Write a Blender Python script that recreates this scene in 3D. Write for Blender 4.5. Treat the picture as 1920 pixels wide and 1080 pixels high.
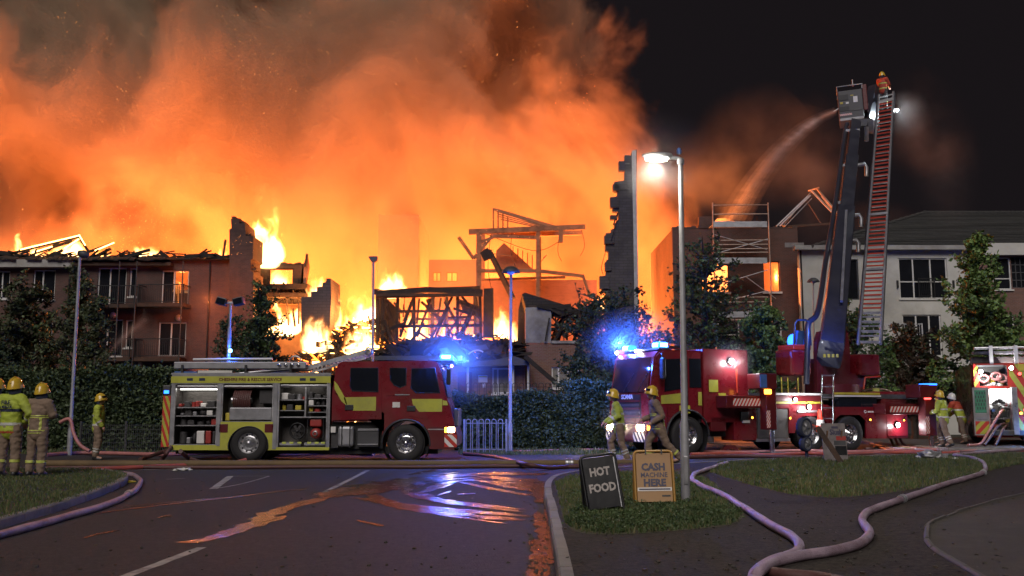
import bpy, bmesh, math, random
from math import radians, sin, cos, pi, atan, tan, sqrt, hypot
from mathutils import Vector, Matrix, noise as mnoise
R = random.Random(7)
scene = bpy.context.scene
for o in list(bpy.data.objects): bpy.data.objects.remove(o)

# ---------------------------------------------------------------- camera
F, CX, CY, HORIZON, CAMH = 1800.0, 960.0, 540.0, 768.0, 1.42
PITCH = atan((HORIZON - CY) / F)
cam_data = bpy.data.cameras.new("camera")
cam = bpy.data.objects.new("camera", cam_data)
scene.collection.objects.link(cam)
cam.location = (0, 0, CAMH)
cam.rotation_euler = (pi / 2 + PITCH, 0, 0)
cam_data.sensor_width = 36.0
cam_data.lens = 36.0 * F / 1920.0
cam_data.clip_start, cam_data.clip_end = 0.1, 3000
scene.camera = cam

# ---------------------------------------------------------------- night sky, glow of the town, exposure
world = bpy.data.worlds.new("World"); scene.world = world; world.use_nodes = True
bg = world.node_tree.nodes["Background"]
bg.inputs[0].default_value = (0.0070, 0.0056, 0.0066, 1); bg.inputs[1].default_value = 1.0
sun_data = bpy.data.lights.new("sun", 'SUN'); sun = bpy.data.objects.new("sun", sun_data)
scene.collection.objects.link(sun)
sun_data.energy, sun_data.angle, sun_data.color = 1.45, radians(35), (1.0, 0.92, 0.87)
sun.rotation_euler = (radians(50), 0, radians(-9))     # low, from behind the camera
vs = scene.view_settings
scene.display_settings.display_device = 'sRGB'
vs.view_transform, vs.look, vs.exposure, vs.gamma = 'Standard', 'None', 0.35, 1.0
vs.use_curve_mapping = False
cy = scene.cycles
cy.max_bounces, cy.diffuse_bounces, cy.glossy_bounces, cy.transmission_bounces = 6, 2, 3, 3
cy.volume_bounces, cy.transparent_max_bounces = 0, 12
cy.use_denoising = True
cy.use_adaptive_sampling, cy.adaptive_threshold = True, 0.03
cy.sample_clamp_indirect, cy.sample_clamp_direct = 3.0, 0.0
cy.caustics_reflective = cy.caustics_refractive = False

# ---------------------------------------------------------------- where things stand
cp, sp_ = cos(PITCH), sin(PITCH)
def ray(x, y):
    a, b = (x - CX) / F, (CY - y) / F
    return Vector((a, cp - b * sp_, sp_ + b * cp))
def G(x, y, z=0.0):                       # the point of height z seen at a place in the photograph
    d = ray(x, y); t = (z - CAMH) / d.z
    return Vector((d.x * t, d.y * t, z))
def Q(x, y, Y):                           # the point at distance Y
    d = ray(x, y); t = Y / d.y
    return Vector((d.x * t, Y, CAMH + d.z * t))
def XW(x, Y, y=620): return Q(x, y, Y).x
def ZW(y, Y): return Q(960, y, Y).z

# ---------------------------------------------------------------- mesh helpers
COL = scene.collection
MATS = {}
class MB:
    def __init__(s): s.v = []; s.f = []; s.m = []; s.mi = 0; s.sm = []
    def mat(s, i): s.mi = i; return s
    def add(s, vs, fs, smooth=False):
        n = len(s.v); s.v += [tuple(p) for p in vs]
        for f in fs: s.f.append([i + n for i in f]); s.m.append(s.mi); s.sm.append(smooth)
        return s
    def box(s, x0, x1, y0, y1, z0, z1, M=None):
        p = [(x, y, z) for z in (z0, z1) for y in (y0, y1) for x in (x0, x1)]
        if M is not None: p = [M @ Vector(q) for q in p]
        return s.add(p, [(0, 2, 3, 1), (4, 5, 7, 6), (0, 1, 5, 4), (2, 6, 7, 3), (0, 4, 6, 2), (1, 3, 7, 5)])
    def bbox(s, x0, x1, y0, y1, z0, z1, b=.02, M=None):       # bevelled box
        bm = bmesh.new(); bmesh.ops.create_cube(bm, size=1)
        for v in bm.verts:
            v.co = ((x0 + x1) / 2 + v.co.x * (x1 - x0), (y0 + y1) / 2 + v.co.y * (y1 - y0), (z0 + z1) / 2 + v.co.z * (z1 - z0))
        b = min(b, .45 * min(abs(x1 - x0), abs(y1 - y0), abs(z1 - z0)))
        bmesh.ops.bevel(bm, geom=list(bm.edges), offset=b, segments=2, affect='EDGES', profile=.5)
        return s.bm(bm, M)
    def bm(s, bm, M=None, smooth=False):
        bm.verts.index_update()
        vs = [(M @ v.co) if M is not None else v.co.copy() for v in bm.verts]
        s.add(vs, [[v.index for v in f.verts] for f in bm.faces], smooth); bm.free(); return s
    def bar(s, a, b, w, h=None, up=(0, 0, 1)):                # a square bar from a to b
        a, b = Vector(a), Vector(b); h = h or w; d = (b - a)
        if d.length < 1e-6: return s
        d.normalize(); u = Vector(up)
        if abs(d.dot(u)) > .98: u = Vector((0, 1, 0))
        r = d.cross(u).normalized(); u = r.cross(d)
        p = [e + r * (i * w / 2) + u * (j * h / 2) for e in (a, b) for i, j in ((-1, -1), (1, -1), (1, 1), (-1, 1))]
        return s.add(p, [(0, 1, 2, 3), (7, 6, 5, 4), (0, 4, 5, 1), (1, 5, 6, 2), (2, 6, 7, 3), (3, 7, 4, 0)])
    def cyl(s, a, b, r0, r1=None, n=12, caps=True, smooth=True):
        a, b = Vector(a), Vector(b); r1 = r0 if r1 is None else r1
        d = (b - a).normalized(); u = Vector((0, 0, 1)) if abs(d.z) < .9 else Vector((0, 1, 0))
        x = d.cross(u).normalized(); y = d.cross(x)
        p = [e + (x * cos(2 * pi * i / n) + y * sin(2 * pi * i / n)) * r for e, r in ((a, r0), (b, r1)) for i in range(n)]
        s.add(p, [(i, (i + 1) % n, n + (i + 1) % n, n + i) for i in range(n)], smooth)
        if caps: s.add(p, [list(range(n))[::-1], list(range(n, 2 * n))])
        return s
    def tube(s, pts, r, n=8, closed=False, smooth=True):
        pts = [Vector(p) for p in pts]; rings = []; N = len(pts); prev = None
        rr = r if isinstance(r, (list, tuple)) else [r] * N
        for i, p in enumerate(pts):
            t = (pts[(i + 1) % N] if (closed or i < N - 1) else p) - (pts[i - 1] if (closed or i > 0) else p)
            t.normalize()
            if prev is None:
                u = Vector((0, 0, 1)) if abs(t.z) < .9 else Vector((0, 1, 0)); x = t.cross(u).normalized()
            else:
                x = (prev - t * prev.dot(t)).normalized()
            prev = x; y = t.cross(x)
            rings.append([p + (x * cos(2 * pi * k / n) + y * sin(2 * pi * k / n)) * rr[i] for k in range(n)])
        fs = []; m = N if closed else N - 1
        for i in range(m):
            j = (i + 1) % N
            fs += [(i * n + k, i * n + (k + 1) % n, j * n + (k + 1) % n, j * n + k) for k in range(n)]
        s.add([p for q in rings for p in q], fs, smooth)
        if not closed: s.add(rings[0] + rings[-1], [list(range(n)), list(range(n, 2 * n))[::-1]])
        return s
    def prism(s, poly, lo, hi, ax='z', M=None):               # polygon pushed along an axis; poly in the two other axes
        n = len(poly); P = []
        for h in (lo, hi):
            for a, b in poly:
                q = {'z': (a, b, h), 'y': (a, h, b), 'x': (h, a, b)}[ax]
                P.append(M @ Vector(q) if M is not None else q)
        return s.add(P, [list(range(n))[::-1], list(range(n, 2 * n))] + [(i, (i + 1) % n, n + (i + 1) % n, n + i) for i in range(n)])
    def lathe(s, prof, c=(0, 0, 0), ax='z', n=20, smooth=True):   # prof: (radius, height)
        c = Vector(c); P = []
        for r, h in prof:
            for k in range(n):
                a, b = r * cos(2 * pi * k / n), r * sin(2 * pi * k / n)
                P.append(c + Vector({'z': (a, b, h), 'y': (a, h, b), 'x': (h, a, b)}[ax]))
        fs = [(i * n + k, i * n + (k + 1) % n, (i + 1) * n + (k + 1) % n, (i + 1) * n + k) for i in range(len(prof) - 1) for k in range(n)]
        return s.add(P, fs, smooth)
    def ball(s, c, r, n=10, m=7, M=None):
        rx, ry, rz = r if isinstance(r, (tuple, list)) else (r, r, r)
        prof = [(sin(pi * i / m), -cos(pi * i / m)) for i in range(m + 1)]
        P = []
        for a, h in prof:
            for k in range(n):
                q = Vector((rx * a * cos(2 * pi * k / n), ry * a * sin(2 * pi * k / n), rz * h))
                P.append(Vector(c) + (M @ q if M is not None else q))
        return s.add(P, [(i * n + k, i * n + (k + 1) % n, (i + 1) * n + (k + 1) % n, (i + 1) * n + k) for i in range(m) for k in range(n)], True)
    def quad(s, a, b, c, d): return s.add([a, b, c, d], [(0, 1, 2, 3)])
    def jitter(s, amt, rnd=R):
        s.v = [(x + rnd.uniform(-amt, amt), y + rnd.uniform(-amt, amt), z + rnd.uniform(-amt, amt)) for x, y, z in s.v]; return s
    def mesh(s, name):
        me = bpy.data.meshes.new(name); me.from_pydata(s.v, [], s.f)
        me.polygons.foreach_set('material_index', s.m); me.polygons.foreach_set('use_smooth', s.sm)
        me.update(); return me
    def build(s, name, mats, parent=None, loc=None, rot=None, fix=False):
        me = s.mesh(name)
        if fix:
            b = bmesh.new(); b.from_mesh(me); bmesh.ops.recalc_face_normals(b, faces=b.faces); b.to_mesh(me); b.free()
        return link(name, me, mats, parent, loc, rot)
def link(name, me, mats, parent=None, loc=None, rot=None):
    if mats is not None and not me.materials:
        for m in (mats if isinstance(mats, (list, tuple)) else [mats]): me.materials.append(MATS[m] if isinstance(m, str) else m)
    o = bpy.data.objects.new(name, me); COL.objects.link(o)
    if parent is not None: o.parent = parent
    if loc is not None: o.location = loc
    if rot is not None: o.rotation_euler = rot
    return o
def tag(o, label, cat=None, group=None, kind=None):
    if label: o["label"] = label
    if cat: o["category"] = cat
    if group: o["group"] = group
    if kind: o["kind"] = kind
    return o
def thing(name, label, cat, loc=(0, 0, 0), rz=0, group=None):
    o = bpy.data.objects.new(name, None); COL.objects.link(o)
    o.empty_display_size = .2; o.location = loc; o.rotation_euler = (0, 0, rz)
    return tag(o, label, cat, group)
def struct(o): o["kind"] = "structure"; return o
def copy_tree(o, parent=None):
    c = o.copy(); COL.objects.link(c); c.parent = parent
    for ch in list(o.children): copy_tree(ch, c)
    return c
def spline(pts, n=8, closed=False):       # Catmull-Rom through points
    pts = [Vector(p) for p in pts]; N = len(pts); out = []
    rng = range(N if closed else N - 1)
    for i in rng:
        p0, p1, p2, p3 = (pts[(i + k) % N] if closed else pts[min(max(i + k, 0), N - 1)] for k in (-1, 0, 1, 2))
        for j in range(n):
            t = j / n
            out.append(.5 * ((2 * p1) + (p2 - p0) * t + (2 * p0 - 5 * p1 + 4 * p2 - p3) * t * t + (3 * p1 - p0 - 3 * p2 + p3) * t ** 3))
    if not closed: out.append(pts[-1])
    return out

# ---------------------------------------------------------------- materials
def nodes(name):
    m = bpy.data.materials.new(name); m.use_nodes = True; nt = m.node_tree
    MATS[name] = m
    return m, nt, nt.nodes["Principled BSDF"]
def N(nt, t, **kw):
    n = nt.nodes.new(t)
    for k, v in kw.items():
        if k.startswith('_'): n.inputs[k[1:].replace('_', ' ')].default_value = v
        else: setattr(n, k, v)
    return n
def pbr(name, col, rough=.6, metal=0.0, var=.25, scale=6.0, bump=.15, spec=.5, coat=0.0, dirt=None, dirt_amt=.5, coords='Object', bscale=None, detail=6, trans=0.0):
    """a plain surface with uneven colour, fine relief and optional dirt patches"""
    m, nt, b = nodes(name); L = nt.links
    tc = N(nt, 'ShaderNodeTexCoord'); src = tc.outputs[coords]
    nz = N(nt, 'ShaderNodeTexNoise', _Scale=scale, _Detail=detail, _Roughness=.65); L.new(src, nz.inputs['Vector'])
    ramp = N(nt, 'ShaderNodeMapRange', _From_Min=.25, _From_Max=.75, _To_Min=1 - var, _To_Max=1 + var); L.new(nz.outputs[0], ramp.inputs[0])
    mul = N(nt, 'ShaderNodeMix', data_type='RGBA', blend_type='MULTIPLY'); mul.inputs[0].default_value = 1
    mul.inputs[6].default_value = (*col, 1)
    cmb = N(nt, 'ShaderNodeCombineColor')
    for i in range(3): L.new(ramp.outputs[0], cmb.inputs[i])
    L.new(cmb.outputs[0], mul.inputs[7]); out = mul.outputs[2]
    if dirt:
        n2 = N(nt, 'ShaderNodeTexNoise', _Scale=scale * .35, _Detail=8, _Roughness=.7); L.new(src, n2.inputs['Vector'])
        r2 = N(nt, 'ShaderNodeMapRange', _From_Min=.48, _From_Max=.68, _To_Min=0, _To_Max=dirt_amt); L.new(n2.outputs[0], r2.inputs[0])
        mx = N(nt, 'ShaderNodeMix', data_type='RGBA'); L.new(r2.outputs[0], mx.inputs[0]); L.new(out, mx.inputs[6]); mx.inputs[7].default_value = (*dirt, 1)
        out = mx.outputs[2]
    L.new(out, b.inputs['Base Color'])
    rr = N(nt, 'ShaderNodeMapRange', _From_Min=.3, _From_Max=.7, _To_Min=max(.02, rough - .1), _To_Max=min(1, rough + .1)); L.new(nz.outputs[0], rr.inputs[0])
    L.new(rr.outputs[0], b.inputs['Roughness'])
    b.inputs['Metallic'].default_value = metal; b.inputs['Specular IOR Level'].default_value = spec
    b.inputs['Coat Weight'].default_value = coat
    if trans: b.inputs['Transmission Weight'].default_value = trans
    if bump:
        n3 = N(nt, 'ShaderNodeTexNoise', _Scale=bscale or scale * 6, _Detail=4); L.new(src, n3.inputs['Vector'])
        bp = N(nt, 'ShaderNodeBump', _Strength=bump, _Distance=.02); L.new(n3.outputs[0], bp.inputs['Height']); L.new(bp.outputs[0], b.inputs['Normal'])
    return m
def emit(name, col, strength, base=None):
    m, nt, b = nodes(name)
    b.inputs['Base Color'].default_value = (*(base or col), 1)
    b.inputs['Emission Color'].default_value = (*col, 1); b.inputs['Emission Strength'].default_value = strength
    return m
def lamp(name, kind, loc, energy, col, parent=None, r=.05, rot=None, **kw):
    d = bpy.data.lights.new(name, kind); d.energy = energy; d.color = col
    if kind in ('POINT', 'SPOT'): d.shadow_soft_size = 0.0 if 'glow' in name or 'halo' in name else r
    for k, v in kw.items(): setattr(d, k, v)
    o = bpy.data.objects.new(name, d); COL.objects.link(o); o.location = loc
    if rot is not None: o.rotation_euler = rot
    if parent is not None: o.parent = parent
    return o
# ---------------------------------------------------------------- surfaces
pbr('asphalt', (.052, .045, .045), .74, spec=.22, var=.9, scale=20, detail=9, bump=.8, bscale=55, dirt=(.085, .074, .068), dirt_amt=.55, coords='Object')
pbr('path_asphalt', (.046, .039, .036), .9, spec=.12, var=.9, scale=22, detail=9, bump=.8, bscale=45, dirt=(.07, .058, .048), dirt_amt=.7)
pbr('gravel_asphalt', (.055, .046, .040), .85, var=.5, scale=9, bump=.9, bscale=60, dirt=(.09, .075, .06), dirt_amt=.6)
pbr('pavement', (.10, .09, .085), .75, var=.3, scale=1.5, bump=.4, bscale=40, dirt=(.05, .045, .04))
pbr('kerb', (.22, .20, .18), .8, var=.25, scale=3, bump=.4, bscale=50, dirt=(.09, .085, .07), dirt_amt=.7)
pbr('soil', (.045, .042, .022), .95, var=.5, scale=3, bump=.6, bscale=30, dirt=(.06, .045, .03), dirt_amt=.7)
pbr('paint_line', (.34, .32, .30), .7, var=.35, scale=8, bump=.4, bscale=60, dirt=(.06, .055, .05), dirt_amt=.9)
pbr('terrain', (.03, .032, .022), .95, var=.4, scale=.3, bump=.2)
for nm, c in (('grass_a', (.058, .088, .026)), ('grass_b', (.120, .112, .050)), ('weed', (.050, .080, .028)), ('hedge_leaf', (.045, .068, .028)), ('hedge_leaf_light', (.075, .105, .045)),
              ('leaf_dark', (.042, .060, .028)), ('leaf_mid', (.075, .125, .038)), ('leaf_bright', (.13, .21, .055)), ('conifer', (.062, .070, .032)), ('leaf_brown', (.060, .042, .030))):
    pbr(nm, c, .55, var=.45, scale=2.2, bump=0, spec=.4)
pbr('bark', (.07, .055, .045), .9, var=.4, scale=9, bump=.6)
def wet():
    m, nt, b = nodes('wet_asphalt'); L = nt.links
    tc = N(nt, 'ShaderNodeTexCoord')
    n1 = N(nt, 'ShaderNodeTexNoise', _Scale=2.6, _Detail=7, _Roughness=.7); L.new(tc.outputs['Object'], n1.inputs[0])
    r = N(nt, 'ShaderNodeMapRange', _From_Min=.40, _From_Max=.60, _To_Min=.09, _To_Max=.28); L.new(n1.outputs[0], r.inputs[0]); L.new(r.outputs[0], b.inputs['Roughness'])
    n2 = N(nt, 'ShaderNodeTexNoise', _Scale=60, _Detail=3); L.new(tc.outputs['Object'], n2.inputs[0])
    bp = N(nt, 'ShaderNodeBump', _Strength=.34, _Distance=.01); L.new(n2.outputs[0], bp.inputs['Height']); L.new(bp.outputs[0], b.inputs['Normal'])
    b.inputs['Base Color'].default_value = (.03, .026, .026, 1); b.inputs['IOR'].default_value = 1.33
    b.inputs['Specular IOR Level'].default_value = .8
    at = N(nt, 'ShaderNodeAttribute', attribute_name='wet'); n3 = N(nt, 'ShaderNodeTexNoise', _Scale=7.0, _Detail=6, _Roughness=.7)
    mp = N(nt, 'ShaderNodeMapping'); mp.inputs['Scale'].default_value = (1, 1, 1); L.new(tc.outputs['Object'], mp.inputs[0]); L.new(mp.outputs[0], n3.inputs[0])
    ad = N(nt, 'ShaderNodeMath', operation='MULTIPLY_ADD'); L.new(n3.outputs[0], ad.inputs[0]); ad.inputs[1].default_value = 1.5; L.new(at.outputs['Fac'], ad.inputs[2])
    fr = N(nt, 'ShaderNodeMapRange', interpolation_type='SMOOTHSTEP', _From_Min=.78, _From_Max=1.35, _To_Min=0, _To_Max=.95); L.new(ad.outputs[0], fr.inputs[0])
    tr = N(nt, 'ShaderNodeBsdfTransparent'); mx = N(nt, 'ShaderNodeMixShader'); L.new(fr.outputs[0], mx.inputs[0]); L.new(tr.outputs[0], mx.inputs[1]); L.new(b.outputs[0], mx.inputs[2]); L.new(mx.outputs[0], nt.nodes['Material Output'].inputs['Surface'])
wet()
def brick(name, c1, c2, mortar, sc=1.0, rough=.85, char=None, char_amt=.6):
    m, nt, b = nodes(name); L = nt.links
    tc = N(nt, 'ShaderNodeTexCoord'); sep = N(nt, 'ShaderNodeSeparateXYZ'); L.new(tc.outputs['Object'], sep.inputs[0])
    add = N(nt, 'ShaderNodeMath', operation='ADD'); L.new(sep.outputs[0], add.inputs[0]); L.new(sep.outputs[1], add.inputs[1])
    cmb = N(nt, 'ShaderNodeCombineXYZ'); L.new(add.outputs[0], cmb.inputs[0]); L.new(sep.outputs[2], cmb.inputs[1])
    bt = N(nt, 'ShaderNodeTexBrick', _Scale=1.0, _Mortar_Size=.008 * sc, _Brick_Width=.225 * sc, _Row_Height=.075 * sc, _Bias=-.1)
    bt.inputs['Color1'].default_value = (*c1, 1); bt.inputs['Color2'].default_value = (*c2, 1); bt.inputs['Mortar'].default_value = (*mortar, 1)
    L.new(cmb.outputs[0], bt.inputs['Vector']); out = bt.outputs[0]
    nz = N(nt, 'ShaderNodeTexNoise', _Scale=.5, _Detail=7, _Roughness=.7); L.new(tc.outputs['Object'], nz.inputs[0])
    if char:
        r2 = N(nt, 'ShaderNodeMapRange', _From_Min=.42, _From_Max=.66, _To_Min=0, _To_Max=char_amt); L.new(nz.outputs[0], r2.inputs[0])
        mx = N(nt, 'ShaderNodeMix', data_type='RGBA'); L.new(r2.outputs[0], mx.inputs[0]); L.new(out, mx.inputs[6]); mx.inputs[7].default_value = (*char, 1); out = mx.outputs[2]
    L.new(out, b.inputs['Base Color']); b.inputs['Roughness'].default_value = rough
    bp = N(nt, 'ShaderNodeBump', _Strength=.5, _Distance=.012, invert=True); L.new(bt.outputs['Fac'], bp.inputs['Height']); L.new(bp.outputs[0], b.inputs['Normal'])
brick('brick', (.120, .050, .038), (.085, .038, .032), (.11, .095, .08), char=(.03, .024, .022), char_amt=.45)
brick('brick_burnt', (.10, .055, .045), (.07, .042, .038), (.09, .08, .07), char=(.022, .018, .018), char_amt=.75)
brick('brick_pale', (.22, .10, .075), (.17, .08, .06), (.2, .17, .15), char=(.07, .045, .04), char_amt=.4)
brick('block_work', (.080, .072, .085), (.062, .056, .068), (.05, .045, .05), sc=2.2, char=(.03, .026, .03), char_amt=.7)
brick('roof_tile', (.055, .054, .052), (.042, .042, .04), (.012, .012, .012), sc=2.0, rough=.75)
brick('roof_tile_burnt', (.05, .035, .03), (.03, .024, .022), (.01, .01, .01), sc=2.0, rough=.8, char=(.012, .01, .01), char_amt=.8)
pbr('render_white', (.52, .51, .47), .85, var=.14, scale=.6, bump=.2, bscale=40, dirt=(.25, .235, .21), dirt_amt=.6)
pbr('render_soot', (.30, .29, .29), .85, var=.3, scale=.8, bump=.2, bscale=40, dirt=(.06, .05, .05), dirt_amt=.8)
pbr('white_frame', (.62, .61, .58), .45, var=.1, scale=3, bump=0, dirt=(.35, .33, .3), dirt_amt=.4)
pbr('fascia', (.34, .33, .31), .7, var=.2, scale=2, bump=.1, dirt=(.15, .13, .12), dirt_amt=.6)
pbr('char', (.020, .015, .013), .85, var=.6, scale=7, bump=.8, bscale=25, dirt=(.06, .05, .045), dirt_amt=.5)
pbr('char_brown', (.060, .034, .022), .85, var=.5, scale=5, bump=.6, bscale=25, dirt=(.018, .013, .012), dirt_amt=.8)
pbr('timber', (.22, .12, .07), .8, var=.35, scale=4, bump=.4, dirt=(.05, .03, .02), dirt_amt=.7)
pbr('ply', (.30, .17, .10), .8, var=.3, scale=1.5, bump=.2, dirt=(.06, .035, .025), dirt_amt=.7)
pbr('room', (.30, .26, .22), .9, var=.2, scale=1, bump=0)
pbr('room_shade', (.05, .045, .045), .9, var=.2, scale=1, bump=0)  # darker copy of the room wall, an unlit interior's shade as colour
pbr('glass_dark', (.012, .013, .016), .06, var=.2, scale=2, bump=.04, bscale=3, spec=.6)
pbr('curtain', (.20, .19, .17), .9, var=.3, scale=5, bump=.3)
pbr('galv', (.42, .42, .44), .45, .7, var=.2, scale=5, bump=.1, dirt=(.2, .2, .2), dirt_amt=.4)
pbr('pole_grey', (.30, .30, .32), .5, .3, var=.2, scale=3, bump=.1, dirt=(.15, .14, .13), dirt_amt=.5)
pbr('iron_black', (.02, .02, .022), .5, .4, var=.2, scale=4, bump=.1)
pbr('iron_white', (.5, .5, .52), .5, .1, var=.2, scale=4, bump=.1)
pbr('scaf_steel', (.45, .36, .30), .45, .6, var=.3, scale=6, bump=.2, dirt=(.25, .12, .06), dirt_amt=.7)
pbr('scaf_board', (.36, .34, .30), .8, var=.3, scale=3, bump=.3, dirt=(.15, .12, .09), dirt_amt=.5)
# vehicles
pbr('red_paint', (.165, .008, .015), .30, var=.12, scale=2, bump=.03, bscale=3, coat=.5, dirt=(.10, .035, .03), dirt_amt=.6)
pbr('red_dark', (.10, .008, .011), .4, var=.12, scale=2, bump=0, coat=.2, dirt=(.07, .02, .02), dirt_amt=.5)
pbr('red_orange', (.42, .035, .015), .35, var=.1, scale=2, bump=0, coat=.3)
pbr('yellow_vinyl', (.42, .42, .05), .5, var=.12, scale=3, bump=0, dirt=(.22, .20, .07), dirt_amt=.6)
pbr('red_vinyl', (.45, .030, .02), .5, var=.08, scale=3, bump=0)
pbr('white_vinyl', (.66, .64, .62), .45, var=.06, scale=3, bump=0, dirt=(.4, .38, .36), dirt_amt=.4)
pbr('black_plastic', (.018, .018, .02), .5, var=.2, scale=5, bump=.05)
pbr('dark_grey', (.06, .06, .065), .5, .2, var=.2, scale=3, bump=.05, dirt=(.10, .095, .09), dirt_amt=.4)
pbr('boom_paint', (.030, .031, .045), .38, .1, var=.15, scale=1.5, bump=0, coat=.2, dirt=(.06, .06, .07), dirt_amt=.4)
pbr('alu', (.55, .55, .57), .35, .85, var=.15, scale=4, bump=.1, dirt=(.3, .3, .3), dirt_amt=.4)
pbr('alu_dull', (.30, .30, .32), .5, .6, var=.2, scale=4, bump=.1, dirt=(.14, .14, .14), dirt_amt=.5)
pbr('shutter_inside', (.11, .10, .095), .6, .2, var=.2, scale=3, bump=.05, dirt=(.1, .09, .08), dirt_amt=.5)
pbr('chrome', (.72, .72, .74), .2, 1.0, var=.1, scale=5, bump=0, dirt=(.25, .22, .2), dirt_amt=.4)
pbr('rubber', (.014, .013, .014), .75, var=.3, scale=8, bump=.3)
pbr('cab_glass', (.010, .012, .018), .05, var=.1, scale=2, bump=0, spec=.8)
pbr('kit_dark', (.035, .033, .035), .6, var=.4, scale=9, bump=.3)
pbr('kit_red', (.30, .03, .025), .5, var=.2, scale=6, bump=.1)
pbr('kit_yellow', (.45, .36, .04), .5, var=.2, scale=6, bump=.1)
pbr('kit_green', (.05, .22, .12), .6, var=.3, scale=12, bump=.1)
pbr('kit_blue', (.05, .12, .35), .5, var=.2, scale=6, bump=.1)
# hoses
pbr('hose_red', (.40, .085, .06), .55, var=.2, scale=5, bump=.35, bscale=70, dirt=(.20, .06, .05), dirt_amt=.6)
pbr('hose_pink', (.42, .17, .16), .5, var=.2, scale=4, bump=.35, bscale=70, dirt=(.24, .09, .09), dirt_amt=.6)
pbr('hose_dark', (.085, .032, .030), .5, var=.3, scale=4, bump=.35, bscale=70)
pbr('hose_lilac', (.34, .25, .31), .40, var=.3, scale=6, bump=.8, bscale=90, dirt=(.13, .07, .08), dirt_amt=.85)
pbr('hose_brown', (.135, .088, .040), .75, var=.3, scale=3, bump=.35, bscale=60, dirt=(.07, .045, .025), dirt_amt=.6)
# people
pbr('skin', (.38, .22, .16), .55, var=.1, scale=10, bump=0)
pbr('tunic_tan', (.20, .14, .10), .85, var=.25, scale=5, bump=.5, bscale=22, dirt=(.11, .08, .06), dirt_amt=.5)
pbr('hi_vis', (.36, .43, .045), .7, var=.25, scale=5, bump=.4, bscale=22, dirt=(.16, .17, .05), dirt_amt=.6)
pbr('tunic_red', (.40, .06, .03), .75, var=.2, scale=5, bump=.4, bscale=22)
pbr('helmet_yellow', (.55, .36, .035), .28, var=.1, scale=5, bump=0, coat=.5, dirt=(.34, .2, .03), dirt_amt=.4)
pbr('helmet_white', (.62, .62, .60), .28, var=.06, scale=5, bump=0, coat=.5)
pbr('silver_tape', (.60, .60, .56), .4, .2, var=.15, scale=8, bump=.1)
pbr('lime_tape', (.50, .55, .12), .45, var=.15, scale=8, bump=.1)
pbr('navy', (.025, .03, .06), .8, var=.2, scale=8, bump=.2)
pbr('boot_black', (.02, .02, .022), .45, var=.3, scale=8, bump=.1)
# things that give off light
emit('lamp_white', (1.0, .96, .84), 30); emit('scene_light', (.93, .96, 1.0), 34); emit('head_light', (1.0, .80, .48), 38)
emit('blue_beacon', (.015, .12, 1.0), 5); emit('blue_core', (.12, .42, 1.0), 14); emit('amber_light', (1.0, .33, .03), 7); emit('red_light', (1.0, .06, .05), 5)
emit('locker_strip', (1.0, .97, .9), 5)
emit('ember', (1.0, .24, .03), 3.2); emit('ember_hot', (1.0, .50, .14), 9)
# ---------------------------------------------------------------- ground, road, verges
KZ = .11
struct(MB().quad((-900, -60, -.03), (900, -60, -.03), (900, 1600, -.03), (-900, 1600, -.03)).build('ground', 'terrain'))
struct(MB().quad((-60, -8, 0), (60, -8, 0), (60, 41, 0), (-60, 41, 0)).build('road', 'asphalt'))
def in_poly(p, poly):
    c = False; n = len(poly)
    for i in range(n):
        (x1, y1), (x2, y2) = poly[i], poly[i - 1]
        if (y1 > p[1]) != (y2 > p[1]) and p[0] < (x2 - x1) * (p[1] - y1) / (y2 - y1) + x1: c = not c
    return c
def sheet(name, poly, z, mat, parent=None, base=None):
    bm = bmesh.new(); vs = [bm.verts.new((x, y, z)) for x, y in poly]; f = bm.faces.new(vs)
    if f.normal.z < 0 or (bm.normal_update() or f.normal.z < 0): f.normal_flip()
    bmesh.ops.triangulate(bm, faces=[f])
    mb = MB(); mb.bm(bm)
    if base is not None: mb.prism(poly, base, z - .002, 'z')
    return mb.build(name, mat, parent, fix=False)
def blades(name, poly, z, count, mats, h=(.03, .09), w=.006, parent=None, rnd=None, lean=.5, bump=0.0):
    rnd = rnd or random.Random(11); xs = [p[0] for p in poly]; ys = [p[1] for p in poly]; mb = MB(); k = 0
    while k < count:
        x, y = rnd.uniform(min(xs), max(xs)), rnd.uniform(min(ys), max(ys))
        if not in_poly((x, y), poly): continue
        k += 1; d = mnoise.noise(Vector((x * 1.3, y * 1.3, 3))); d2 = mnoise.noise(Vector((x * 5, y * 5, 9)))
        if d2 < -.28 and rnd.random() < .8: continue
        hh = rnd.uniform(*h) * (1 + .7 * d); a = rnd.uniform(0, 2 * pi); b = rnd.uniform(0, 2 * pi)
        ww = w * rnd.uniform(.6, 1.5); l = hh * lean * rnd.uniform(0, 1.2)
        dx, dy = cos(a) * ww, sin(a) * ww; zz = z + bump * max(0, d)
        mb.mat(0 if rnd.random() < .6 else 1)
        mx, my = x + cos(b) * l * .35, y + sin(b) * l * .35
        mb.add([(x - dx, y - dy, zz - .01), (x + dx, y + dy, zz - .01), (mx + dx * .7, my + dy * .7, zz + hh * .6), (mx - dx * .7, my - dy * .7, zz + hh * .6), (x + cos(b) * l, y + sin(b) * l, zz + hh)], [(0, 1, 2, 3), (3, 2, 4)])
    o = mb.build(name, mats, parent); o["kind"] = "stuff"; return o
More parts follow.
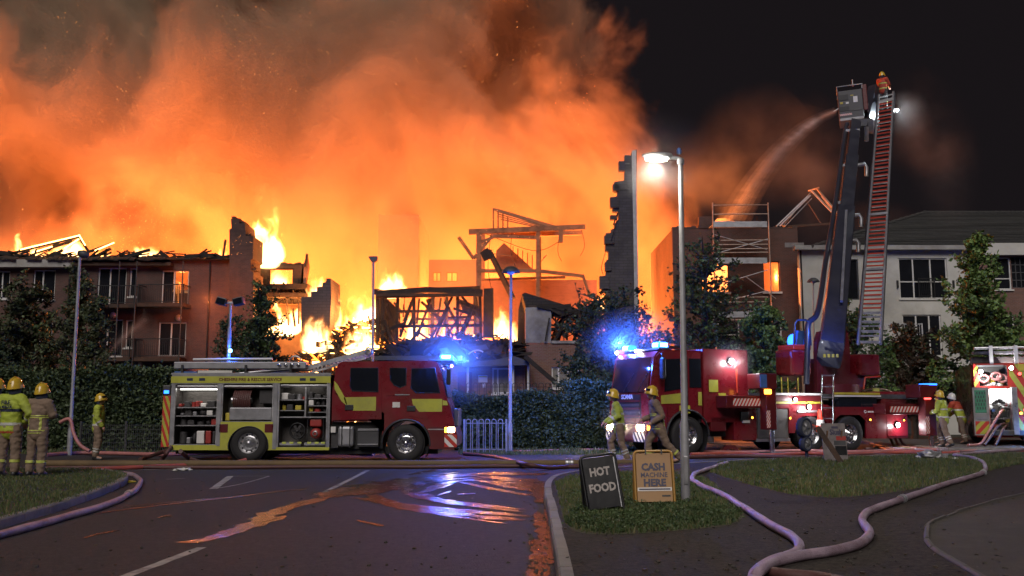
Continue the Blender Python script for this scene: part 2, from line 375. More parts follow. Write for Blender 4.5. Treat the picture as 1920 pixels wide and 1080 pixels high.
def kerb(path, z, parent, width=.13, L=.9, mat='kerb'):
    # path runs along the outer edge with the road on its right hand; one stone after another
    path = [Vector((p[0], p[1], 0)) for p in path]; acc = [0]
    for a, b in zip(path, path[1:]): acc.append(acc[-1] + (b - a).length)
    def at(s):
        s = min(max(s, 0), acc[-1])
        for i in range(len(path) - 1):
            if s <= acc[i + 1] + 1e-9:
                t = (s - acc[i]) / max(1e-9, acc[i + 1] - acc[i]); return path[i].lerp(path[i + 1], t)
        return path[-1].copy()
    s = 0
    while s < acc[-1] - .05:
        e = min(s + L, acc[-1]); ss = [s + .006, (s + e) / 2, e - .006]; top = z + R.uniform(-.006, .006); off = -.022 + R.uniform(-.008, .008)
        P = []
        for q in ss:
            p = at(q); t = (at(q + .05) - at(q - .05)).normalized(); n = Vector((-t.y, t.x, 0))
            P += [p + n * off + Vector((0, 0, -.02)), p + n * (off + .012) + Vector((0, 0, top - .018)), p + n * (off + .03) + Vector((0, 0, top)), p + n * (off + width) + Vector((0, 0, top)), p + n * (off + width) + Vector((0, 0, -.02))]
        fs = []
        for i in range(2):
            for k in range(4): fs.append((i * 5 + k, i * 5 + k + 1, (i + 1) * 5 + k + 1, (i + 1) * 5 + k))
        fs += [(0, 4, 3, 2, 1), (10, 11, 12, 13, 14)]
        MB().add(P, fs).build('kerb_stone', mat, parent, fix=True); s = e
def g2(pts, z=0.0): return [tuple(G(x, y, z)[:2]) for x, y in pts]
# verge on the left corner
ve = g2([(-260, 1040), (-120, 1006), (0, 974), (60, 957), (120, 940), (180, 920), (218, 906), (236, 897), (238, 890), (226, 884), (190, 881), (120, 879), (0, 877), (-300, 875)], KZ)
ve_s = [tuple(p[:2]) for p in spline([(a, b, 0) for a, b in ve], 5)]
verge_left = struct(sheet('verge', ve_s + [(ve_s[-1][0] - 8, ve_s[-1][1]), (ve_s[0][0] - 8, ve_s[0][1])], KZ, 'soil', base=-.02))
kerb(ve_s[::-1][::-1], KZ + .012, verge_left)
tag(blades('grass', ve_s + [(ve_s[-1][0] - 1, ve_s[-1][1])], KZ, 42000, ['grass_a', 'grass_b'], (.02, .06), .006), 'short mown grass on the rounded verge at the junction', 'grass')
# footpath and verge on the right corner
vr = g2([(1062, 1180), (1052, 1080), (1046, 1040), (1038, 1000), (1030, 960), (1023, 928), (1022, 908), (1032, 895), (1060, 886), (1105, 880), (1200, 873), (1290, 868), (1420, 861), (1600, 855), (1920, 848), (2300, 842)], KZ)
vr_s = [tuple(p[:2]) for p in spline([(a, b, 0) for a, b in vr], 5)]
far = vr_s[-1]
footpath = struct(sheet('footpath', vr_s + [(far[0] + 6, far[1] - 14), (30, 3), (30, -6), (vr_s[0][0] + .1, -6)], KZ, 'path_asphalt', base=-.02))
kerb([(vr_s[0][0] + .1, -4)] [::-1] + vr_s, KZ + .012, footpath) if False else kerb(vr_s[::-1], KZ + .012, footpath)
pa = g2([(1046, 930), (1040, 906), (1062, 894), (1120, 887), (1200, 884), (1290, 884), (1330, 902), (1378, 940), (1395, 962), (1372, 984), (1290, 994), (1210, 1000), (1150, 1003), (1090, 1000), (1062, 985), (1052, 960)], KZ)
grass_patch_a = struct(sheet('verge', [tuple(p[:2]) for p in spline([(a, b, 0) for a, b in pa], 4, True)], KZ + .004, 'soil'))
tag(blades('grass', pa, KZ, 26000, ['grass_a', 'grass_b'], (.025, .075), .005, rnd=random.Random(3)), 'patchy grass round the foot of the lit lamp post', 'grass')
pb = g2([(1330, 885), (1350, 868), (1400, 866), (1500, 860), (1700, 856), (1920, 852), (1990, 850), (1990, 862), (1905, 872), (1850, 884), (1780, 905), (1700, 920), (1640, 928), (1560, 934), (1480, 927), (1400, 908)], KZ)
grass_patch_b = struct(sheet('verge', [tuple(p[:2]) for p in spline([(a, b, 0) for a, b in pb], 4, True)], KZ + .004, 'soil'))
tag(blades('grass', pb, KZ, 60000, ['grass_a', 'grass_b'], (.03, .09), .008, rnd=random.Random(5), bump=.03), 'rough grass between the footpath and the aerial truck', 'grass')
# concrete edging and rough asphalt in the corner
ed = [tuple(G(x, y, KZ)[:2]) for x, y in ((1960, 918), (1860, 940), (1790, 962), (1744, 980), (1734, 990), (1733, 1012), (1748, 1032), (1790, 1058), (1840, 1085), (1900, 1125))]
rough = struct(sheet('forecourt', ed + [(12, 3), (16, 8)], KZ + .005, 'gravel_asphalt'))
kerb(ed, KZ + .03, rough, width=.06, L=.6, mat='pavement')
# faint join across the footpath
def ribbon(name, mat, pts, wid, z, parent=None, seg=10, ragged=0.0, rnd=R):
    c = spline([(p[0], p[1], 0) for p in pts], seg); n = len(c); mb = MB(); P = []
    for i, p in enumerate(c):
        t = (c[min(i + 1, n - 1)] - c[max(i - 1, 0)]).normalized(); nn = Vector((-t.y, t.x, 0))
        u = i / (n - 1); w = wid(u) if callable(wid) else wid
        a = w * (1 + ragged * (mnoise.noise(p * 4.0) * 1.6 + rnd.uniform(-.5, .5))); b = w * (1 + ragged * (mnoise.noise(p * 4.0 + Vector((9, 9, 0))) * 1.6 + rnd.uniform(-.5, .5)))
        P += [(p.x - nn.x * b, p.y - nn.y * b, z), (p.x + nn.x * a, p.y + nn.y * a, z)]
    mb.add(P, [(2 * i, 2 * i + 2, 2 * i + 3, 2 * i + 1)[::-1] for i in range(n - 1)])
    o = mb.build(name, mat, parent, fix=True)
    if o.data.polygons and sum(f.normal.z for f in o.data.polygons) < 0: o.data.flip_normals()
    return o
for q in ([(1300, 962), (1420, 956), (1560, 950), (1680, 946), (1800, 940)], [(1055, 1022), (1180, 1009), (1290, 1000), (1360, 997)], [(1060, 1058), (1150, 1050), (1230, 1057)]):
    struct(ribbon('path_joint', 'char', g2(q, KZ), .006, KZ + .004, footpath, ragged=.5))
# road paint
road_paint = []
def paint(pts, w): road_paint.append(struct(ribbon('road_marking', 'paint_line', g2(pts), w, .004, ragged=.12)))
paint([(225, 1085), (300, 1057), (378, 1027)], .055); paint([(600, 927), (645, 905), (690, 882)], .05)
paint([(400, 917), (432, 893)], .07); paint([(432, 893), (505, 893)], .02); paint([(505, 893), (455, 907), (400, 917)], .025)
paint([(196, 882), (260, 881), (330, 880)], .05); paint([(520, 877), (600, 876)], .04); paint([(640, 876), (702, 876)], .04); paint([(312, 899), (346, 897)], .03)
# water running over the asphalt
def water(pts, w, rag=.4, seg=14):
    c = spline([(p[0], p[1], 0) for p in g2(pts)], seg); n = len(c); mb = MB(); P = []; wet_ = []; w *= 1.7; z = .005 + .004 * R.random()
    for i, p in enumerate(c):
        t = (c[min(i + 1, n - 1)] - c[max(i - 1, 0)]).normalized(); nn = Vector((-t.y, t.x, 0)); u = i / (n - 1); ww = w * (.3 + .9 * sin(pi * min(1, max(0, u * .9 + .05))) ** .7)
        a = ww * (1 + rag * mnoise.noise(p * 3.0) * 1.6); e = min(1, min(u, 1 - u) * 7)
        for k, (s, v) in enumerate(((-1, 0), (-.55, .75), (0, 1), (.55, .75), (1, 0))): P.append((p.x + nn.x * a * s, p.y + nn.y * a * s, z)); wet_.append(v * e)
    mb.add(P, [(5 * i + k, 5 * i + k + 1, 5 * i + k + 6, 5 * i + k + 5) for i in range(n - 1) for k in range(4)])
    o = mb.build('puddle', 'wet_asphalt', fix=True); at = o.data.attributes.new('wet', 'FLOAT', 'POINT'); at.data.foreach_set('value', wet_)
    if sum(f.normal.z for f in o.data.polygons) < 0: o.data.flip_normals()
    o["kind"] = "structure"; return o
for pts, w in (
    ([(325, 1019), (380, 1014), (430, 1000), (475, 982), (520, 962), (570, 940)], .075), ([(430, 1000), (480, 985), (540, 966)], .06), ([(470, 976), (530, 955), (600, 936), (655, 922)], .09),
    ([(600, 936), (660, 920), (710, 912), (770, 902), (840, 893), (930, 888)], .30), ([(640, 930), (690, 922), (735, 908), (790, 899), (860, 892)], .26), ([(650, 934), (690, 936), (735, 946), (800, 958), (870, 966), (940, 973), (990, 977)], .12),
    ([(690, 924), (715, 938), (760, 948), (830, 955), (910, 962), (1000, 970)], .11), ([(700, 940), (770, 956), (860, 970), (960, 984)], .04), ([(760, 925), (775, 913), (800, 905), (860, 898), (930, 893)], .09), ([(762, 922), (785, 932), (830, 940), (890, 947), (990, 957)], .10),
    ([(795, 925), (800, 932), (840, 942), (900, 950), (985, 962)], .09), ([(795, 925), (820, 911), (850, 904), (905, 897)], .08), ([(775, 928), (815, 917), (850, 908)], .05), ([(855, 902), (900, 912), (950, 922), (1000, 930)], .07),
    ([(880, 900), (930, 905), (975, 915), (1012, 922)], .13), ([(905, 893), (960, 899), (1014, 906)], .22), ([(900, 886), (970, 889), (1030, 888)], .30), ([(960, 903), (1000, 912), (1018, 925)], .20), ([(1015, 905), (1017, 925), (1018, 945)], .10),
    ([(1022, 1000), (1026, 1030), (1030, 1062)], .07), ([(1005, 1010), (1012, 1050), (1005, 1090)], .06), ([(1008, 960), (1014, 985), (1018, 1005)], .05), ([(1023, 935), (1027, 970), (1032, 1010)], .03),
    ([(150, 968), (260, 953), (400, 937), (500, 925), (570, 917)], .028), ([(170, 958), (320, 942), (450, 930), (560, 918)], .015), ([(76, 962), (110, 957), (155, 954)], .03), ([(155, 1010), (185, 1002), (228, 994)], .018), ([(295, 972), (322, 966)], .015),
    ([(668, 976), (690, 981), (722, 988)], .03), ([(560, 920), (575, 917)], .02), ([(760, 892), (830, 880), (900, 877)], .10), ([(730, 905), (800, 893), (870, 884)], .035), ([(860, 928), (890, 925)], .05), ([(820, 930), (846, 921)], .03)):
    water(pts, w)
# ---------------------------------------------------------------- hedges, trees
def leaf(mb, p, s, rnd, up=.3):
    a = rnd.uniform(0, 2 * pi); e = rnd.gauss(up, .6); d = Vector((cos(a) * cos(e), sin(a) * cos(e), sin(e))); q = Vector((rnd.gauss(0, 1), rnd.gauss(0, 1), rnd.gauss(0, 1)))
    r = d.cross(q)
    if r.length < 1e-4: return
    r.normalize(); L = s * rnd.uniform(.7, 1.3); w = L * .32; n = d.cross(r) * (L * .08)
    m = p + d * (L * .5)
    mb.add([tuple(p), tuple(m + r * w + n), tuple(p + d * L), tuple(m - r * w + n)], [(0, 1, 2, 3)])
def hedge(name, label, x0, x1, y0, y1, ztop, count, s, mats, seed, ends=(0, 0), lump=.25):
    rnd = random.Random(seed); o = thing(name, label, 'hedge', ((x0 + x1) / 2, (y0 + y1) / 2, 0)); cx, cyy = (x0 + x1) / 2, (y0 + y1) / 2
    core = MB(); nx = 26; P = []
    def top(x): return ztop(x) + lump * mnoise.noise(Vector((x * .7, seed, 0))) + .1 * mnoise.noise(Vector((x * 2.6, seed, 4)))
    def fr(x, z): return y0 + .22 * mnoise.noise(Vector((x * .9, z * 1.1, seed))) + .10 * mnoise.noise(Vector((x * 3, z * 3, seed)))
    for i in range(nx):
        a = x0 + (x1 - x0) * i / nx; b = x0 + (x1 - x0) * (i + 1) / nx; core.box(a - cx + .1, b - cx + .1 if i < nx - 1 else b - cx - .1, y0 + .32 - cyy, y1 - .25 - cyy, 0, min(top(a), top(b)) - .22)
    core.build('shade_core', 'hedge_shade', o)  # near-black filler boxes; the hedge's inner shade is put into their colour
    mb = MB()
    for k in range(count):
        mb.mat(0 if rnd.random() < .7 else 1); x = rnd.uniform(x0, x1); t = top(x)
        if rnd.random() < .74:
            z = rnd.uniform(.05, 1) * t; p = Vector((x - cx, fr(x, z) - cyy + abs(rnd.gauss(0, .13)), z))
        else: p = Vector((x - cx, rnd.uniform(y0, y1) - cyy, t - abs(rnd.gauss(0, .10)) + (rnd.uniform(0, .22) if rnd.random() < .07 else 0)))
        leaf(mb, p, s, rnd)
    q = mb.build('foliage', mats, o); q["kind"] = "stuff"; return o
pbr('hedge_shade', (.012, .018, .009), .9, var=.4, scale=3, bump=.3)
hz0 = lambda y, Y: ZW(y, Y)
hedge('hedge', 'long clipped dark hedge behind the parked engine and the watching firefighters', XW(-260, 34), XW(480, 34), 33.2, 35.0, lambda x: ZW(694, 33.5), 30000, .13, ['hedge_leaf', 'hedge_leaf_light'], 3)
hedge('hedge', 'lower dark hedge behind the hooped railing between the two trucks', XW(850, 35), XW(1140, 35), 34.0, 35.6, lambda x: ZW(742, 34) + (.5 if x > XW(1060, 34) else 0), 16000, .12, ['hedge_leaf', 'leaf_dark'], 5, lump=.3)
def tree(name, label, base, H, env, limbs, leaves, ls, mats, seed, trunk=.12, rise=.6, clear=.12, droop=0.0, twig=.55, group=None, lean=(0, 0)):
    """trunk, limbs, twigs; leaves hang on the twigs. env(h) = crown radius at relative height h"""
    rnd = random.Random(seed); o = thing(name, label, 'tree', base, 0, group); wood = MB(); spots = []
    tp_ = [Vector((lean[0] * (i / 8) ** 1.5 + rnd.uniform(-.05, .05) * H * .1, lean[1] * (i / 8), H * .96 * i / 8)) for i in range(9)]; tp_[0] = Vector((0, 0, -.05))
    def trunk_at(h): u = min(max(h, 0), .999) * 8; i = int(u); return tp_[i].lerp(tp_[min(i + 1, 8)], u - i)
    wood.tube(tp_, [trunk * (1 - .85 * i / 8) for i in range(9)], 7)
    limbm = MB()
    for k in range(limbs):
        h = clear + (1 - clear) * ((k + rnd.random()) / limbs) ** .9; a = k * 2.399 + rnd.uniform(-.4, .4); r = env(h) * rnd.uniform(.55, 1.15)
        s0 = trunk_at(max(.04, h - rise * r / H * .8)); tip = trunk_at(h) + Vector((cos(a) * r, sin(a) * r, rnd.uniform(-.05, .1) * H - droop * r)); mid = s0.lerp(tip, .5) + Vector((rnd.uniform(-.1, .1), rnd.uniform(-.1, .1), .12 * r))
        pts = spline([s0, mid, tip], 4); limbm.tube(pts, [max(.008, trunk * .38 * (1 - i / len(pts))) for i in range(len(pts))], 5)
        nt = max(3, int(r / .22))
        for j in range(nt):
            t = .25 + .75 * (j + rnd.random()) / nt; i = min(int(t * (len(pts) - 1)), len(pts) - 2); p = pts[i].lerp(pts[i + 1], t * (len(pts) - 1) - i)
            d = Vector((rnd.gauss(0, 1), rnd.gauss(0, 1), rnd.gauss(.35, .7))).normalized() * twig * rnd.uniform(.5, 1.3)
            limbm.bar(p, p + d, .012); spots.append((p, p + d))
    wood.build('trunk', 'bark', o); limbm.build('limbs', 'bark', o)["kind"] = "stuff"
    mb = MB(); per = leaves / max(1, len(spots))
    for a, b in spots:
        n = int(per * rnd.uniform(.4, 1.6)); mi = rnd.choice((0, 0, 0, 1) if len(mats) > 1 else (0,))
        for _ in range(n):
            mb.mat(mi if rnd.random() < .75 else rnd.randrange(len(mats))); p = a.lerp(b, rnd.random()) + Vector((rnd.gauss(0, 1), rnd.gauss(0, 1), rnd.gauss(0, 1))) * .07; leaf(mb, p, ls, rnd, up=.1)
    q = mb.build('crown', mats, o); q["kind"] = "stuff"; return o
gY = lambda x, Y: (XW(x, Y), Y, 0)
rnd_env = lambda R_: (lambda h: R_ * (.35 + .65 * sin(pi * min(1, max(0, .12 + .86 * h)))))
cone_env = lambda R_, p=.8: (lambda h: R_ * (max(0, 1 - h) ** p) + .08)
tree('conifer', 'tall dark conifer behind the hedge beside the burning block', gY(145, 37.5), ZW(505, 37.5), cone_env(1.15, .55), 70, 11000, .13, ['conifer', 'hedge_leaf_light'], 1, .14, clear=.03, twig=.4)
tree('conifer', 'shorter pointed conifer leaning beside the taller conifer', gY(180, 37), ZW(560, 37), cone_env(.85, .6), 46, 7000, .12, ['conifer', 'hedge_leaf'], 2, .12, clear=.03, twig=.4)
tree('garden_tree', 'broad bushy tree above the hedge behind the watching firefighters', gY(45, 38.5), ZW(530, 38.5), rnd_env(1.9), 60, 13000, .15, ['conifer', 'hedge_leaf_light', 'leaf_brown'], 3, .2, clear=.25)
tree('garden_tree', 'low round tree against the hedge where the left verge begins', gY(-40, 37), ZW(600, 37), rnd_env(1.8), 50, 9000, .15, ['leaf_dark', 'hedge_leaf'], 4, .2, clear=.25)
tree('garden_tree', 'dark rounded tree in front of the glowing gutted flat', gY(487, 43), ZW(548, 43), lambda h: 1.75 * (.35 + .65 * sin(pi * min(1, .25 + .72 * h))) * (1 if h < .86 else .35), 60, 12000, .14, ['hedge_leaf', 'leaf_mid'], 5, .2, clear=.3)
tree('garden_tree', 'small leafy shrub tree at the foot of the light mast', gY(428, 42), ZW(600, 42), rnd_env(.7), 20, 2600, .12, ['leaf_dark', 'hedge_leaf'], 15, .1, clear=.3)
tree('street_tree', 'spreading tree with arching twigs above the cab beacons', gY(1150, 41), ZW(545, 41), lambda h: 2.6 * (.45 + .55 * sin(pi * min(1, .2 + .75 * h))), 60, 7500, .17, ['leaf_dark', 'hedge_leaf'], 6, .2, clear=.28, droop=.12, twig=.6)
tree('street_tree', 'tall open tree with wispy shoots in front of the scaffold tower', gY(1325, 42), ZW(452, 42), lambda h: 3.1 * (1 - .72 * h) + .25, 74, 8500, .17, ['leaf_dark', 'leaf_mid'], 7, .2, clear=.2, droop=.05, twig=.65)
tree('street_tree', 'leafy green tree beside the locker of the aerial truck', gY(1432, 40), ZW(575, 40), rnd_env(1.35), 46, 7500, .16, ['leaf_mid', 'leaf_bright'], 8, .16, clear=.3)
tree('street_tree', 'leafy bush tree behind the raised boom', gY(1600, 43), ZW(585, 43), rnd_env(1.9), 46, 7000, .17, ['leaf_mid', 'leaf_bright'], 9, .16, clear=.3)
tree('street_tree', 'bright green conical tree before the pale rendered block', gY(1838, 43), ZW(455, 43), lambda h: 2.9 * (max(0, 1 - h) ** .75) * (1 if h > .1 else .6) + .15, 95, 17000, .19, ['leaf_bright', 'leaf_mid'], 10, .16, clear=.24, droop=-.08)
tree('garden_tree', 'dark bronze leaved tree between boom and pale block', gY(1705, 47), ZW(612, 47), rnd_env(1.9), 46, 8000, .18, ['leaf_brown', 'leaf_dark'], 11, .16, clear=.2)
tree('garden_tree', 'thin dark shrub against the brick house end', gY(1085, 40), ZW(668, 40), rnd_env(1.3), 40, 5000, .14, ['leaf_dark', 'hedge_leaf'], 12, .12, clear=.15)
tree('garden_tree', 'tall dark shrub beside the front of the aerial truck', gY(1120, 38.5), ZW(705, 38.5), rnd_env(1.2), 40, 6500, .14, ['leaf_dark', 'hedge_leaf'], 14, .12, clear=.1)
# strips of lit grass beyond the road
for nm, lab, x0, x1, ya, yb, n, sd in (('grass', 'strip of lit grass along the foot of the long hedge', -200, 420, 852, 833, 17000, 41), ('grass', 'grass strip in front of the hooped railing and lower hedge', 860, 1230, 853, 834, 14000, 43)):
    pl = [tuple(G(x, y)[:2]) for x, y in ((x0, ya), (x1, ya), (x1, yb), (x0, yb))]; struct(sheet('verge', pl, .006, 'soil')); tag(blades(nm, pl, .005, n, ['grass_a', 'grass_b'], (.05, .14), .014, rnd=random.Random(sd)), lab, 'grass')
# weeds round the signs
def weeds(label, poly, n, seed, z=KZ):
    rnd = random.Random(seed); mb = MB(); xs = [p[0] for p in poly]; ys = [p[1] for p in poly]; k = 0
    while k < n:
        x, y = rnd.uniform(min(xs), max(xs)), rnd.uniform(min(ys), max(ys))
        if not in_poly((x, y), poly): continue
        k += 1; h = rnd.uniform(.005, .055) * (1 + .9 * mnoise.noise(Vector((x * 3, y * 3, 1)))); b = Vector((x, y, z))
        for j in range(9):
            mb.mat(rnd.choice((0, 0, 1))); leaf(mb, b + Vector((rnd.gauss(0, .03), rnd.gauss(0, .03), h * rnd.random())), .034, rnd, .4)
    return tag(mb.build('weeds', ['weed', 'hedge_leaf'], None), label, 'weeds', kind='stuff')
weeds('low leafy weeds spilling over the verge in front of the two pavement signs', g2([(1060, 985), (1070, 960), (1100, 945), (1180, 940), (1260, 935), (1330, 945), (1390, 962), (1370, 984), (1290, 992), (1210, 998), (1120, 1000)], KZ), 2000, 51)
weeds('sparse leafy weeds along the back of the lamp post verge', g2([(1060, 935), (1100, 900), (1200, 892), (1300, 895), (1370, 935), (1250, 935)], KZ), 700, 52)
weeds('tall weeds along the near edge of the rough grass', g2([(1335, 884), (1350, 870), (1460, 864), (1480, 880), (1500, 925), (1420, 912)], KZ), 1300, 53)
# ---------------------------------------------------------------- buildings
def wthing(name, label, cat, base, group=None):
    """a thing whose parts are given in world coordinates"""
    o = thing(name, label, cat, base, 0, group); o.name = name; WORLD[o] = Matrix.Translation(-Vector(base)); return o
WORLD = {}
def part(mb, name, mats, parent, fix=True):
    o = mb.build(name, mats, parent, fix=fix)
    r = parent
    if r in WORLD: o.matrix_parent_inverse = WORLD[r]
    return o
def wall_mesh(x0, x1, z0, z1, y, t, holes, top=None):
    """a wall with real openings; top: list of (x, z) for a ragged top"""
    xs = sorted({x0, x1} | {h[i] for h in holes for i in (0, 1)}); zs = sorted({z0, z1} | {h[i] for h in holes for i in (2, 3)})
    xs = [x for x in xs if x0 <= x <= x1]; zs = [z for z in zs if z0 <= z <= z1]
    solid = {}
    for i in range(len(xs) - 1):
        for k in range(len(zs) - 1):
            cx, cz = (xs[i] + xs[i + 1]) / 2, (zs[k] + zs[k + 1]) / 2
            solid[i, k] = not any(h[0] < cx < h[1] and h[2] < cz < h[3] for h in holes)
    mb = MB()
    for (i, k), sd in solid.items():
        if not sd: continue
        a, b, c, d = xs[i], xs[i + 1], zs[k], zs[k + 1]
        mb.quad((a, y, c), (b, y, c), (b, y, d), (a, y, d)); mb.quad((b, y + t, c), (a, y + t, c), (a, y + t, d), (b, y + t, d))
        if not solid.get((i - 1, k)): mb.quad((a, y + t, c), (a, y, c), (a, y, d), (a, y + t, d))
        if not solid.get((i + 1, k)): mb.quad((b, y, c), (b, y + t, c), (b, y + t, d), (b, y, d))
        if not solid.get((i, k - 1)): mb.quad((a, y + t, c), (b, y + t, c), (b, y, c), (a, y, c))
        if not solid.get((i, k + 1)): mb.quad((a, y, d), (b, y, d), (b, y + t, d), (a, y + t, d))
    return mb
def window(parent, x0, x1, z0, z1, y, cols=(), rows=(), fw=.07, frame='white_frame', glass='glass_dark', sill=True, depth=.08):
    mb = MB(); mb.box(x0, x0 + fw, y, y + depth, z0, z1).box(x1 - fw, x1, y, y + depth, z0, z1)
    mb.box(x0 + fw, x1 - fw, y, y + depth, z0, z0 + fw).box(x0 + fw, x1 - fw, y, y + depth, z1 - fw, z1)
    cx = [x0 + (x1 - x0) * c for c in cols]
    for c in cx: mb.box(c - fw * .55, c + fw * .55, y - .004, y + depth - .004, z0 + fw, z1 - fw)
    o = part(mb, 'window', frame, parent)
    xs = [x0 + fw] + sum([[c - fw * .55, c + fw * .55] for c in cx], []) + [x1 - fw]
    for i in range(0, len(xs), 2):
        zz = [z0 + fw] + [z0 + (z1 - z0) * r for r in rows] + [z1 - fw]
        for k in range(len(zz) - 1):
            if k: part(MB().box(xs[i], xs[i + 1], y + .003, y + depth - .003, zz[k] - .03, zz[k] + .03), 'glazing_bar', frame, o)
            if glass: part(MB().box(xs[i], xs[i + 1], y + .045, y + .055, zz[k] + (.03 if k else 0), zz[k + 1] - (.03 if k < len(zz) - 2 else 0)), 'pane', glass, o)
    if sill: part(MB().box(x0 - .08, x1 + .08, y - .16, y - .005, z0 - .09, z0), 'sill', 'white_frame', o)
    for ch in o.children: ch.matrix_parent_inverse = Matrix()
    return o
def railing(parent, x0, x1, y, z0, z1, mat='iron_black', step=.11, side=0.0):
    mb = MB(); mb.box(x0, x1, y - .025, y + .025, z1 - .05, z1).box(x0, x1, y - .02, y + .02, z0 + .06, z0 + .10)
    n = max(2, int((x1 - x0) / step))
    for i in range(n + 1):
        x = x0 + (x1 - x0) * i / n; mb.box(x - .009, x + .009, y - .009, y + .009, z0 + .1, z1 - .05)
    for x in (x0, x1): mb.box(x - .03, x + .03, y - .03, y + .03, z0, z1 + .01)
    if side:
        for x in (x0, x1):
            mb.box(x - .02, x + .02, y + .03, y + side, z1 - .05, z1)
            for k in range(1, int(side / step)): mb.box(x - .009, x + .009, y + k * step - .009, y + k * step + .009, z0, z1 - .05)
    return part(mb, 'railing', mat, parent)
def debris_bars(rnd, box, n, L=(.4, 1.6), w=(.04, .09), flat=.6):
    mb = MB(); x0, x1, y0, y1, z0, z1 = box
    for _ in range(n):
        c = Vector((rnd.uniform(x0, x1), rnd.uniform(y0, y1), rnd.uniform(z0, z1))); a = rnd.uniform(0, 2 * pi); e = rnd.gauss(0, flat)
        d = Vector((cos(a) * cos(e), sin(a) * cos(e) * .6, sin(e))) * rnd.uniform(*L) / 2
        mb.bar(c - d, c + d, rnd.uniform(*w), rnd.uniform(*w) * rnd.choice((1, 1, 2.2)))
    return mb
def pxpoly(pts, Y): return [(Q(x, y, Y).x, Q(x, y, Y).z) for x, y in pts]

# --- the long burning block on the left
YB = 56.0
bx = lambda x: XW(x, YB); bz = lambda y: ZW(y, YB)
B1 = wthing('apartment_block', 'three storey brick apartment block with balconies and its burnt roof alight', 'building', (bx(200), YB, 0))
H = []
def hole(x0, x1, y0, y1): h = (bx(x0), bx(x1), bz(y1), bz(y0)); H.append(h); return h
wA = [hole(-14, 12, 508, 560), hole(56, 98, 506, 562)]
dA = [hole(178, 232, 502, 573), hole(238, 252, 503, 556)]; dB = [hole(299, 350, 507, 572)]
dC = [hole(184, 230, 599, 668), hole(235, 248, 600, 652)]; dD = [hole(297, 349, 604, 668)]; wL = [hole(56, 98, 604, 656), hole(100, 128, 700, 760), hole(298, 350, 705, 765)]
main = wall_mesh(bx(-220), bx(432), 0, bz(488), YB, .35, H); part(main, 'wall', 'brick', B1)
part(MB().box(bx(-220), bx(432), YB + 6.0, YB + 6.3, 0, bz(520)), 'back_wall', 'room', B1)
fl = MB()
for yy in (586, 690): fl.box(bx(-220) + .1, bx(432) - .1, YB + .36, YB + 5.99, bz(yy) - .15, bz(yy) + .1)
part(fl, 'floor_slab', 'room', B1)
cr = MB()
for x in (-220, 40, 150, 264, 362, 431): cr.box(bx(x), bx(x) + .12, YB + .36, YB + 5.98, 0, bz(505))
part(cr, 'cross_wall', 'room', B1)
for h in wA + wL: window(B1, *h, YB + .1, cols=(.42,))
window(B1, *dA[0], YB + .1, cols=(.42,), rows=()); window(B1, *dA[1], YB + .1)
window(B1, *dB[0], YB + .1, cols=(.45,), glass=None, sill=False); part(MB().box(dB[0][0] + .07, dB[0][0] + .07 + (dB[0][1] - dB[0][0]) * .36, YB + .145, YB + .155, dB[0][2] + .07, dB[0][3] - .07), 'pane', 'glass_dark', B1)
window(B1, *dC[0], YB + .1, cols=(.36,)); window(B1, *dC[1], YB + .1); window(B1, *dD[0], YB + .1, cols=(.45,), sill=False)
for x0, x1, yf in ((176, 266, 574), (270, 356, 572), (180, 262, 672), (268, 352, 672)):
    z = bz(yf)
    part(MB().box(bx(x0), bx(x1), YB - 1.3, YB - .004, z - .22, z), 'balcony_slab', 'char_brown', B1)
    railing(B1, bx(x0) + .05, bx(x1) - .05, YB - 1.25, z, z + 1.08, side=1.2)
for x in (236, 268, 353):
    part(MB().cyl((bx(x), YB - 1.36, 0), (bx(x), YB - 1.36, bz(496)), .035), 'balcony_post', 'dark_grey', B1)
for x, y in ((211, 591), (334, 596)):
    part(MB().lathe([(0, -.12), (.16, -.10), (.19, -.03), (.19, 0)], (bx(x), YB - .004, bz(y)), 'y'), 'wall_lamp', 'white_frame', B1)
for x in (126, 390):
    part(MB().cyl((bx(x), YB - .08, .2), (bx(x), YB - .08, bz(492)), .05), 'drainpipe', 'iron_black', B1)
part(MB().box(bx(-220), bx(136), YB - .55, YB + .1, bz(503), bz(489)), 'fascia', 'fascia', B1)
part(MB().box(bx(136) + .01, bx(320), YB - .5, YB + .1, bz(500), bz(494)), 'fascia', 'char_brown', B1)
# eaves: tile courses hanging on, each tile its own piece in the front row
rnd = random.Random(21); tm = None
for i in range(60):
    x = bx(-60) + i * .30
    if x > bx(312): break
    if rnd.random() < .12: continue
    t = MB().box(-.15, .145, -.28, .28, -.018, .018)
    if tm is None: tm = t.mesh('roof_tile'); tm.materials.append(MATS['roof_tile_burnt'])
    o = link('roof_tile', tm, None, B1, (x, YB - .5 + rnd.uniform(-.03, .05), bz(487) + rnd.uniform(-.03, .04)), (radians(28) + rnd.uniform(-.12, .1), rnd.uniform(-.08, .08), rnd.uniform(-.1, .1)))
    o.matrix_parent_inverse = WORLD[B1]
rf = MB()   # what is left of the roof deck
xa, xb = bx(-220), bx(430); n = 60; pts = []
for i in range(n + 1):
    x = xa + (xb - xa) * i / n; pts.append((x, bz(474) + .35 * mnoise.noise(Vector((x * .9, 1, 0))) + rnd.uniform(-.10, .12)))
for i in range(n):
    (a, za), (b, zb) = pts[i], pts[i + 1]
    rf.add([(a, YB - .35, bz(488)), (b, YB - .35, bz(488)), (b, YB + 1.6, zb), (a, YB + 1.6, za), (a, YB + 1.7, bz(492)), (b, YB + 1.7, bz(492))], [(0, 1, 2, 3), (3, 2, 5, 4), (4, 5, 1, 0)])
part(rf, 'roof', 'roof_tile_burnt', B1)
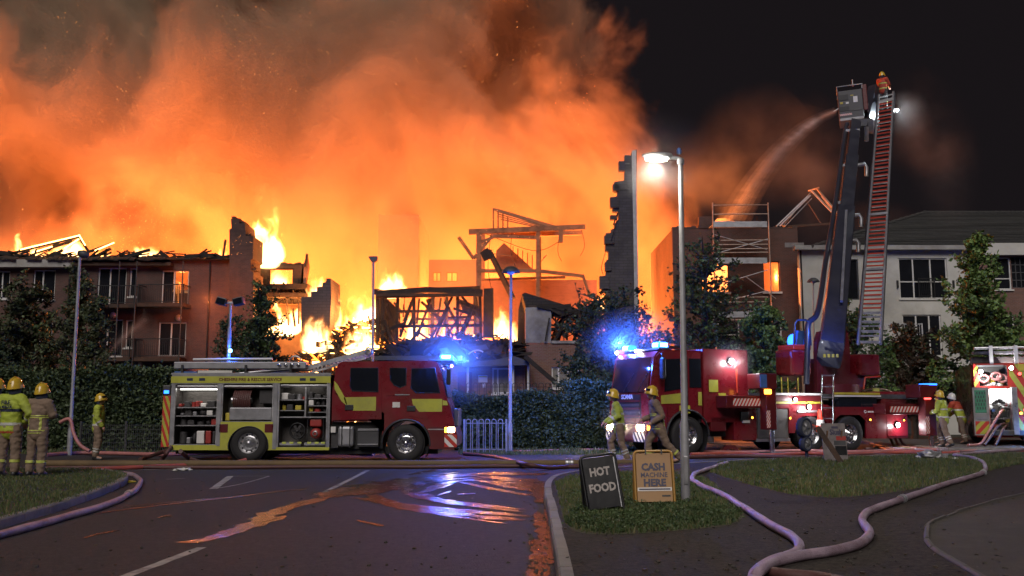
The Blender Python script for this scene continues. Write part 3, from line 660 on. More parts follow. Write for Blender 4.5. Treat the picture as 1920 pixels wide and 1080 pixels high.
rb = debris_bars(rnd, (bx(-100), bx(430), YB + .2, YB + 2.5, bz(483), bz(470)), 150, (.4, 1.7), (.04, .11), .28)
for a, b in (((36, 470), (148, 444)), ((60, 476), (135, 452)), ((148, 444), (165, 470)), ((150, 478), (210, 457)), ((180, 480), (208, 466)), ((418, 482), (423, 450)), ((395, 480), (430, 492)), ((90, 470), (112, 452)), ((5, 480), (75, 461))):
    rb.bar(Q(*a, YB + 1.2), Q(*b, YB + 1.4), .10, .16)
part(rb, 'burnt_rafters', 'char', B1)
for a, b in (((38, 468), (150, 441)), ((148, 440), (160, 460)), ((120, 466), (148, 448)), ((178, 470), (214, 455)), ((60, 474), (98, 462))):
    part(MB().bar(Q(*a, YB + 1.0), Q(*b, YB + 1.1), .05, .06), 'glowing_rafter', 'ember_hot', B1)
lamp('block_fire_light', 'POINT', Q(338, 545, YB + 3.0), 520, (1, .34, .07), r=.1); lamp('block_fire_light', 'POINT', Q(300, 525, YB + 4.5), 300, (1, .30, .05), r=.1)
lamp('block_fire_light', 'POINT', Q(236, 556, YB + 2.5), 60, (1, .32, .06), r=.1); lamp('block_fire_light', 'POINT', Q(390, 560, YB - 2.5), 260, (1, .20, .04), r=.1)  # the last lamp hangs outside the rooms, in front of the facade
for x in (345, 332, 309): part(MB().box(bx(x) - .25, bx(x) + .2, YB + .8, YB + 1.3, bz(572), bz(572) + .8), 'burnt_furniture', 'char_brown', B1)

# --- broken party wall beside it
def silhouette(name, label, pts, Y, depth, mat, cat='wall ruin', rz=0):
    poly = pxpoly(pts, Y); cx = sum(p[0] for p in poly) / len(poly)
    o = wthing(name, label, cat, (cx, Y, 0)); pm = MB().prism(poly, Y, Y + depth, 'y'); return o, part(pm, 'wall', mat, o)
Bw, _ = silhouette('party_wall', 'tall dark stepped brick wall stub standing beside the burning block', [(430, 780), (430, 430), (434, 428), (433, 410), (449, 409), (449, 419), (459, 418), (461, 442), (475, 443), (474, 485), (470, 487), (470, 508), (475, 510), (474, 600), (472, 780)], 55.2, 2.2, 'brick_burnt')
for i, (x, y) in enumerate(((437, 407), (454, 416), (467, 440), (472, 498), (476, 505))):
    p = Q(x, y, 55.4); part(MB().bbox(p.x - .11, p.x + .12, 55.4, 56.3, p.z - .05, p.z + .05, .01), 'loose_brick', 'brick_burnt', Bw)
# --- gutted flat with the bright window opening, in the middle
Yc = 59.0
cX = lambda x: XW(x, Yc); cZ = lambda y: ZW(y, Yc)
B3 = wthing('gutted_flat', 'gutted flat with a blazing window opening and charred floor edges', 'building', (cX(520), Yc, 0))
mb = wall_mesh(cX(474), cX(566), cZ(536), cZ(496), Yc, .3, [(cX(500), cX(547), cZ(536), cZ(503))]); part(mb, 'wall', 'char_brown', B3)
mb = MB()
for k in range(16):
    x = cX(474) + (cX(566) - cX(474)) * k / 16; mb.box(x, x + (cX(566) - cX(474)) / 16 * .97, Yc - .03, Yc + .33, cZ(496) - .02, cZ(496) + rnd.uniform(.02, .16))
part(mb, 'wall_top', 'char', B3)
window(B3, cX(500) + .01, cX(547) - .01, cZ(536) + .01, cZ(503) - .01, Yc + .1, glass=None, frame='char_brown', sill=False)
for y0, y1, xe, dy in ((534, 544, 578, -.5), (552, 560, 582, -.9)):
    part(MB().box(cX(470), cX(xe), Yc + dy, Yc + 3, cZ(y1), cZ(y0)), 'floor_edge', 'char', B3)
    part(debris_bars(rnd, (cX(476), cX(xe - 4), Yc + dy, Yc + .4, cZ(y1 + 3), cZ(y0)), 40, (.2, .9), (.03, .07), .9), 'hanging_debris', 'char', B3)
part(MB().prism(pxpoly([(563, 536), (567, 500), (576, 478), (579, 500), (573, 536)], Yc), Yc, Yc + .3, 'y'), 'wall_stub', 'timber', B3)
part(MB().bar(Q(572, 500, Yc - .1), Q(576, 476, Yc - .1), .12), 'post', 'char', B3)
part(MB().box(cX(474), cX(572), Yc + 3.2, Yc + 3.5, 0, cZ(560)), 'back_wall', 'ply', B3)
mb = MB()
for x, y0, y1 in ((541, 610, 560), (553, 612, 578), (560, 608, 566), (480, 612, 562), (497, 615, 585), (505, 612, 575)): mb.bar(Q(x, y0, Yc - .8), Q(x + R.uniform(-5, 5), y1, Yc - .6), .09)
part(mb, 'charred_stud', 'char', B3)
# --- short stepped wall
Bs, _ = silhouette('stepped_wall', 'short stepped block wall with one side lit orange', [(565, 660), (565, 557), (583, 556), (583, 547), (594, 546), (594, 538), (604, 537), (605, 530), (611, 529), (612, 522), (620, 522), (621, 560), (617, 625), (612, 660)], 55.0, 3.0, 'block_work')

# --- charred timber frame hall
Yt = 53.5
tq = lambda x, y, d=0: Q(x, y, Yt + d)
Bt = wthing('timber_frame', 'charred timber frame of a collapsed house with leaning braces', 'building', (XW(800, Yt), Yt, 0))
def beams(name, lst, w, mat='char', h=None, parent=Bt, fn=tq):
    for a, b in lst: part(MB().bar(fn(*a), fn(*b), w * R.uniform(.85, 1.15), h, ), name, mat, parent)
beams('wall_plate', [((704, 551), (800, 543)), ((798, 543), (905, 548)), ((706, 548, 3.5), (900, 541, 3.5)), ((704, 548), (708, 546, 3.5))], .24, h=.30)
beams('roof_board', [((705, 553, -.3), (905, 553, -.5)), ((706, 557, -.2), (880, 553, -.3))], .14, 'char_brown')
beams('post', [((708, 640), (708, 548)), ((717, 640), (719, 550)), ((744, 640, .3), (746, 552, .3)), ((777, 640), (776, 552)), ((810, 640, 3), (812, 552, 3)), ((838, 640, 3), (838, 552, 3)), ((858, 640), (858, 552)), ((902, 640, .4), (900, 548, .4)), ((891, 640, 3), (890, 552, 3))], .18)
beams('brace', [((750, 632), (772, 566)), ((782, 632), (808, 560)), ((812, 628), (848, 556)), ((830, 640), (858, 600)), ((858, 636), (888, 572)), ((840, 596), (884, 594)), ((842, 575, -.4), (816, 632, -.4)), ((850, 578, -.5), (884, 590, -.5)), ((884, 590, -.5), (862, 640, -.6)), ((790, 566, 1), (828, 598, 1)), ((722, 556, .6), (744, 622, .6)), ((712, 625, -.5), (760, 605, -.2)), ((730, 620, 1), (700, 598, 1)), ((866, 556, .4), (902, 600, .4)), ((770, 640, -.7), (795, 606, -.4)), ((735, 640, -.6), (722, 600, -.5))], .14)
beams('rail', [((745, 584), (838, 583)), ((745, 612), (905, 610)), ((776, 598, 3), (890, 600, 3)), ((858, 566, .2), (902, 582, .2))], .15)
part(MB().prism(pxpoly([(708, 640), (708, 558), (722, 556), (742, 575), (746, 640)], Yt + .9), Yt + .9, Yt + 1.0, 'y'), 'wall_panel', 'char_brown', Bt)
part(MB().prism(pxpoly([(860, 560), (900, 575), (902, 598), (868, 585)], Yt + 1.2), Yt + 1.2, Yt + 1.3, 'y'), 'wall_panel', 'char_brown', Bt)
part(MB().prism(pxpoly([(906, 640), (907, 541), (925, 540), (926, 640)], Yt - .3), Yt - .3, Yt + .2, 'y'), 'wall_stub', 'char', Bt)
part(MB().prism(pxpoly([(970, 660), (972, 580), (979, 552), (984, 560), (984, 660)], Yt - .3), Yt - .3, Yt + .3, 'y'), 'wall_stub', 'char', Bt)
part(MB().prism(pxpoly([(704, 700), (704, 640), (985, 636), (985, 700)], Yt + 2), Yt + 2, Yt + 4, 'y'), 'ground_storey', 'brick_burnt', Bt)
# leaning box beam with a burnt panel on its end
part(MB().bar(tq(917, 470, 3), tq(962, 560, 2), .22, .26), 'leaning_beam', 'char_brown', Bt)
part(MB().prism(pxpoly([(900, 475), (914, 465), (923, 478), (922, 484), (908, 490)], Yt + 2.9), Yt + 2.7, Yt + 3.0, 'y'), 'beam_panel', 'char', Bt)

# --- rubble heap full of embers
def heap(name, label, pxs, Y0, Y1, seed, nbars, parent_cat='rubble'):
    rr = random.Random(seed); top = [(XW(x, Y0 + 1), ZW(y, Y0 + 1)) for x, y in pxs]
    x0, x1 = top[0][0], top[-1][0]
    def hz(x):
        for (a, za), (b, zb) in zip(top, top[1:]):
            if a <= x <= b: return za + (zb - za) * (x - a) / (b - a)
        return top[-1][1]
    mb = MB(); nx, ny = 90, 16; P = []
    for j in range(ny + 1):
        v = j / ny
        for i in range(nx + 1):
            x = x0 + (x1 - x0) * i / nx; y = Y0 + (Y1 - Y0) * v
            z = hz(x) * (min(1, v * 1.7) ** .6) + .35 * mnoise.noise(Vector((x * 1.2, y * 1.2, seed))) + .2 * mnoise.noise(Vector((x * 4, y * 4, seed)))
            P.append((x, y, max(0, z - .25)))
    mb.add(P, [(j * (nx + 1) + i, j * (nx + 1) + i + 1, (j + 1) * (nx + 1) + i + 1, (j + 1) * (nx + 1) + i) for j in range(ny) for i in range(nx)])
    o = wthing(name, label, parent_cat, ((x0 + x1) / 2, Y0, 0)); part(mb, 'ash_heap', 'char_brown', o, fix=False)
    bars = MB(); em = MB(); hot = MB()
    for k in range(nbars):
        v = rr.random() ** .8; x = rr.uniform(x0, x1); y = Y0 + (Y1 - Y0) * v; z = max(.1, hz(x) * (min(1, v * 1.7) ** .6) + rr.uniform(-.30, .06))
        a = rr.uniform(0, 2 * pi); e = rr.gauss(0, .28); d = Vector((cos(a) * cos(e), sin(a) * cos(e), sin(e))) * (rr.uniform(.08, .42) if rr.random() < .8 else rr.uniform(.4, 1.0))
        t = bars if rr.random() < .76 else (em if rr.random() < .75 else hot)
        w = rr.uniform(.025, .085) if t is bars else rr.uniform(.02, .05)
        t.bar(Vector((x, y, z)) - d, Vector((x, y, z)) + d, w, w * rr.choice((1, 1, 2.5, 4)))
    return o, bars, em, hot
for nm, lab, pxs, Y0, Y1, sd, nb in (
    ('rubble_heap', 'glowing heap of rubble and embers under the tallest flames', [(536, 668), (570, 655), (600, 640), (622, 610), (660, 598), (700, 604), (720, 628), (735, 655)], 51.5, 57, 4, 1500),
    ('rubble_heap', 'dark heap of charred rubble below the timber frame', [(690, 668), (740, 645), (820, 632), (900, 628), (955, 640), (990, 655)], 50.0, 53.3, 5, 1300)):
    o, b1, b2, b3 = heap(nm, lab, pxs, Y0, Y1, sd, nb)
    for m_, mt, n_ in ((b1, 'char', 'charred_timber'), (b2, 'ember', 'ember'), (b3, 'ember_hot', 'ember')):
        if sd == 5 and mt != 'char': m_.f = m_.f[:len(m_.f) // 6 // 5 * 6]; m_.m = m_.m[:len(m_.f)]; m_.sm = m_.sm[:len(m_.f)]
        if m_.f:
            q = part(m_, n_, mt, o); q["kind"] = "stuff"

# --- low brick wing with a canopy, in front of the frame
Yw = 47.0
wx = lambda x: XW(x, Yw, 700); wz = lambda y: ZW(y, Yw)
Bl = wthing('brick_wing', 'low brick entrance wing with white window under collapsed dark roofing', 'building', (wx(920), Yw, 0))
hs = [(wx(923), wx(957), wz(738), wz(690)), (wx(858), wx(885), 0, wz(697))]
part(wall_mesh(wx(690), wx(985), 0, wz(686), Yw, .3, hs), 'wall', 'brick_pale', Bl)
window(Bl, *hs[0], Yw + .08, cols=(.3,), glass='curtain'); part(MB().box(hs[1][0], hs[1][1], Yw + .12, Yw + .18, 0, hs[1][3]), 'door', 'red_dark', Bl)
part(MB().box(wx(897), wx(914), Yw - .03, Yw - .004, wz(717), wz(704)), 'notice_board', 'white_vinyl', Bl)
part(MB().box(wx(897.5), wx(913.5), Yw - .036, Yw - .031, wz(707.5), wz(705)), 'notice_stripe', 'yellow_vinyl', Bl)
part(MB().box(wx(905), wx(910), Yw - .03, Yw - .004, wz(727), wz(719)), 'entry_panel', 'white_vinyl', Bl)
for x, yt in ((878, 676), (962, 670), (990, 678)): part(MB().cyl((wx(x), Yw - .5, 0), (wx(x), Yw - .5, wz(yt)), .06), 'canopy_post', 'white_frame', Bl)
part(MB().prism([(wx(868), wz(682)), (wx(930), wz(676)), (wx(963), wz(669)), (wx(992), wz(680)), (wx(992), wz(686)), (wx(868), wz(689))], Yw - .9, Yw + 2, 'y'), 'canopy', 'dark_grey', Bl)
sh = MB(); rr = random.Random(8)
for k in range(70):
    c = Q(rr.uniform(690, 985), rr.uniform(648, 684), rr.uniform(Yw, Yw + 3)); s_ = rr.uniform(.2, .8)
    Mx = Matrix.Translation(c) @ Matrix.Rotation(rr.uniform(0, 6), 4, 'Z') @ Matrix.Rotation(rr.gauss(0, .5), 4, 'X') @ Matrix.Rotation(rr.gauss(0, .5), 4, 'Y')
    sh.mat(rr.choice((0, 0, 0, 1))).box(-s_, s_, -s_ * .5, s_ * .5, -.02, .02, Mx)
part(sh, 'fallen_roof_sheet', ['char', 'dark_grey'], Bl)["kind"] = "stuff"
part(MB().tube(spline([tuple(Q(*p, Yw - .5)) for p in ((878, 664), (888, 658), (898, 657), (906, 660))], 5), .04, 6), 'bent_strip', 'white_frame', Bl)
part(MB().bar(Q(984, 668, Yw - 1.2), Q(1040, 716, Yw - 1.2), .28, .2), 'fallen_beam', 'char', Bl)
part(MB().box(wx(690), wx(868) - .01, Yw - .4, Yw + 2.5, wz(676), wz(668)), 'flat_roof', 'dark_grey', Bl)
# --- rendered and brick house end
Yh = 48.5
hx = lambda x: XW(x, Yh, 650); hz_ = lambda y: ZW(y, Yh)
Bh = wthing('house_end', 'brick house end with a pale rendered upper panel and fallen roof', 'building', (hx(1050), Yh, 0))
wn = (hx(1034), hx(1086), hz_(728), hz_(688))
part(wall_mesh(hx(986), hx(1195), 0, hz_(644), Yh, .3, [wn]), 'wall', 'brick_pale', Bh); window(Bh, *wn, Yh + .08, cols=(.25, .6), glass='curtain')
part(MB().prism(pxpoly([(985, 643), (985, 577), (1000, 576), (1020, 577), (1032, 580), (1034, 590), (1033, 643)], Yh), Yh - .02, Yh + .3, 'y'), 'rendered_panel', 'render_soot', Bh)
part(MB().box(hx(1034), hx(1125), Yh - .08, Yh + .3, hz_(644), hz_(639)), 'ledge', 'render_soot', Bh)
part(MB().prism(pxpoly([(979, 552), (984, 549), (1030, 563), (1082, 579), (1105, 592), (1098, 600), (1060, 590), (1020, 575), (986, 577)], Yh + .5), Yh + .4, Yh + 3.5, 'y'), 'fallen_roof', 'roof_tile_burnt', Bh)
part(debris_bars(random.Random(4), (hx(1036), hx(1120), Yh - .1, Yh + 1.5, hz_(640), hz_(575)), 110, (.4, 1.8), (.04, .1), .7), 'charred_timber', 'char', Bh)["kind"] = "stuff"
part(MB().bar(Q(1060, 600, Yh), Q(1140, 556, Yh + 1), .14), 'leaning_rafter', 'char', Bh); part(MB().bar(Q(1050, 592, Yh), Q(1130, 570, Yh + 1), .12), 'leaning_rafter', 'char', Bh)
part(MB().bar(Q(1022, 640, Yh - .2), Q(1030, 596, Yh - .2), .07), 'hanging_batten', 'char', Bh)
part(MB().box(hx(986), hx(1195), Yh + .31, Yh + 3.5, hz_(665), hz_(660)), 'floor_slab', 'char', Bh)

# --- smoke veiled tower and roof frame behind
B4 = wthing('brick_tower', 'square brick stair tower veiled by orange smoke', 'building', (XW(745, 70), 70, 0))
part(MB().box(XW(706, 70), XW(783, 70), 70, 78.6, 0, ZW(404, 70)), 'wall', 'brick_pale', B4)
cp_ = MB()
for k in range(12):
    x = XW(706, 70) + k * .25; cp_.box(x, x + .245, 70.001, 70.5, ZW(404, 70) + .001, ZW(404, 70) + R.uniform(.02, .12))
part(cp_, 'parapet', 'brick_pale', B4)
B5 = wthing('roofless_wing', 'roofless low wing with burning windows behind the tower', 'building', (XW(850, 71), 71, 0))
h5 = [(XW(a, 71), XW(b, 71), ZW(528, 71), ZW(510, 71)) for a, b in ((810, 826), (836, 857))]
part(wall_mesh(XW(803, 71), XW(900, 71), 0, ZW(487, 71), 71, .3, h5), 'wall', 'brick_pale', B5)
for h in h5: window(B5, *h, 71.1, cols=(.5,), glass=None, frame='char_brown', sill=False)
Ys = 64.0
sq = lambda x, y, d=0: Q(x, y, Ys + d)
B6 = wthing('roof_frame', 'skeleton of posts and purlins carrying a torn roof panel in the smoke', 'building', (XW(980, Ys), Ys, 0))
S = lambda n, l, w, m='timber', h=None: beams(n, l, w, m, h, B6, sq)
S('post', [((897, 640), (898, 432)), ((1008, 640), (1009, 430)), ((905, 640, 5), (906, 438, 5)), ((1012, 640, 5), (1011, 440, 5)), ((1051, 455), (1052, 424))], .30)
S('purlin', [((879, 435), (1097, 426)), ((920, 442, 4), (1090, 436, 4))], .30, h=.34); S('purlin', [((925, 443), (1012, 446)), ((900, 508), (1010, 508)), ((1010, 508), (1092, 518)), ((1092, 515), (1105, 555)), ((900, 525, 3), (1060, 520, 3))], .20)
S('brace', [((860, 445), (888, 485)), ((888, 485), (918, 448)), ((898, 455), (925, 445)), ((1052, 424), (1051, 455))], .2, 'timber')
S('rafter', [((925, 392, i * .0), (925 + 0, 438)) for i in (0,)] + [((934 + i * 9, 396 + i * 5), (934 + i * 9, 440)) for i in range(3)], .10)
part(MB().add([sq(924, 390), sq(935, 392, 5), sq(1042, 423, 5), sq(1036, 427, 0), sq(924, 394), sq(935, 396, 5), sq(1042, 427, 5), sq(1036, 431)], [(0, 1, 2, 3), (7, 6, 5, 4), (0, 3, 7, 4), (1, 5, 6, 2), (0, 4, 5, 1), (3, 2, 6, 7)]), 'roof_panel', 'ply', B6)
S('batten', [((930 + i * 3, 396 + i * 5, -.15), (1036 - i * 2, 428 + i * 1, -.15)) for i in range(4)], .06, 'timber')
part(MB().add([sq(945, 455, 2), sq(1000, 505, 2), sq(1000, 512, 2), sq(930, 512, 2), sq(930, 470, 2)], [(0, 1, 2, 3, 4)]).add([sq(945, 455, 2.1), sq(1000, 505, 2.1), sq(1000, 512, 2.1), sq(930, 512, 2.1), sq(930, 470, 2.1)], [(4, 3, 2, 1, 0)]), 'stair_panel', 'ply', B6)
S('baluster', [((962 + i * 9, 462 + i * 4, 1.6), (962 + i * 9, 478 + i * 7, 1.6)) for i in range(6)], .07)
S('batten', [((1015, 490), (1025, 478)), ((1025, 478), (1018, 484)), ((920, 475), (960, 480))], .05)
part(MB().box(XW(903, Ys + 6), XW(1120, Ys + 6), Ys + 6, Ys + 6.3, 0, ZW(525, Ys + 6)), 'back_wall', 'brick_pale', B6)

# --- tall torn gable wall
Yg = 54.5
Bg = wthing('gable_wall', 'tall ragged gable wall standing alone with bricks torn from one edge', 'wall ruin', (XW(1165, Yg), Yg, 0))
gp = [(1194, 720), (1194, 280), (1185, 284), (1183, 292), (1172, 294), (1171, 338), (1152, 341), (1151, 358), (1158, 360), (1157, 368), (1148, 370), (1149, 396), (1161, 398), (1160, 410), (1152, 420), (1153, 428), (1146, 430), (1146, 436), (1136, 437), (1135, 470), (1141, 472), (1141, 486), (1137, 488), (1136, 516), (1128, 518), (1128, 546), (1136, 548), (1136, 720)]
part(MB().prism(pxpoly(gp[::-1], Yg), Yg, Yg + .45, 'y'), 'wall', 'block_work', Bg)
part(MB().box(XW(1188, Yg, 500), XW(1194, Yg, 500) + .05, Yg - .12, Yg - .004, 0, ZW(283, Yg)), 'corner_trim', 'galv', Bg)
for x, y, w_, h_ in ((1164, 350, 12, 5), (1152, 380, 8, 10), (1155, 352, 6, 6), (1142, 450, 9, 8), (1133, 530, 9, 12), (1166, 312, 6, 9), (1150, 408, 6, 4), (1140, 500, 6, 8), (1176, 300, 5, 8)):
    a, b = Q(x - w_, y + h_, Yg), Q(x + w_, y - h_, Yg); part(MB().bbox(a.x, b.x, Yg - .12, Yg + .3, a.z, b.z, .02), 'torn_block', 'block_work', Bg)
part(MB().bar(Q(1150, 422, Yg), Q(1158, 400, Yg), .08), 'hanging_tie', 'char', Bg)

# --- brick block with glowing window openings, and the scaffold tower in front
Yk = 57.0
kx = lambda x: XW(x, Yk, 560); kz = lambda y: ZW(y, Yk)
Bk = wthing('brick_block', 'brick block with empty window openings glowing orange behind the scaffold tower', 'building', (kx(1380), Yk, 0))
kh = [(kx(1317), kx(1368), kz(548), kz(494)), (kx(1433), kx(1464), kz(547), kz(490)), (kx(1433), kx(1464), kz(655), kz(597)), (kx(1340), kx(1385), kz(655), kz(600))]
part(wall_mesh(kx(1263), kx(1500), 0, kz(428), Yk, .35, kh), 'wall', 'brick', Bk)
for h in kh[2:]: window(Bk, *h, Yk + .1, rows=(.5,))
for h in kh[:2]:
    part(MB().box(h[0] - .08, h[1] + .08, Yk - .12, Yk + .2, h[2] - .12, h[2] - .002), 'sill', 'white_frame', Bk)
    window(Bk, *h, Yk + .1, glass=None, frame='char_brown', sill=False, fw=.05)
part(MB().box(kx(1263), kx(1263) + .3, Yk + .36, Yk + 9, 0, kz(430)), 'side_wall', 'brick', Bk); part(MB().box(kx(1500) - .3, kx(1500), Yk + .36, Yk + 9, 0, kz(430)), 'side_wall', 'brick', Bk)
part(MB().box(kx(1263) + .31, kx(1500) - .31, Yk + 7, Yk + 7.3, 0, kz(452)), 'back_wall', 'room', Bk)
part(MB().box(kx(1263) + .31, kx(1500) - .31, Yk + .36, Yk + 6.99, kz(575), kz(568)), 'floor_slab', 'room', Bk)
part(MB().box(kx(1314), kx(1340), Yk - .05, Yk + .3, kz(428) + .002, kz(406)), 'parapet_stub', 'brick_burnt', Bk)
part(MB().box(kx(1475), kx(1511), Yk - .03, Yk - .003, kz(464), kz(455)), 'stone_band', 'render_soot', Bk)
ln = MB()
for k in range(26):
    x = kx(1263) + k * (kx(1500) - kx(1263)) / 26; ln.box(x + .004, x + (kx(1500) - kx(1263)) / 26 - .004, Yk - .02, Yk + .37, kz(428) + .001, kz(428) + R.uniform(.03, .14))
part(ln, 'parapet', 'brick_burnt', Bk)
for x, y in ((1340, 520), (1450, 520)): lamp('block_fire_light', 'POINT', Q(x, y, Yk + 4), 620, (1, .27, .05), r=.1)
Bd = wthing('collapsed_truss', 'collapsed metal roof truss sticking up past the brick block', 'roof truss', tuple(Q(1500, 425, 58.5)))
for a, b, w_, m_ in (((1456, 424), (1514, 368), .08, 'galv'), ((1462, 424), (1520, 366), .08, 'galv'), ((1472, 424), (1522, 372), .05, 'galv'), ((1468, 424), (1522, 358), .05, 'scaf_steel'), ((1520, 356), (1562, 400), .10, 'scaf_steel'), ((1532, 354), (1572, 402), .10, 'scaf_steel'), ((1516, 358), (1536, 352), .08, 'scaf_steel'), ((1540, 368), (1575, 412), .05, 'galv'), ((1510, 372), (1540, 420), .05, 'char_brown')):
    part(MB().bar(Q(*a, 58.5 + R.uniform(-.4, .4)), Q(*b, 58.5 + R.uniform(-.4, .4)), w_), 'truss_bar', m_, Bd)
part(MB().bar(Q(1470, 425, 58.5), Q(1580, 418, 58.5), .12), 'truss_bar', 'char_brown', Bd)
Ya = 54.6
Sc = wthing('scaffold_tower', 'scaffold tower with boarded lifts and cross bracing against the brick block', 'scaffold', tuple(Vector((XW(1388, Ya), Ya, 0))))
aq = lambda x, y, d=0: Q(x, y, Ya + d)
def scaf(n, l, r=.033, m='scaf_steel'):
    for a, b in l: part(MB().cyl(aq(*a), aq(*b), r, n=8), n, m, Sc)
for x in (1336, 1440):
    for d in (0, 1.3):
        p = aq(x, 380, d); part(MB().cyl((p.x, p.y, .0), p, .04, n=8), 'standard', 'scaf_steel', Sc)
scaf('guard_rail', [((1336, y, d), (1440, y - 1, d)) for y in (385, 402, 451, 459, 467, 474, 558, 567, 600) for d in (0, 1.3)])
scaf('diagonal_brace', [((1340, 476), (1440, 448)), ((1340, 440), (1438, 468)), ((1360, 530), (1440, 506)), ((1400, 520), (1455, 560)), ((1380, 560), (1440, 545)), ((1405, 617), (1440, 603)), ((1340, 610), (1436, 570))], .025, 'galv')
for y in (419, 487, 588):
    a, b = aq(1336, y), aq(1440, y)
    for k in range(5): part(MB().box(a.x + .05, b.x - .05, Ya + .06 + k * .245, Ya + .06 + k * .245 + .225, a.z - .04, a.z), 'board', 'scaf_board', Sc)
    part(MB().box(a.x + .06, b.x - .06, Ya - .04, Ya - .01, a.z - .22, a.z + .12), 'toe_board', 'galv', Sc)

# --- pale rendered block on the right
Yr = 55.5
rx = lambda x: XW(x, Yr, 560); rz_ = lambda y: ZW(y, Yr)
Br = wthing('rendered_block', 'pale rendered apartment block with dark tiled roof and brick end', 'building', (rx(1700), Yr, 0))
rh = [(rx(1688), rx(1779), rz_(560), rz_(484)), (rx(1582), rx(1612), rz_(562), rz_(486)), (rx(1690), rx(1762), rz_(668), rz_(590)), (rx(1660), rx(1752), 0, rz_(692))]
part(wall_mesh(rx(1501), rx(1832), 0, rz_(464), Yr, .35, rh), 'wall', 'render_white', Br)
rb_ = [(rx(1863), rx(1898), rz_(543), rz_(483)), (rx(1899), rx(1945), rz_(540), rz_(482)), (rx(1863), rx(1898), rz_(650), rz_(590))]
part(wall_mesh(rx(1832) + .005, rx(2080), 0, rz_(480), Yr - .05, .35, rb_), 'brick_wall', 'brick_pale', Br)
window(Br, *rb_[0], Yr + .02, rows=(.34,)); window(Br, *rb_[2], Yr + .02, rows=(.5,)); window(Br, *rb_[1], Yr + .02, cols=(.2, .4, .6, .8), rows=(.25, .5, .75), fw=.05, frame='dark_grey', sill=False)
fw_ = window(Br, *rh[0], Yr + .08, cols=(.30, .66), rows=(.42,)); window(Br, *rh[1], Yr + .08, frame='dark_grey', sill=False); window(Br, *rh[2], Yr + .08, cols=(.36, .7))
part(MB().box(rh[0][0] + 1.05, rh[0][0] + 1.9, Yr + .7, Yr + .74, rh[0][2], rh[0][3]), 'curtain', 'curtain', Br)
lp_ = MB().lathe([(.06, .0), (.16, .0), (.10, .22), (.04, .22)], (rx(1735), Yr + .35, rz_(507))); part(lp_, 'lamp_shade', 'render_white', Br)
part(MB().box(rx(1501) + .4, rx(2080), Yr + 4, Yr + 4.2, 0, rz_(470)), 'inner_wall', 'room_shade', Br)
railing(Br, rx(1722), rx(1751), Yr - .16, rz_(558), rz_(522))
for x in (1682, 1787): part(MB().box(rx(x), rx(x) + .1, Yr - .1, Yr - .004, rz_(540), rz_(526)), 'wall_lamp', 'black_plastic', Br)
part(MB().box(rx(1640), rx(1712), Yr - 1.2, Yr - .004, rz_(648), rz_(642)), 'balcony_slab', 'render_white', Br); railing(Br, rx(1642), rx(1710), Yr - 1.15, rz_(642), rz_(610), 'iron_white', .14)
part(MB().box(rh[3][0], rh[3][1], Yr + .15, Yr + .2, 0, rh[3][3]), 'garage_door', 'dark_grey', Br)
part(MB().box(rx(1490), rx(1832), Yr - .45, Yr + .1, rz_(470), rz_(462)), 'gutter', 'fascia', Br); part(MB().box(rx(1832) + .01, rx(2080), Yr - .45, Yr + .1, rz_(480), rz_(458)), 'fascia', 'render_white', Br)
part(MB().cyl((rx(1504), Yr - .06, 0), (rx(1504), Yr - .06, rz_(466)), .05), 'drainpipe', 'iron_black', Br); part(MB().cyl((rx(1829), Yr - .1, 0), (rx(1829), Yr - .1, rz_(466)), .05), 'drainpipe', 'iron_black', Br)
yr2 = Yr + 5.5
ridge_z = Q(1800, 399, yr2).z; xl = Q(1735, 399, yr2).x
A0, A1, A2, A3 = (rx(1520), Yr - .45, rz_(466)), (rx(2085), Yr - .45, rz_(459)), (rx(2085), yr2, ridge_z), (xl, yr2, ridge_z)
A4 = (rx(1520), Yr + 10.5, rz_(466)); A5 = (rx(2085), Yr + 10.5, rz_(459))
part(MB().add([A0, A1, A2, A3, A4, A5], [(0, 1, 2, 3), (0, 3, 4), (3, 2, 5, 4)]), 'roof', 'roof_tile', Br, fix=False)
# rows of tiles standing proud as shallow courses, ridge and hip tiles as pieces
cr_ = MB(); v0, v1 = Vector(A0), Vector(A3); w0, w1 = Vector(A1), Vector(A2)
for k in range(1, 24):
    t = k / 24; a, b = v0.lerp(v1, t), w0.lerp(w1, t); cr_.bar(a + Vector((0, -.03, .015)), b + Vector((0, -.03, .015)), .03, .03)
part(cr_, 'tile_course', 'roof_tile', Br)
for k in range(18):
    a = v0.lerp(v1, (k + .05) / 18); b = v0.lerp(v1, (k + .95) / 18); part(MB().cyl(a + Vector((0, 0, .03)), b + Vector((0, 0, .05)), .10, .12, 8), 'hip_tile', 'roof_tile', Br)
for k in range(24):
    a = v1.lerp(w1, (k + .03) / 24); b = v1.lerp(w1, (k + .97) / 24); part(MB().cyl(a + Vector((0, 0, .02)), b + Vector((0, 0, .02)), .11, .11, 8), 'ridge_tile', 'roof_tile', Br)
part(MB().prism(pxpoly([(1560, 466), (1590, 452), (1640, 440), (1655, 430), (1650, 466)], Yr + .3), Yr + .2, Yr + .6, 'y'), 'burnt_roof_edge', 'roof_tile_burnt', Br)

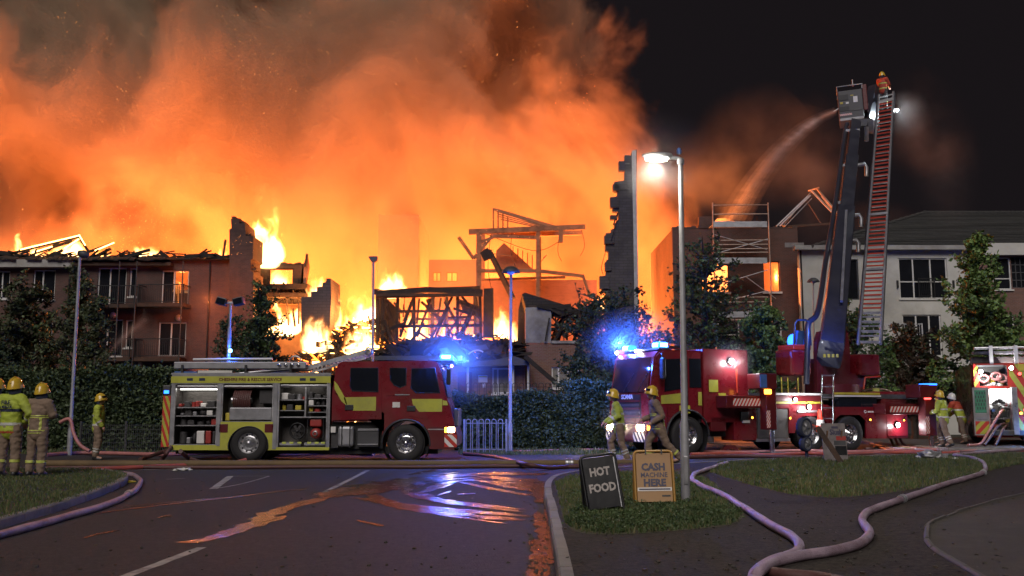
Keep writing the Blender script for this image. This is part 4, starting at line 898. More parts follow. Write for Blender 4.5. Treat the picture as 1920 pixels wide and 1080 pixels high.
# wires and torn strips hanging in the ruins
for th, Y, runs in ((B6, Ys, [((905, 436), (1000, 470), (1050, 452)), ((1050, 428), (1046, 470), (1053, 490)), ((920, 440), (915, 500), (921, 540)), ((1090, 430), (1096, 460), (1088, 480)), ((960, 436), (958, 470), (966, 500))]), (Bg, Yg - .2, [((1160, 398), (1152, 430), (1146, 450)), ((1136, 470), (1128, 500), (1131, 515))]), (Bt, Yt - .3, [((760, 548), (758, 575), (764, 600)), ((830, 546), (836, 580), (828, 604)), ((890, 546), (896, 580), (889, 610)), ((720, 550), (714, 590), (722, 620))])):
    for run in runs: part(MB().tube(spline([Q(a, b, Y) for a, b in run], 6), .022, 5), 'hanging_wire', 'char', th)
rt = random.Random(15)
for k in range(26):
    x = rt.uniform(712, 900); y = rt.uniform(556, 600); a = Q(x, y, Yt + rt.uniform(-.6, 2.5)); L = rt.uniform(.4, 1.6); t = rt.gauss(0, .5)
    part(MB().bar(a, a + Vector((sin(t) * L, rt.uniform(-.3, .3), -cos(t) * L)), rt.uniform(.05, .12), rt.uniform(.03, .2)), 'broken_batten', rt.choice(('char', 'char_brown')), Bt)
# ---------------------------------------------------------------- vehicle helpers
def text_mesh(s, size, name='lettering', ext=.002, bold=0.0):
    c = bpy.data.curves.new(name, 'FONT'); c.body = s; c.size = size; c.extrude = ext; c.align_x = 'CENTER'; c.align_y = 'CENTER'; c.offset = bold; c.resolution_u = 2
    o = bpy.data.objects.new(name, c); COL.objects.link(o); dg = bpy.context.evaluated_depsgraph_get()
    me = bpy.data.meshes.new_from_object(o.evaluated_get(dg)); me.name = name
    bpy.data.objects.remove(o); bpy.data.curves.remove(c); return me
def arc(cx, cy, r, a0, a1, n=14): return [(cx + r * cos(radians(a0 + (a1 - a0) * i / n)), cy + r * sin(radians(a0 + (a1 - a0) * i / n))) for i in range(n + 1)]
_wheels = {}
def wheel(parent, loc, r, rz=0.0, side=-1, w=.30, style=0, inv=None):
    key = (round(r, 2), style)
    if key not in _wheels:
        t = MB().lathe([(r * .56, 0), (r * .60, -.012), (r * .86, -.02), (r * .97, .01), (r, .05), (r, w - .05), (r * .97, w), (r * .6, w), (r * .56, w)], ax='y', n=40)
        for k in range(44):
            a = 2 * pi * k / 44; Mx = Matrix.Rotation(a, 4, 'Y'); t.box(-.035, .035, .03, w - .03, r - .012, r + .008, Mx)
        tm = t.mesh('tyre'); tm.materials.append(MATS['rubber'])
        m = MB().lathe([(r * .57, .0), (r * .575, .03), (r * .52, .03), (r * .50, .09), (r * .42, .11), (r * .30, .05), (r * .26, .02), (r * .15, .0), (r * .12, -.04), (0, -.045)], ax='y', n=40)
        for k in range(10):
            a = 2 * pi * k / 10; c = Vector((cos(a), 0, sin(a)))
            m.mat(1).cyl(c * r * .455 + Vector((0, .085, 0)), c * r * .455 + Vector((0, .14, 0)), r * .052, n=8)
            a += pi / 10; c = Vector((cos(a), 0, sin(a))); m.mat(0).cyl(c * r * .22 + Vector((0, -.02, 0)), c * r * .22 + Vector((0, .03, 0)), r * .03, n=6)
        rm = m.mesh('rim'); rm.materials.append(MATS['chrome' if style == 0 else 'alu']); rm.materials.append(MATS['black_plastic'])
        _wheels[key] = (tm, rm)
    tm, rm = _wheels[key]
    o = link('wheel', tm, None, parent, loc, (0, 0, rz)); q = link('rim', rm, None, o)
    if inv is not None: o.matrix_parent_inverse = inv
    return o
def stripes(poly_box, Y, w, n, mats, slope=1.0, t=.004, flip=False):
    """diagonal stripes filling a rectangle of the x-z plane: clipped parallelograms"""
    x0, x1, z0, z1 = poly_box; mb = MB(); h = z1 - z0; k0 = x0 - h * slope; step = (x1 - x0 + h * slope) / n
    for i in range(n):
        a = k0 + i * step; P = [(a, z0), (a + step, z0), (a + step + h * slope, z1), (a + h * slope, z1)]
        for lim, sgn in ((x0, 1), (x1, -1)):
            out = []
            for (p, q) in zip(P, P[1:] + P[:1]):
                pin, qin = sgn * (p[0] - lim) >= -1e-9, sgn * (q[0] - lim) >= -1e-9
                if pin: out.append(p)
                if pin != qin:
                    u = (lim - p[0]) / (q[0] - p[0]); out.append((lim, p[1] + (q[1] - p[1]) * u))
            P = out
            if len(P) < 3: break
        if len(P) < 3: continue
        if flip: P = [(x0 + x1 - p[0], p[1]) for p in P][::-1]
        mb.mat(i % 2); mb.prism(P, Y - t, Y, 'y')
    return mb
# ---------------------------------------------------------------- the pumping engine, side on
YE = G(600, 866).y
ex = lambda x: XW(x, YE, 760); ez = lambda y: ZW(y, YE)
ep = lambda pts: [(ex(a), ez(b)) for a, b in pts]
EN = wthing('fire_engine', 'red and yellow fire engine with its side lockers open and ladder on the roof', 'fire engine', (ex(600), YE + 1.2, 0))
W_ = 2.42
def E(mb, n, m, fix=True): return part(mb, n, m, EN, fix)
def ebox(x0, x1, y0, y1, d0, d1, b=None):
    mb = MB(); f = mb.box if b is None else (lambda *a: mb.bbox(*a, b)); f(ex(x0), ex(x1), YE + d0, YE + d1, ez(y1), ez(y0)); return mb
# locker body
L1, L2, L3 = (327, 408, 720, 833), (416, 512, 720, 790), (522, 614, 718, 838)
lh = [(ex(a), ex(b), ez(d), ez(c)) for a, b, c, d in (L1, L2, L3)]
E(wall_mesh(ex(320), ex(619), ez(842), ez(703), YE, .05, lh + [(ex(428), ex(508), ez(842), ez(795))]), 'body_side', 'alu_dull')
E(ebox(320, 619, 703, 836, .62, W_), 'body_core', 'red_paint'); E(ebox(319, 620, 699, 703, -.01, W_ + .01), 'body_roof', 'alu_dull')
for a, b, c, d in (L1, L2, L3):
    mb = MB(); x0, x1, z0, z1 = ex(a) - .005, ex(b) + .005, ez(d) - .005, ez(c) + .005; y0, y1 = YE + .052, YE + .60
    mb.quad((x0, y1, z0), (x1, y1, z0), (x1, y1, z1), (x0, y1, z1)).quad((x0, y0, z0), (x0, y1, z0), (x0, y1, z1), (x0, y0, z1)).quad((x1, y1, z0), (x1, y0, z0), (x1, y0, z1), (x1, y1, z1)).quad((x0, y0, z1), (x0, y1, z1), (x1, y1, z1), (x1, y0, z1)).quad((x0, y0, z0), (x1, y0, z0), (x1, y1, z0), (x0, y1, z0))
    lk = E(mb, 'locker', 'shutter_inside', False)
    part(MB().cyl((x0 + .03, YE + .11, z1 - .07), (x1 - .03, YE + .11, z1 - .07), .055, n=10), 'rolled_shutter', 'alu', lk).matrix_parent_inverse = Matrix()
    for x in (x0, x1 - .03): part(MB().box(x, x + .03, YE - .012, YE + .05, z0, z1), 'shutter_rail', 'alu', lk).matrix_parent_inverse = Matrix()
    if a == 327: part(MB().box(x0 + .05, x1 - .05, YE + .3, YE + .34, z1 - .16, z1 - .13), 'strip_light', 'locker_strip', lk).matrix_parent_inverse = Matrix()
lamp('locker_glow', 'AREA', (ex(367), YE + .32, ez(722) - .17), 2.6, (1, .95, .85), size=.9, rot=(0, 0, 0)); lamp('locker_glow', 'AREA', (ex(568), YE + .3, ez(720) - .03), 2.2, (1, .95, .88), size=.8)
for y in (763, 779, 797): E(ebox(329, 406, y, y + 2, .08, .58), 'shelf', 'alu')
for x0, x1, y in ((523, 569, 749), (576, 613, 746), (576, 613, 760), (523, 569, 769), (576, 613, 772)): E(ebox(x0, x1, y, y + 1.6, .08, .58), 'shelf', 'alu')
E(ebox(523, 613, 781, 783.5, .06, .58), 'shelf', 'alu'); E(ebox(570, 573, 722, 781, .08, .58), 'shelf_upright', 'alu'); E(ebox(408, 415, 720, 836, -.02, .05), 'pillar', 'alu_dull'); E(ebox(513, 520, 718, 842, -.02, .05), 'pillar', 'alu_dull')
rk = random.Random(31)
for x0, x1, y in ((332, 404, 763), (332, 404, 779), (332, 404, 797), (332, 404, 832), (524, 568, 749), (577, 612, 746), (577, 612, 760), (524, 568, 769), (577, 612, 772), (420, 508, 789)):
    x = x0
    while x < x1 - 4:
        w = rk.uniform(6, 16); h = rk.uniform(5, 13) if y not in (832, 789) else rk.uniform(10, 26); x2 = min(x + w, x1); m_ = rk.choice(('kit_dark', 'kit_dark', 'kit_dark', 'kit_red', 'alu_dull', 'white_vinyl', 'kit_yellow'))
        kind = rk.random(); d = rk.uniform(.10, .22)
        if kind < .45: mb = ebox(x, x2 - 1, y - h, y, d, .5, .02)
        elif kind < .75: mb = MB().cyl((ex((x + x2) / 2), YE + d + .12, ez(y)), (ex((x + x2) / 2), YE + d + .12, ez(y - h)), min(.12, (x2 - x) / 69 * .48), n=12)
        else:
            mb = MB().ball((ex((x + x2) / 2), YE + d + .16, ez(y) + h / 69 * .45), ((x2 - x) / 69 * .55, .15, h / 69 * .5))
        E(mb, 'stowed_kit', m_); x = x2 + rk.uniform(0, 3)
# hose reel, tray, fan and portable pump
mb = MB()
for k in range(9): x = ex(430) + k * .055; mb.lathe([(.30, -.026), (.325, 0), (.30, .026)], (x + .1, YE + .34, ez(750)), 'x', 24)
E(mb, 'hose_reel', 'hose_dark'); E(MB().cyl((ex(428), YE + .34, ez(750)), (ex(466), YE + .34, ez(750)), .10), 'reel_drum', 'alu')
E(MB().bbox(ex(429), ex(509), YE + .06, YE + .12, ez(788), ez(764), .03), 'tray', 'alu_dull'); E(ebox(482, 508, 728, 757, .2, .55, .02), 'control_box', 'kit_dark')
fc = (ex(557), YE + .12, ez(808)); E(MB().tube([(fc[0] + .21 * cos(t * pi / 12), fc[1], fc[2] + .21 * sin(t * pi / 12)) for t in range(24)], .025, 6, True), 'fan_guard', 'iron_black')
mb = MB()
for k in range(6):
    a = k * pi / 3; mb.bar(fc, (fc[0] + .19 * cos(a), fc[1] + .02, fc[2] + .19 * sin(a)), .07, .01, (0, 1, 0.3))
mb.ball(fc, .05); E(mb, 'fan_blade', 'kit_dark'); E(MB().lathe([(.19, .06), (.20, .2)], fc, 'y', 24), 'fan_drum', 'kit_dark')
pc = (ex(591), YE + .10, ez(813)); E(MB().lathe([(.0, -.02), (.10, -.02), (.14, .02), (.15, .12), (.15, .25)], pc, 'y', 20), 'pump', 'kit_red'); E(MB().lathe([(.05, -.05), (.075, -.05), (.075, 0)], pc, 'y', 16), 'pump_cap', 'alu')
E(ebox(580, 602, 786, 800, .12, .5, .03), 'pump_engine', 'kit_red'); E(MB().tube([(ex(576), YE + .1, ez(834)), (ex(576), YE + .1, ez(784)), (ex(606), YE + .1, ez(784)), (ex(606), YE + .1, ez(834))], .015, 6), 'pump_frame', 'iron_black')
for a, b in ((526, 566), (572, 611)): E(ebox(a, b, 830, 835, .0, .5), 'tool_tray', 'alu')
for x in (531, 545, 560, 578, 592, 604): E(ebox(x, x + 7, 828.5, 832, -.01, .03), 'tray_catch', 'lime_tape')
# yellow livery, lower panel with wheel arch
yp = ep([(320, 834.5), (410, 834.5), (410, 791), (519, 791), (519, 838.5), (619, 838.5), (619, 844), (505, 844)] + arc(468, 837, 37.5, 10, -190, 22) + [(431, 844), (320, 844)])
yel = E(MB().prism(yp, YE - .012, YE - .002, 'y'), 'lower_panel', 'yellow_vinyl')
yb = E(ebox(319, 619, 705.5, 718, -.014, -.002), 'name_band', 'yellow_vinyl')
tx = text_mesh('CHESHIRE FIRE & RESCUE SERVICE', .115, bold=.003); o = link('lettering', tx, 'red_vinyl', yb, (ex(468), YE - .017, ez(712)), (pi / 2, 0, 0)); tx.materials.clear(); tx.materials.append(MATS['red_dark'])
for x in (349, 372, 561, 580): part(ebox(x, x + 11, 709, 714, -.02, -.015), 'band_emblem', 'navy', yb).matrix_parent_inverse = Matrix()
for x in (421, 506): part(MB().bbox(ex(x - 8), ex(x + 8), YE - .02, YE - .013, ez(811), ez(795), .02), 'round_marker', 'red_dark', yel).matrix_parent_inverse = Matrix()
E(MB().tube([(x, YE + .0, z) for x, z in ep(arc(468, 837, 37.5, 8, -188, 22))], .02, 6), 'wheel_arch_trim', 'black_plastic'); E(MB().lathe([(.545, .03), (.545, .6)], (ex(468), YE, ez(837)), 'y', 32), 'wheel_housing', 'black_plastic', False)
# chassis and wheels
E(ebox(325, 820, 838, 852, .35, 2.1), 'chassis', 'black_plastic')
for x, st in ((468, 1), (762, 0)):
    for d in (.02, W_ - .34): wheel(EN, (ex(x), YE + d, .505), .505, inv=WORLD[EN], style=st)
# cab
cabp = ep([(622, 790), (622, 735), (627, 695), (632, 682), (640, 678), (806, 676), (818, 679), (826, 694), (836, 742), (843, 760), (851, 790), (854, 812), (854, 838), (812, 840)] + arc(762, 832, 44, 8, -180, 20) + [(718, 790)])
cab = MB().prism(cabp, YE, YE + W_, 'y'); cab = E(cab, 'cab', 'red_paint')
bm_ = bmesh.new(); bm_.from_mesh(cab.data); bmesh.ops.bevel(bm_, geom=[e for e in bm_.edges if abs(e.verts[0].co.y - e.verts[1].co.y) < .01], offset=.035, segments=2, affect='EDGES'); bm_.to_mesh(cab.data); bm_.free()
def C(mb, n, m): o = part(mb, n, m, cab); o.matrix_parent_inverse = Matrix(); return o
for nm, pts in (('crew_door', [(651, 686), (714, 684), (716, 786), (652, 786), (649, 730)]), ('cab_door', [(766, 684), (820, 683), (834, 742), (836, 776), (810, 776), (800, 786), (766, 780)]), ('cab_panel', [(722, 686), (762, 684), (762, 740), (722, 742)])):
    d = C(MB().prism(ep(pts), YE - .012, YE - .001, 'y'), nm, 'red_paint')
for pts in ([(656, 690), (708, 690), (709, 735), (660, 733), (656, 725)], [(730, 690), (761, 690), (761, 722), (750, 727), (738, 722), (731, 712)], [(771, 691), (815, 690), (825, 737), (780, 737), (770, 728)]):
    g = C(MB().prism(ep(pts), YE - .02, YE - .013, 'y'), 'side_window', 'cab_glass')
    pp = ep(pts); o = part(MB().tube([(a, YE - .016, b) for a, b in pp], .012, 6, True), 'window_seal', 'black_plastic', g); o.matrix_parent_inverse = Matrix()
for pts in ([(644, 745), (705, 744), (705, 770), (662, 770), (649, 758)], [(626, 714), (633, 722), (648, 748), (652, 762), (640, 752), (627, 730)], [(772, 748), (829, 748), (829, 772), (786, 772), (774, 758)], [(830, 750), (838, 752), (840, 760), (830, 760)]):
    C(MB().prism(ep(pts), YE - .019, YE - .0125, 'y'), 'livery_patch', 'yellow_vinyl')
for x, y in ((655, 764), (771, 766)): C(MB().bbox(ex(x - 8), ex(x + 8), YE - .035, YE - .013, ez(y + 5), ez(y - 5), .015), 'door_handle', 'black_plastic')
C(MB().box(ex(736), ex(750), YE - .016, YE - .002, ez(764), ez(754)), 'data_plate', 'white_vinyl'); C(MB().box(ex(740), ex(768), YE - .016, YE - .002, ez(741), ez(739)), 'badge_strip', 'alu_dull')
ws = ep([(822, 690), (837, 744)]); C(MB().add([(ws[0][0] + .055, YE + .14, ws[0][1]), (ws[1][0] + .03, YE + .10, ws[1][1]), (ws[1][0] + .03, YE + W_ - .1, ws[1][1]), (ws[0][0] + .055, YE + W_ - .14, ws[0][1])], [(0, 1, 2, 3)]), 'windscreen', 'cab_glass')
C(MB().tube([(x, YE - .01, z) for x, z in ep(arc(762, 832, 45, 6, -178, 20))], .035, 6), 'wheel_arch', 'black_plastic'); E(MB().lathe([(.64, .03), (.64, .7)], (ex(762), YE, ez(832)), 'y', 32), 'wheel_housing', 'black_plastic', False)
C(MB().prism(ep([(806, 800), (853, 800), (858, 815), (858, 836), (850, 842), (806, 842)]), YE - .03, YE + W_ + .03, 'y'), 'bumper', 'red_dark')
C(stripes((ex(834), ex(857), ez(838), ez(815)), YE - .032, .06, 5, None, slope=1.0, flip=True), 'bumper_stripes', ['red_vinyl', 'white_vinyl'])
C(MB().bbox(ex(840), ex(853), YE - .045, YE + .25, ez(811), ez(801), .02), 'headlamp', 'head_light'); C(MB().bbox(ex(834), ex(839.5), YE - .045, YE + .05, ez(811), ez(801), .015), 'indicator', 'amber_light')
C(MB().box(ex(803), ex(838), YE - .035, YE - .031, ez(806), ez(804)), 'bumper_trim', 'alu')
lb = C(MB().bbox(ex(800), ex(848), YE + .25, YE + W_ - .25, ez(676), ez(672), .02), 'light_bar', 'dark_grey')
for x0, x1, m_ in ((822, 834, 'blue_beacon'), (835, 847, 'blue_beacon')):
    for d in (.25, 1.7): o = part(MB().bbox(ex(x0), ex(x1), YE + d, YE + d + .45, ez(672), ez(664), .04), 'beacon', m_, lb); o.matrix_parent_inverse = Matrix()
o = part(MB().bbox(ex(826), ex(843), YE + .235, YE + .248, ez(671), ez(665.5), .004), 'beacon_lens', 'blue_core', lb); o.matrix_parent_inverse = Matrix()
C(MB().ball((ex(846), YE + .1, ez(686)), .04), 'marker_lamp', 'amber_light')
C(MB().tube([(ex(826), YE + .0, ez(690)), (ex(838), YE - .2, ez(686)), (ex(843), YE - .22, ez(692))], .018, 6), 'mirror_arm', 'black_plastic'); C(MB().bbox(ex(838), ex(846), YE - .3, YE - .14, ez(722), ez(692), .03), 'mirror', 'black_plastic')
for a, b in ((840, 700), (843, 712)): C(MB().tube([(ex(836), YE + .3, ez(745)), (ex(829), YE + .9, ez(705))], .012, 5), 'wiper', 'black_plastic'); break
C(MB().bbox(ex(850), ex(858), YE + .3, YE + W_ - .3, ez(800), ez(766), .03), 'grille', 'dark_grey')
E(MB().bbox(ex(634), ex(664), YE + .02, YE + .6, ez(838), ez(799), .07), 'fuel_tank', 'alu_dull'); E(ebox(620, 718, 792, 842, .25, .8), 'underside', 'black_plastic')
for x in (641, 656): E(ebox(x, x + 2, 798, 839, .0, .3), 'tank_strap', 'black_plastic')
E(MB().bbox(ex(671), ex(711), YE + .0, YE + .5, ez(838), ez(803), .02), 'step_box', 'dark_grey')
for y in (805, 832): E(ebox(672, 710, y, y + 2.2, -.03, .0), 'step_tread', 'alu')
E(ebox(621, 630, 800, 811, .02, .2), 'valve_plate', 'white_vinyl'); E(ebox(621, 634, 812, 840, .1, .5), 'battery_box', 'kit_dark')
# open tailgate with hazard chevrons
tg = E(ebox(305, 319.5, 742, 838, .0, .05), 'tailgate', 'red_vinyl'); o = part(stripes((ex(305.5), ex(319), ez(837.5), ez(742.5)), YE - .001, .1, 9, None, slope=.35, flip=True), 'chevron', ['red_vinyl', 'yellow_vinyl'], tg); o.matrix_parent_inverse = Matrix()
E(MB().bbox(ex(304), ex(319), YE - .02, YE + .1, ez(740), ez(722), .03), 'tail_beacon', 'dark_grey'); E(MB().bbox(ex(307), ex(316), YE - .03, YE - .02, ez(738), ez(732), .004), 'tail_beacon_lens', 'blue_beacon')
# roof gear
E(ebox(320, 570, 678, 691, .1, .5, .02), 'ladder_beam', 'alu_dull'); E(MB().cyl((ex(352), YE + .3, ez(673)), (ex(503), YE + .3, ez(672)), .035), 'suction_tube', 'white_frame'); E(ebox(365, 430, 694, 703, .15, .5), 'roof_locker', 'white_frame'); E(ebox(322, 364, 696, 703, .1, .6), 'roof_locker', 'kit_blue')
for k in range(6): E(MB().cyl((ex(436 + k * 4), YE + .2 + k * .2, ez(700)), (ex(552 + k * 2), YE + .2 + k * .2, ez(689)), .03, n=8), 'suction_pipe', 'alu')
for x in (335, 455, 540): E(ebox(x, x + 4, 684, 703, .05, 2.3), 'gantry', 'black_plastic')
for k in range(4): E(MB().lathe([(.02, -.03), (.05, -.03), (.05, .03)], (ex(520 + k * 12), YE + .09, ez(684)), 'y', 12), 'ladder_roller', 'chrome')
E(MB().tube([(ex(549) + .16 * cos(t), YE + .15, ez(676) + .13 * sin(t)) for t in [i * pi / 10 for i in range(11)]], .02, 6), 'ladder_hoop', 'alu')
ld = E(MB().bar((ex(570), YE + .4, ez(688)), (ex(688), YE + .4, ez(656)), .06, .12), 'ladder', 'alu')
for d in (.85, 1.1): o = part(MB().bar((ex(568), YE + d, ez(692 if d > 1 else 690)), (ex(688), YE + d, ez(660 if d > 1 else 657)), .05, .10), 'ladder_string', 'alu', ld); o.matrix_parent_inverse = Matrix()
for k in range(16):
    t = k / 15; x, y = 572 + 114 * t, 688 - 31.5 * t; o = part(MB().cyl((ex(x), YE + .42, ez(y)), (ex(x), YE + 1.1, ez(y + 1.5)), .022, n=6), 'rung', 'alu', ld); o.matrix_parent_inverse = Matrix()
o = part(MB().bar((ex(574), YE + .38, ez(698)), (ex(680), YE + .38, ez(670)), .05, .05), 'ladder_string', 'alu', ld); o.matrix_parent_inverse = Matrix()
o = part(MB().lathe([(.06, 0), (.11, 0), (.11, .1), (.06, .1)], (ex(686), YE + .32, ez(658)), 'y', 16), 'ladder_pulley', 'alu', ld); o.matrix_parent_inverse = Matrix()
for x in (591, 598): E(MB().cyl((ex(x), YE + .5, ez(703)), (ex(x), YE + .5, ez(684)), .025, n=8), 'ladder_prop', 'alu')
# light mast
ms = E(MB().cyl((ex(415), YE + .5, ez(692)), (ex(415), YE + .5, ez(612)), .06), 'light_mast', 'galv')
def MS(mb, n, m): o = part(mb, n, m, ms); o.matrix_parent_inverse = Matrix(); return o
MS(MB().cyl((ex(415), YE + .5, ez(612)), (ex(415.5), YE + .5, ez(566)), .04), 'mast_tube', 'alu'); MS(MB().bbox(ex(392), ex(438), YE + .46, YE + .54, ez(566), ez(562), .01), 'mast_head', 'galv')
for x, t in ((399, .25), (431, -.25)): MS(MB().bbox(-.15, .15, -.14, .14, -.12, .10, .03, Matrix.Translation((ex(x), YE + .5, ez(561))) @ Matrix.Rotation(t, 4, 'Y')), 'floodlight', 'dark_grey'); MS(MB().box(-.12, .12, -.155, -.142, -.09, .07, Matrix.Translation((ex(x), YE + .5, ez(561))) @ Matrix.Rotation(t, 4, 'Y')), 'floodlight_glass', 'cab_glass')
MS(MB().ball((ex(420), YE + .4, ez(656)), .055), 'mast_beacon', 'blue_core')
BLUE = (.03, .13, 1.0)
lamp('mast_glow', 'POINT', (ex(424), YE + .3, ez(656)), 40, BLUE, r=.03)
lamp('beacon_glow', 'POINT', (ex(835), YE - .05, ez(662)), 260, BLUE, r=.05); lamp('beacon_glow', 'POINT', (ex(838), YE + 2.8, ez(664)), 420, BLUE, r=.05); lamp('beacon_glow', 'POINT', (ex(862), YE + 1.2, ez(668)), 240, BLUE, r=.05)
lamp('head_glow', 'SPOT', (ex(862), YE + .4, ez(806)), 60, (1, .78, .5), r=.05, rot=(radians(84), 0, radians(-80)), spot_size=radians(70))
# ---------------------------------------------------------------- the aerial ladder platform
TA = radians(24.5); P0 = G(1290, 853); TU = Vector((cos(TA), sin(TA), 0)); TN = Vector((-sin(TA), cos(TA), 0))
def T(x, y, d=0.0):
    """place in the photograph -> the truck's own frame (back along its length, height), on the plane d behind its near side"""
    r = ray(x, y); t = (P0.dot(TN) + d) / r.dot(TN); p = r * t - P0; return p.dot(TU), CAMH + r.z * t
def loc_t(v): v = Vector(v) - P0; return Vector((v.dot(TU), v.dot(TN), v.z))
AT = thing('aerial_truck', 'red aerial ladder truck with outriggers down and boom raised', 'fire engine', P0, TA)
def A(mb, n, m, parent=None, fix=True): return mb.build(n, m, parent or AT, fix=fix)
def tbox(x0, x1, y0, y1, d0, d1, b=None):
    xm, ym = (x0 + x1) / 2, (y0 + y1) / 2; mb = MB(); f = mb.box if b is None else (lambda *a: mb.bbox(*a, b))
    f(T(x0, ym, d0)[0], T(x1, ym, d0)[0], d0, d1, T(xm, y1, d0)[1], T(xm, y0, d0)[1]); return mb
def tp(pts, d=0.0): return [T(a, b, d) for a, b in pts]
WT = 2.5
# chassis
zb = lambda y, x=1450: T(x, y)[1]
xr = T(1700, 800)[0]
A(MB().box(T(1235, 800)[0], xr, .45, WT - .45, .55, 1.0), 'chassis', 'black_plastic')
for x in (1290, 1594): 
    for d in (.0, WT - .32): wheel(AT, (T(x, 815)[0], d, .60), .60, style=0)
wheel(AT, (T(1522, 815)[0], .0, .60), .60, style=1); wheel(AT, (T(1522, 815)[0], WT - .32, .60), .60, style=1)
# cab: side profile then front details
c0 = T(1219, 800)[0]; c1 = T(1318, 760)[0]
zt = T(1260, 656)[1]
prof = [(c0 + .12, .62), (c0, .75), (c0, 1.55), (c0 + .05, 1.95), (c0 + .22, zt - .22), (c0 + .36, zt - .06), (c0 + .55, zt), (c1, zt), (c1, 1.05)] + [(T(1290, 815)[0] + .78 * cos(radians(a)), .60 + .78 * sin(radians(a))) for a in range(30, 181, 10)] + [(T(1290, 815)[0] - .78, .62)]
cabm = MB().prism(prof, 0, WT, 'y').build('cab', 'red_paint', AT, fix=True)
bm_ = bmesh.new(); bm_.from_mesh(cabm.data); bmesh.ops.bevel(bm_, geom=[e for e in bm_.edges if abs(e.verts[0].co.y - e.verts[1].co.y) < .01], offset=.05, segments=2, affect='EDGES'); bm_.to_mesh(cabm.data); bm_.free()
K = lambda mb, n, m: mb.build(n, m, cabm, fix=True)
fs = lambda y0, y1, z0, z1, o=.0, t=.02: MB().box(c0 - o - t, c0 - o, y0, y1, z0, z1)
# windscreen follows the sloping front
s0, s1 = Vector((c0 + .03, 0, 1.98)), Vector((c0 + .225, 0, zt - .24))
nrm = Vector((-(s1 - s0).z, 0, (s1 - s0).x)).normalized() * .012
q = [s0 + nrm + Vector((0, .14, 0)), s0 + nrm + Vector((0, WT - .14, 0)), s1 + nrm + Vector((0, WT - .2, 0)), s1 + nrm + Vector((0, .2, 0))]
K(MB().add([tuple(p) for p in q] + [tuple(p + nrm * .5) for p in q], [(4, 5, 6, 7), (0, 1, 5, 4), (1, 2, 6, 5), (2, 3, 7, 6), (3, 0, 4, 7)]), 'windscreen', 'cab_glass')
for y in (.75, 1.6): K(MB().tube([tuple(s0 + nrm * 2.2 + Vector((0, y, -.02))), tuple(s0.lerp(s1, .55) + nrm * 2.2 + Vector((0, y - .5, 0)))], .012, 5), 'wiper', 'black_plastic')
gr = K(fs(.5, WT - .5, 1.15, 1.90), 'grille', 'black_plastic')
for k in range(5): fs(.55, WT - .55, 1.18 + k * .12, 1.24 + k * .12, .021, .03).build('grille_bar', 'dark_grey' if k % 2 else 'red_dark', gr, fix=True)
fs(.0, .48, 1.1, 1.92, .0, .012).build('front_panel', 'red_paint', cabm, fix=True)
bt = text_mesh('SCANIA', .20, bold=.006); bt.materials.append(MATS['white_vinyl']); link('badge', bt, None, gr, (c0 - .06, WT / 2, 1.82), (pi / 2, 0, -pi / 2))
K(MB().bbox(c0 - .16, c0 + .3, -.02, WT + .02, .40, .98, .07), 'bumper', 'red_dark')
for y0, y1 in ((.05, .75), (WT - .75, WT - .05)):
    sm = stripes((y0, y1, .42, .72), 0, .1, 9, None, slope=.7); sm.v = [(c0 - .165 + v[1], v[0], v[2]) for v in sm.v]; K(sm, 'bumper_stripes', ['navy', 'white_vinyl'])
for y0 in (.12, WT - .52):
    K(MB().bbox(c0 - .19, c0 - .1, y0, y0 + .40, .76, .95, .03), 'headlamp', 'head_light')
K(MB().bbox(c0 - .12, c0 - .02, -.03, .08, .78, .94, .02), 'indicator', 'amber_light')
hl = P0 + TU * (c0 - .45); lamp('head_glow', 'SPOT', hl + TN * .35 + Vector((0, 0, .86)), 260, (1, .76, .45), r=.06, rot=(radians(86), 0, radians(90 + 24.5)), spot_size=radians(80)); lamp('head_glow', 'POINT', hl + TN * .32 + Vector((0, 0, .86)), 14, (1, .76, .45), r=.05); lamp('head_glow', 'POINT', hl + TN * 2.2 + Vector((0, 0, .86)), 8, (1, .8, .55), r=.05)
# side of the cab
K(MB().prism([(c0 + .55, 1.98), (c0 + .62, zt - .30), (c0 + 1.35, zt - .26), (c0 + 1.35, 2.10)], -.014, -.002, 'y'), 'side_window', 'cab_glass'); K(MB().prism([(c0 + 1.5, 2.12), (c0 + 1.5, zt - .26), (c0 + 1.95, zt - .26), (c0 + 1.95, 2.12)], -.014, -.002, 'y'), 'side_window', 'cab_glass')
K(MB().prism([(c0 + .42, 1.86), (c0 + .42, 1.60), (c0 + 1.38, 1.62), (c0 + 1.38, 1.96)], -.012, -.002, 'y'), 'livery_patch', 'yellow_vinyl'); K(MB().box(c0 + 1.1, c0 + 1.5, -.013, -.002, 1.30, 1.55), 'livery_patch', 'yellow_vinyl')
K(MB().box(c0 + 1.42, c0 + 1.44, -.006, -.001, 1.3, zt - .2), 'door_seam', 'black_plastic'); K(MB().bbox(c0 + 1.2, c0 + 1.36, -.03, -.002, 1.68, 1.74, .01), 'door_handle', 'black_plastic')
K(MB().bbox(c1 - .18, c1 - .04, -.012, -.002, 1.55, 1.98, .005), 'livery_patch', 'yellow_vinyl')
K(MB().tube([(c0 + .45, 0, zt - .12), (c0 + .30, -.28, zt - .16), (c0 + .3, -.30, zt - .3)], .02, 6), 'mirror_arm', 'black_plastic'); K(MB().bbox(c0 + .24, c0 + .36, -.42, -.2, zt - .95, zt - .28, .04), 'mirror', 'black_plastic')
K(MB().tube([(T(1290, 815)[0] + .80 * cos(radians(a)), -.01, .60 + .80 * sin(radians(a))) for a in range(0, 181, 10)], .04, 6), 'wheel_arch', 'black_plastic')
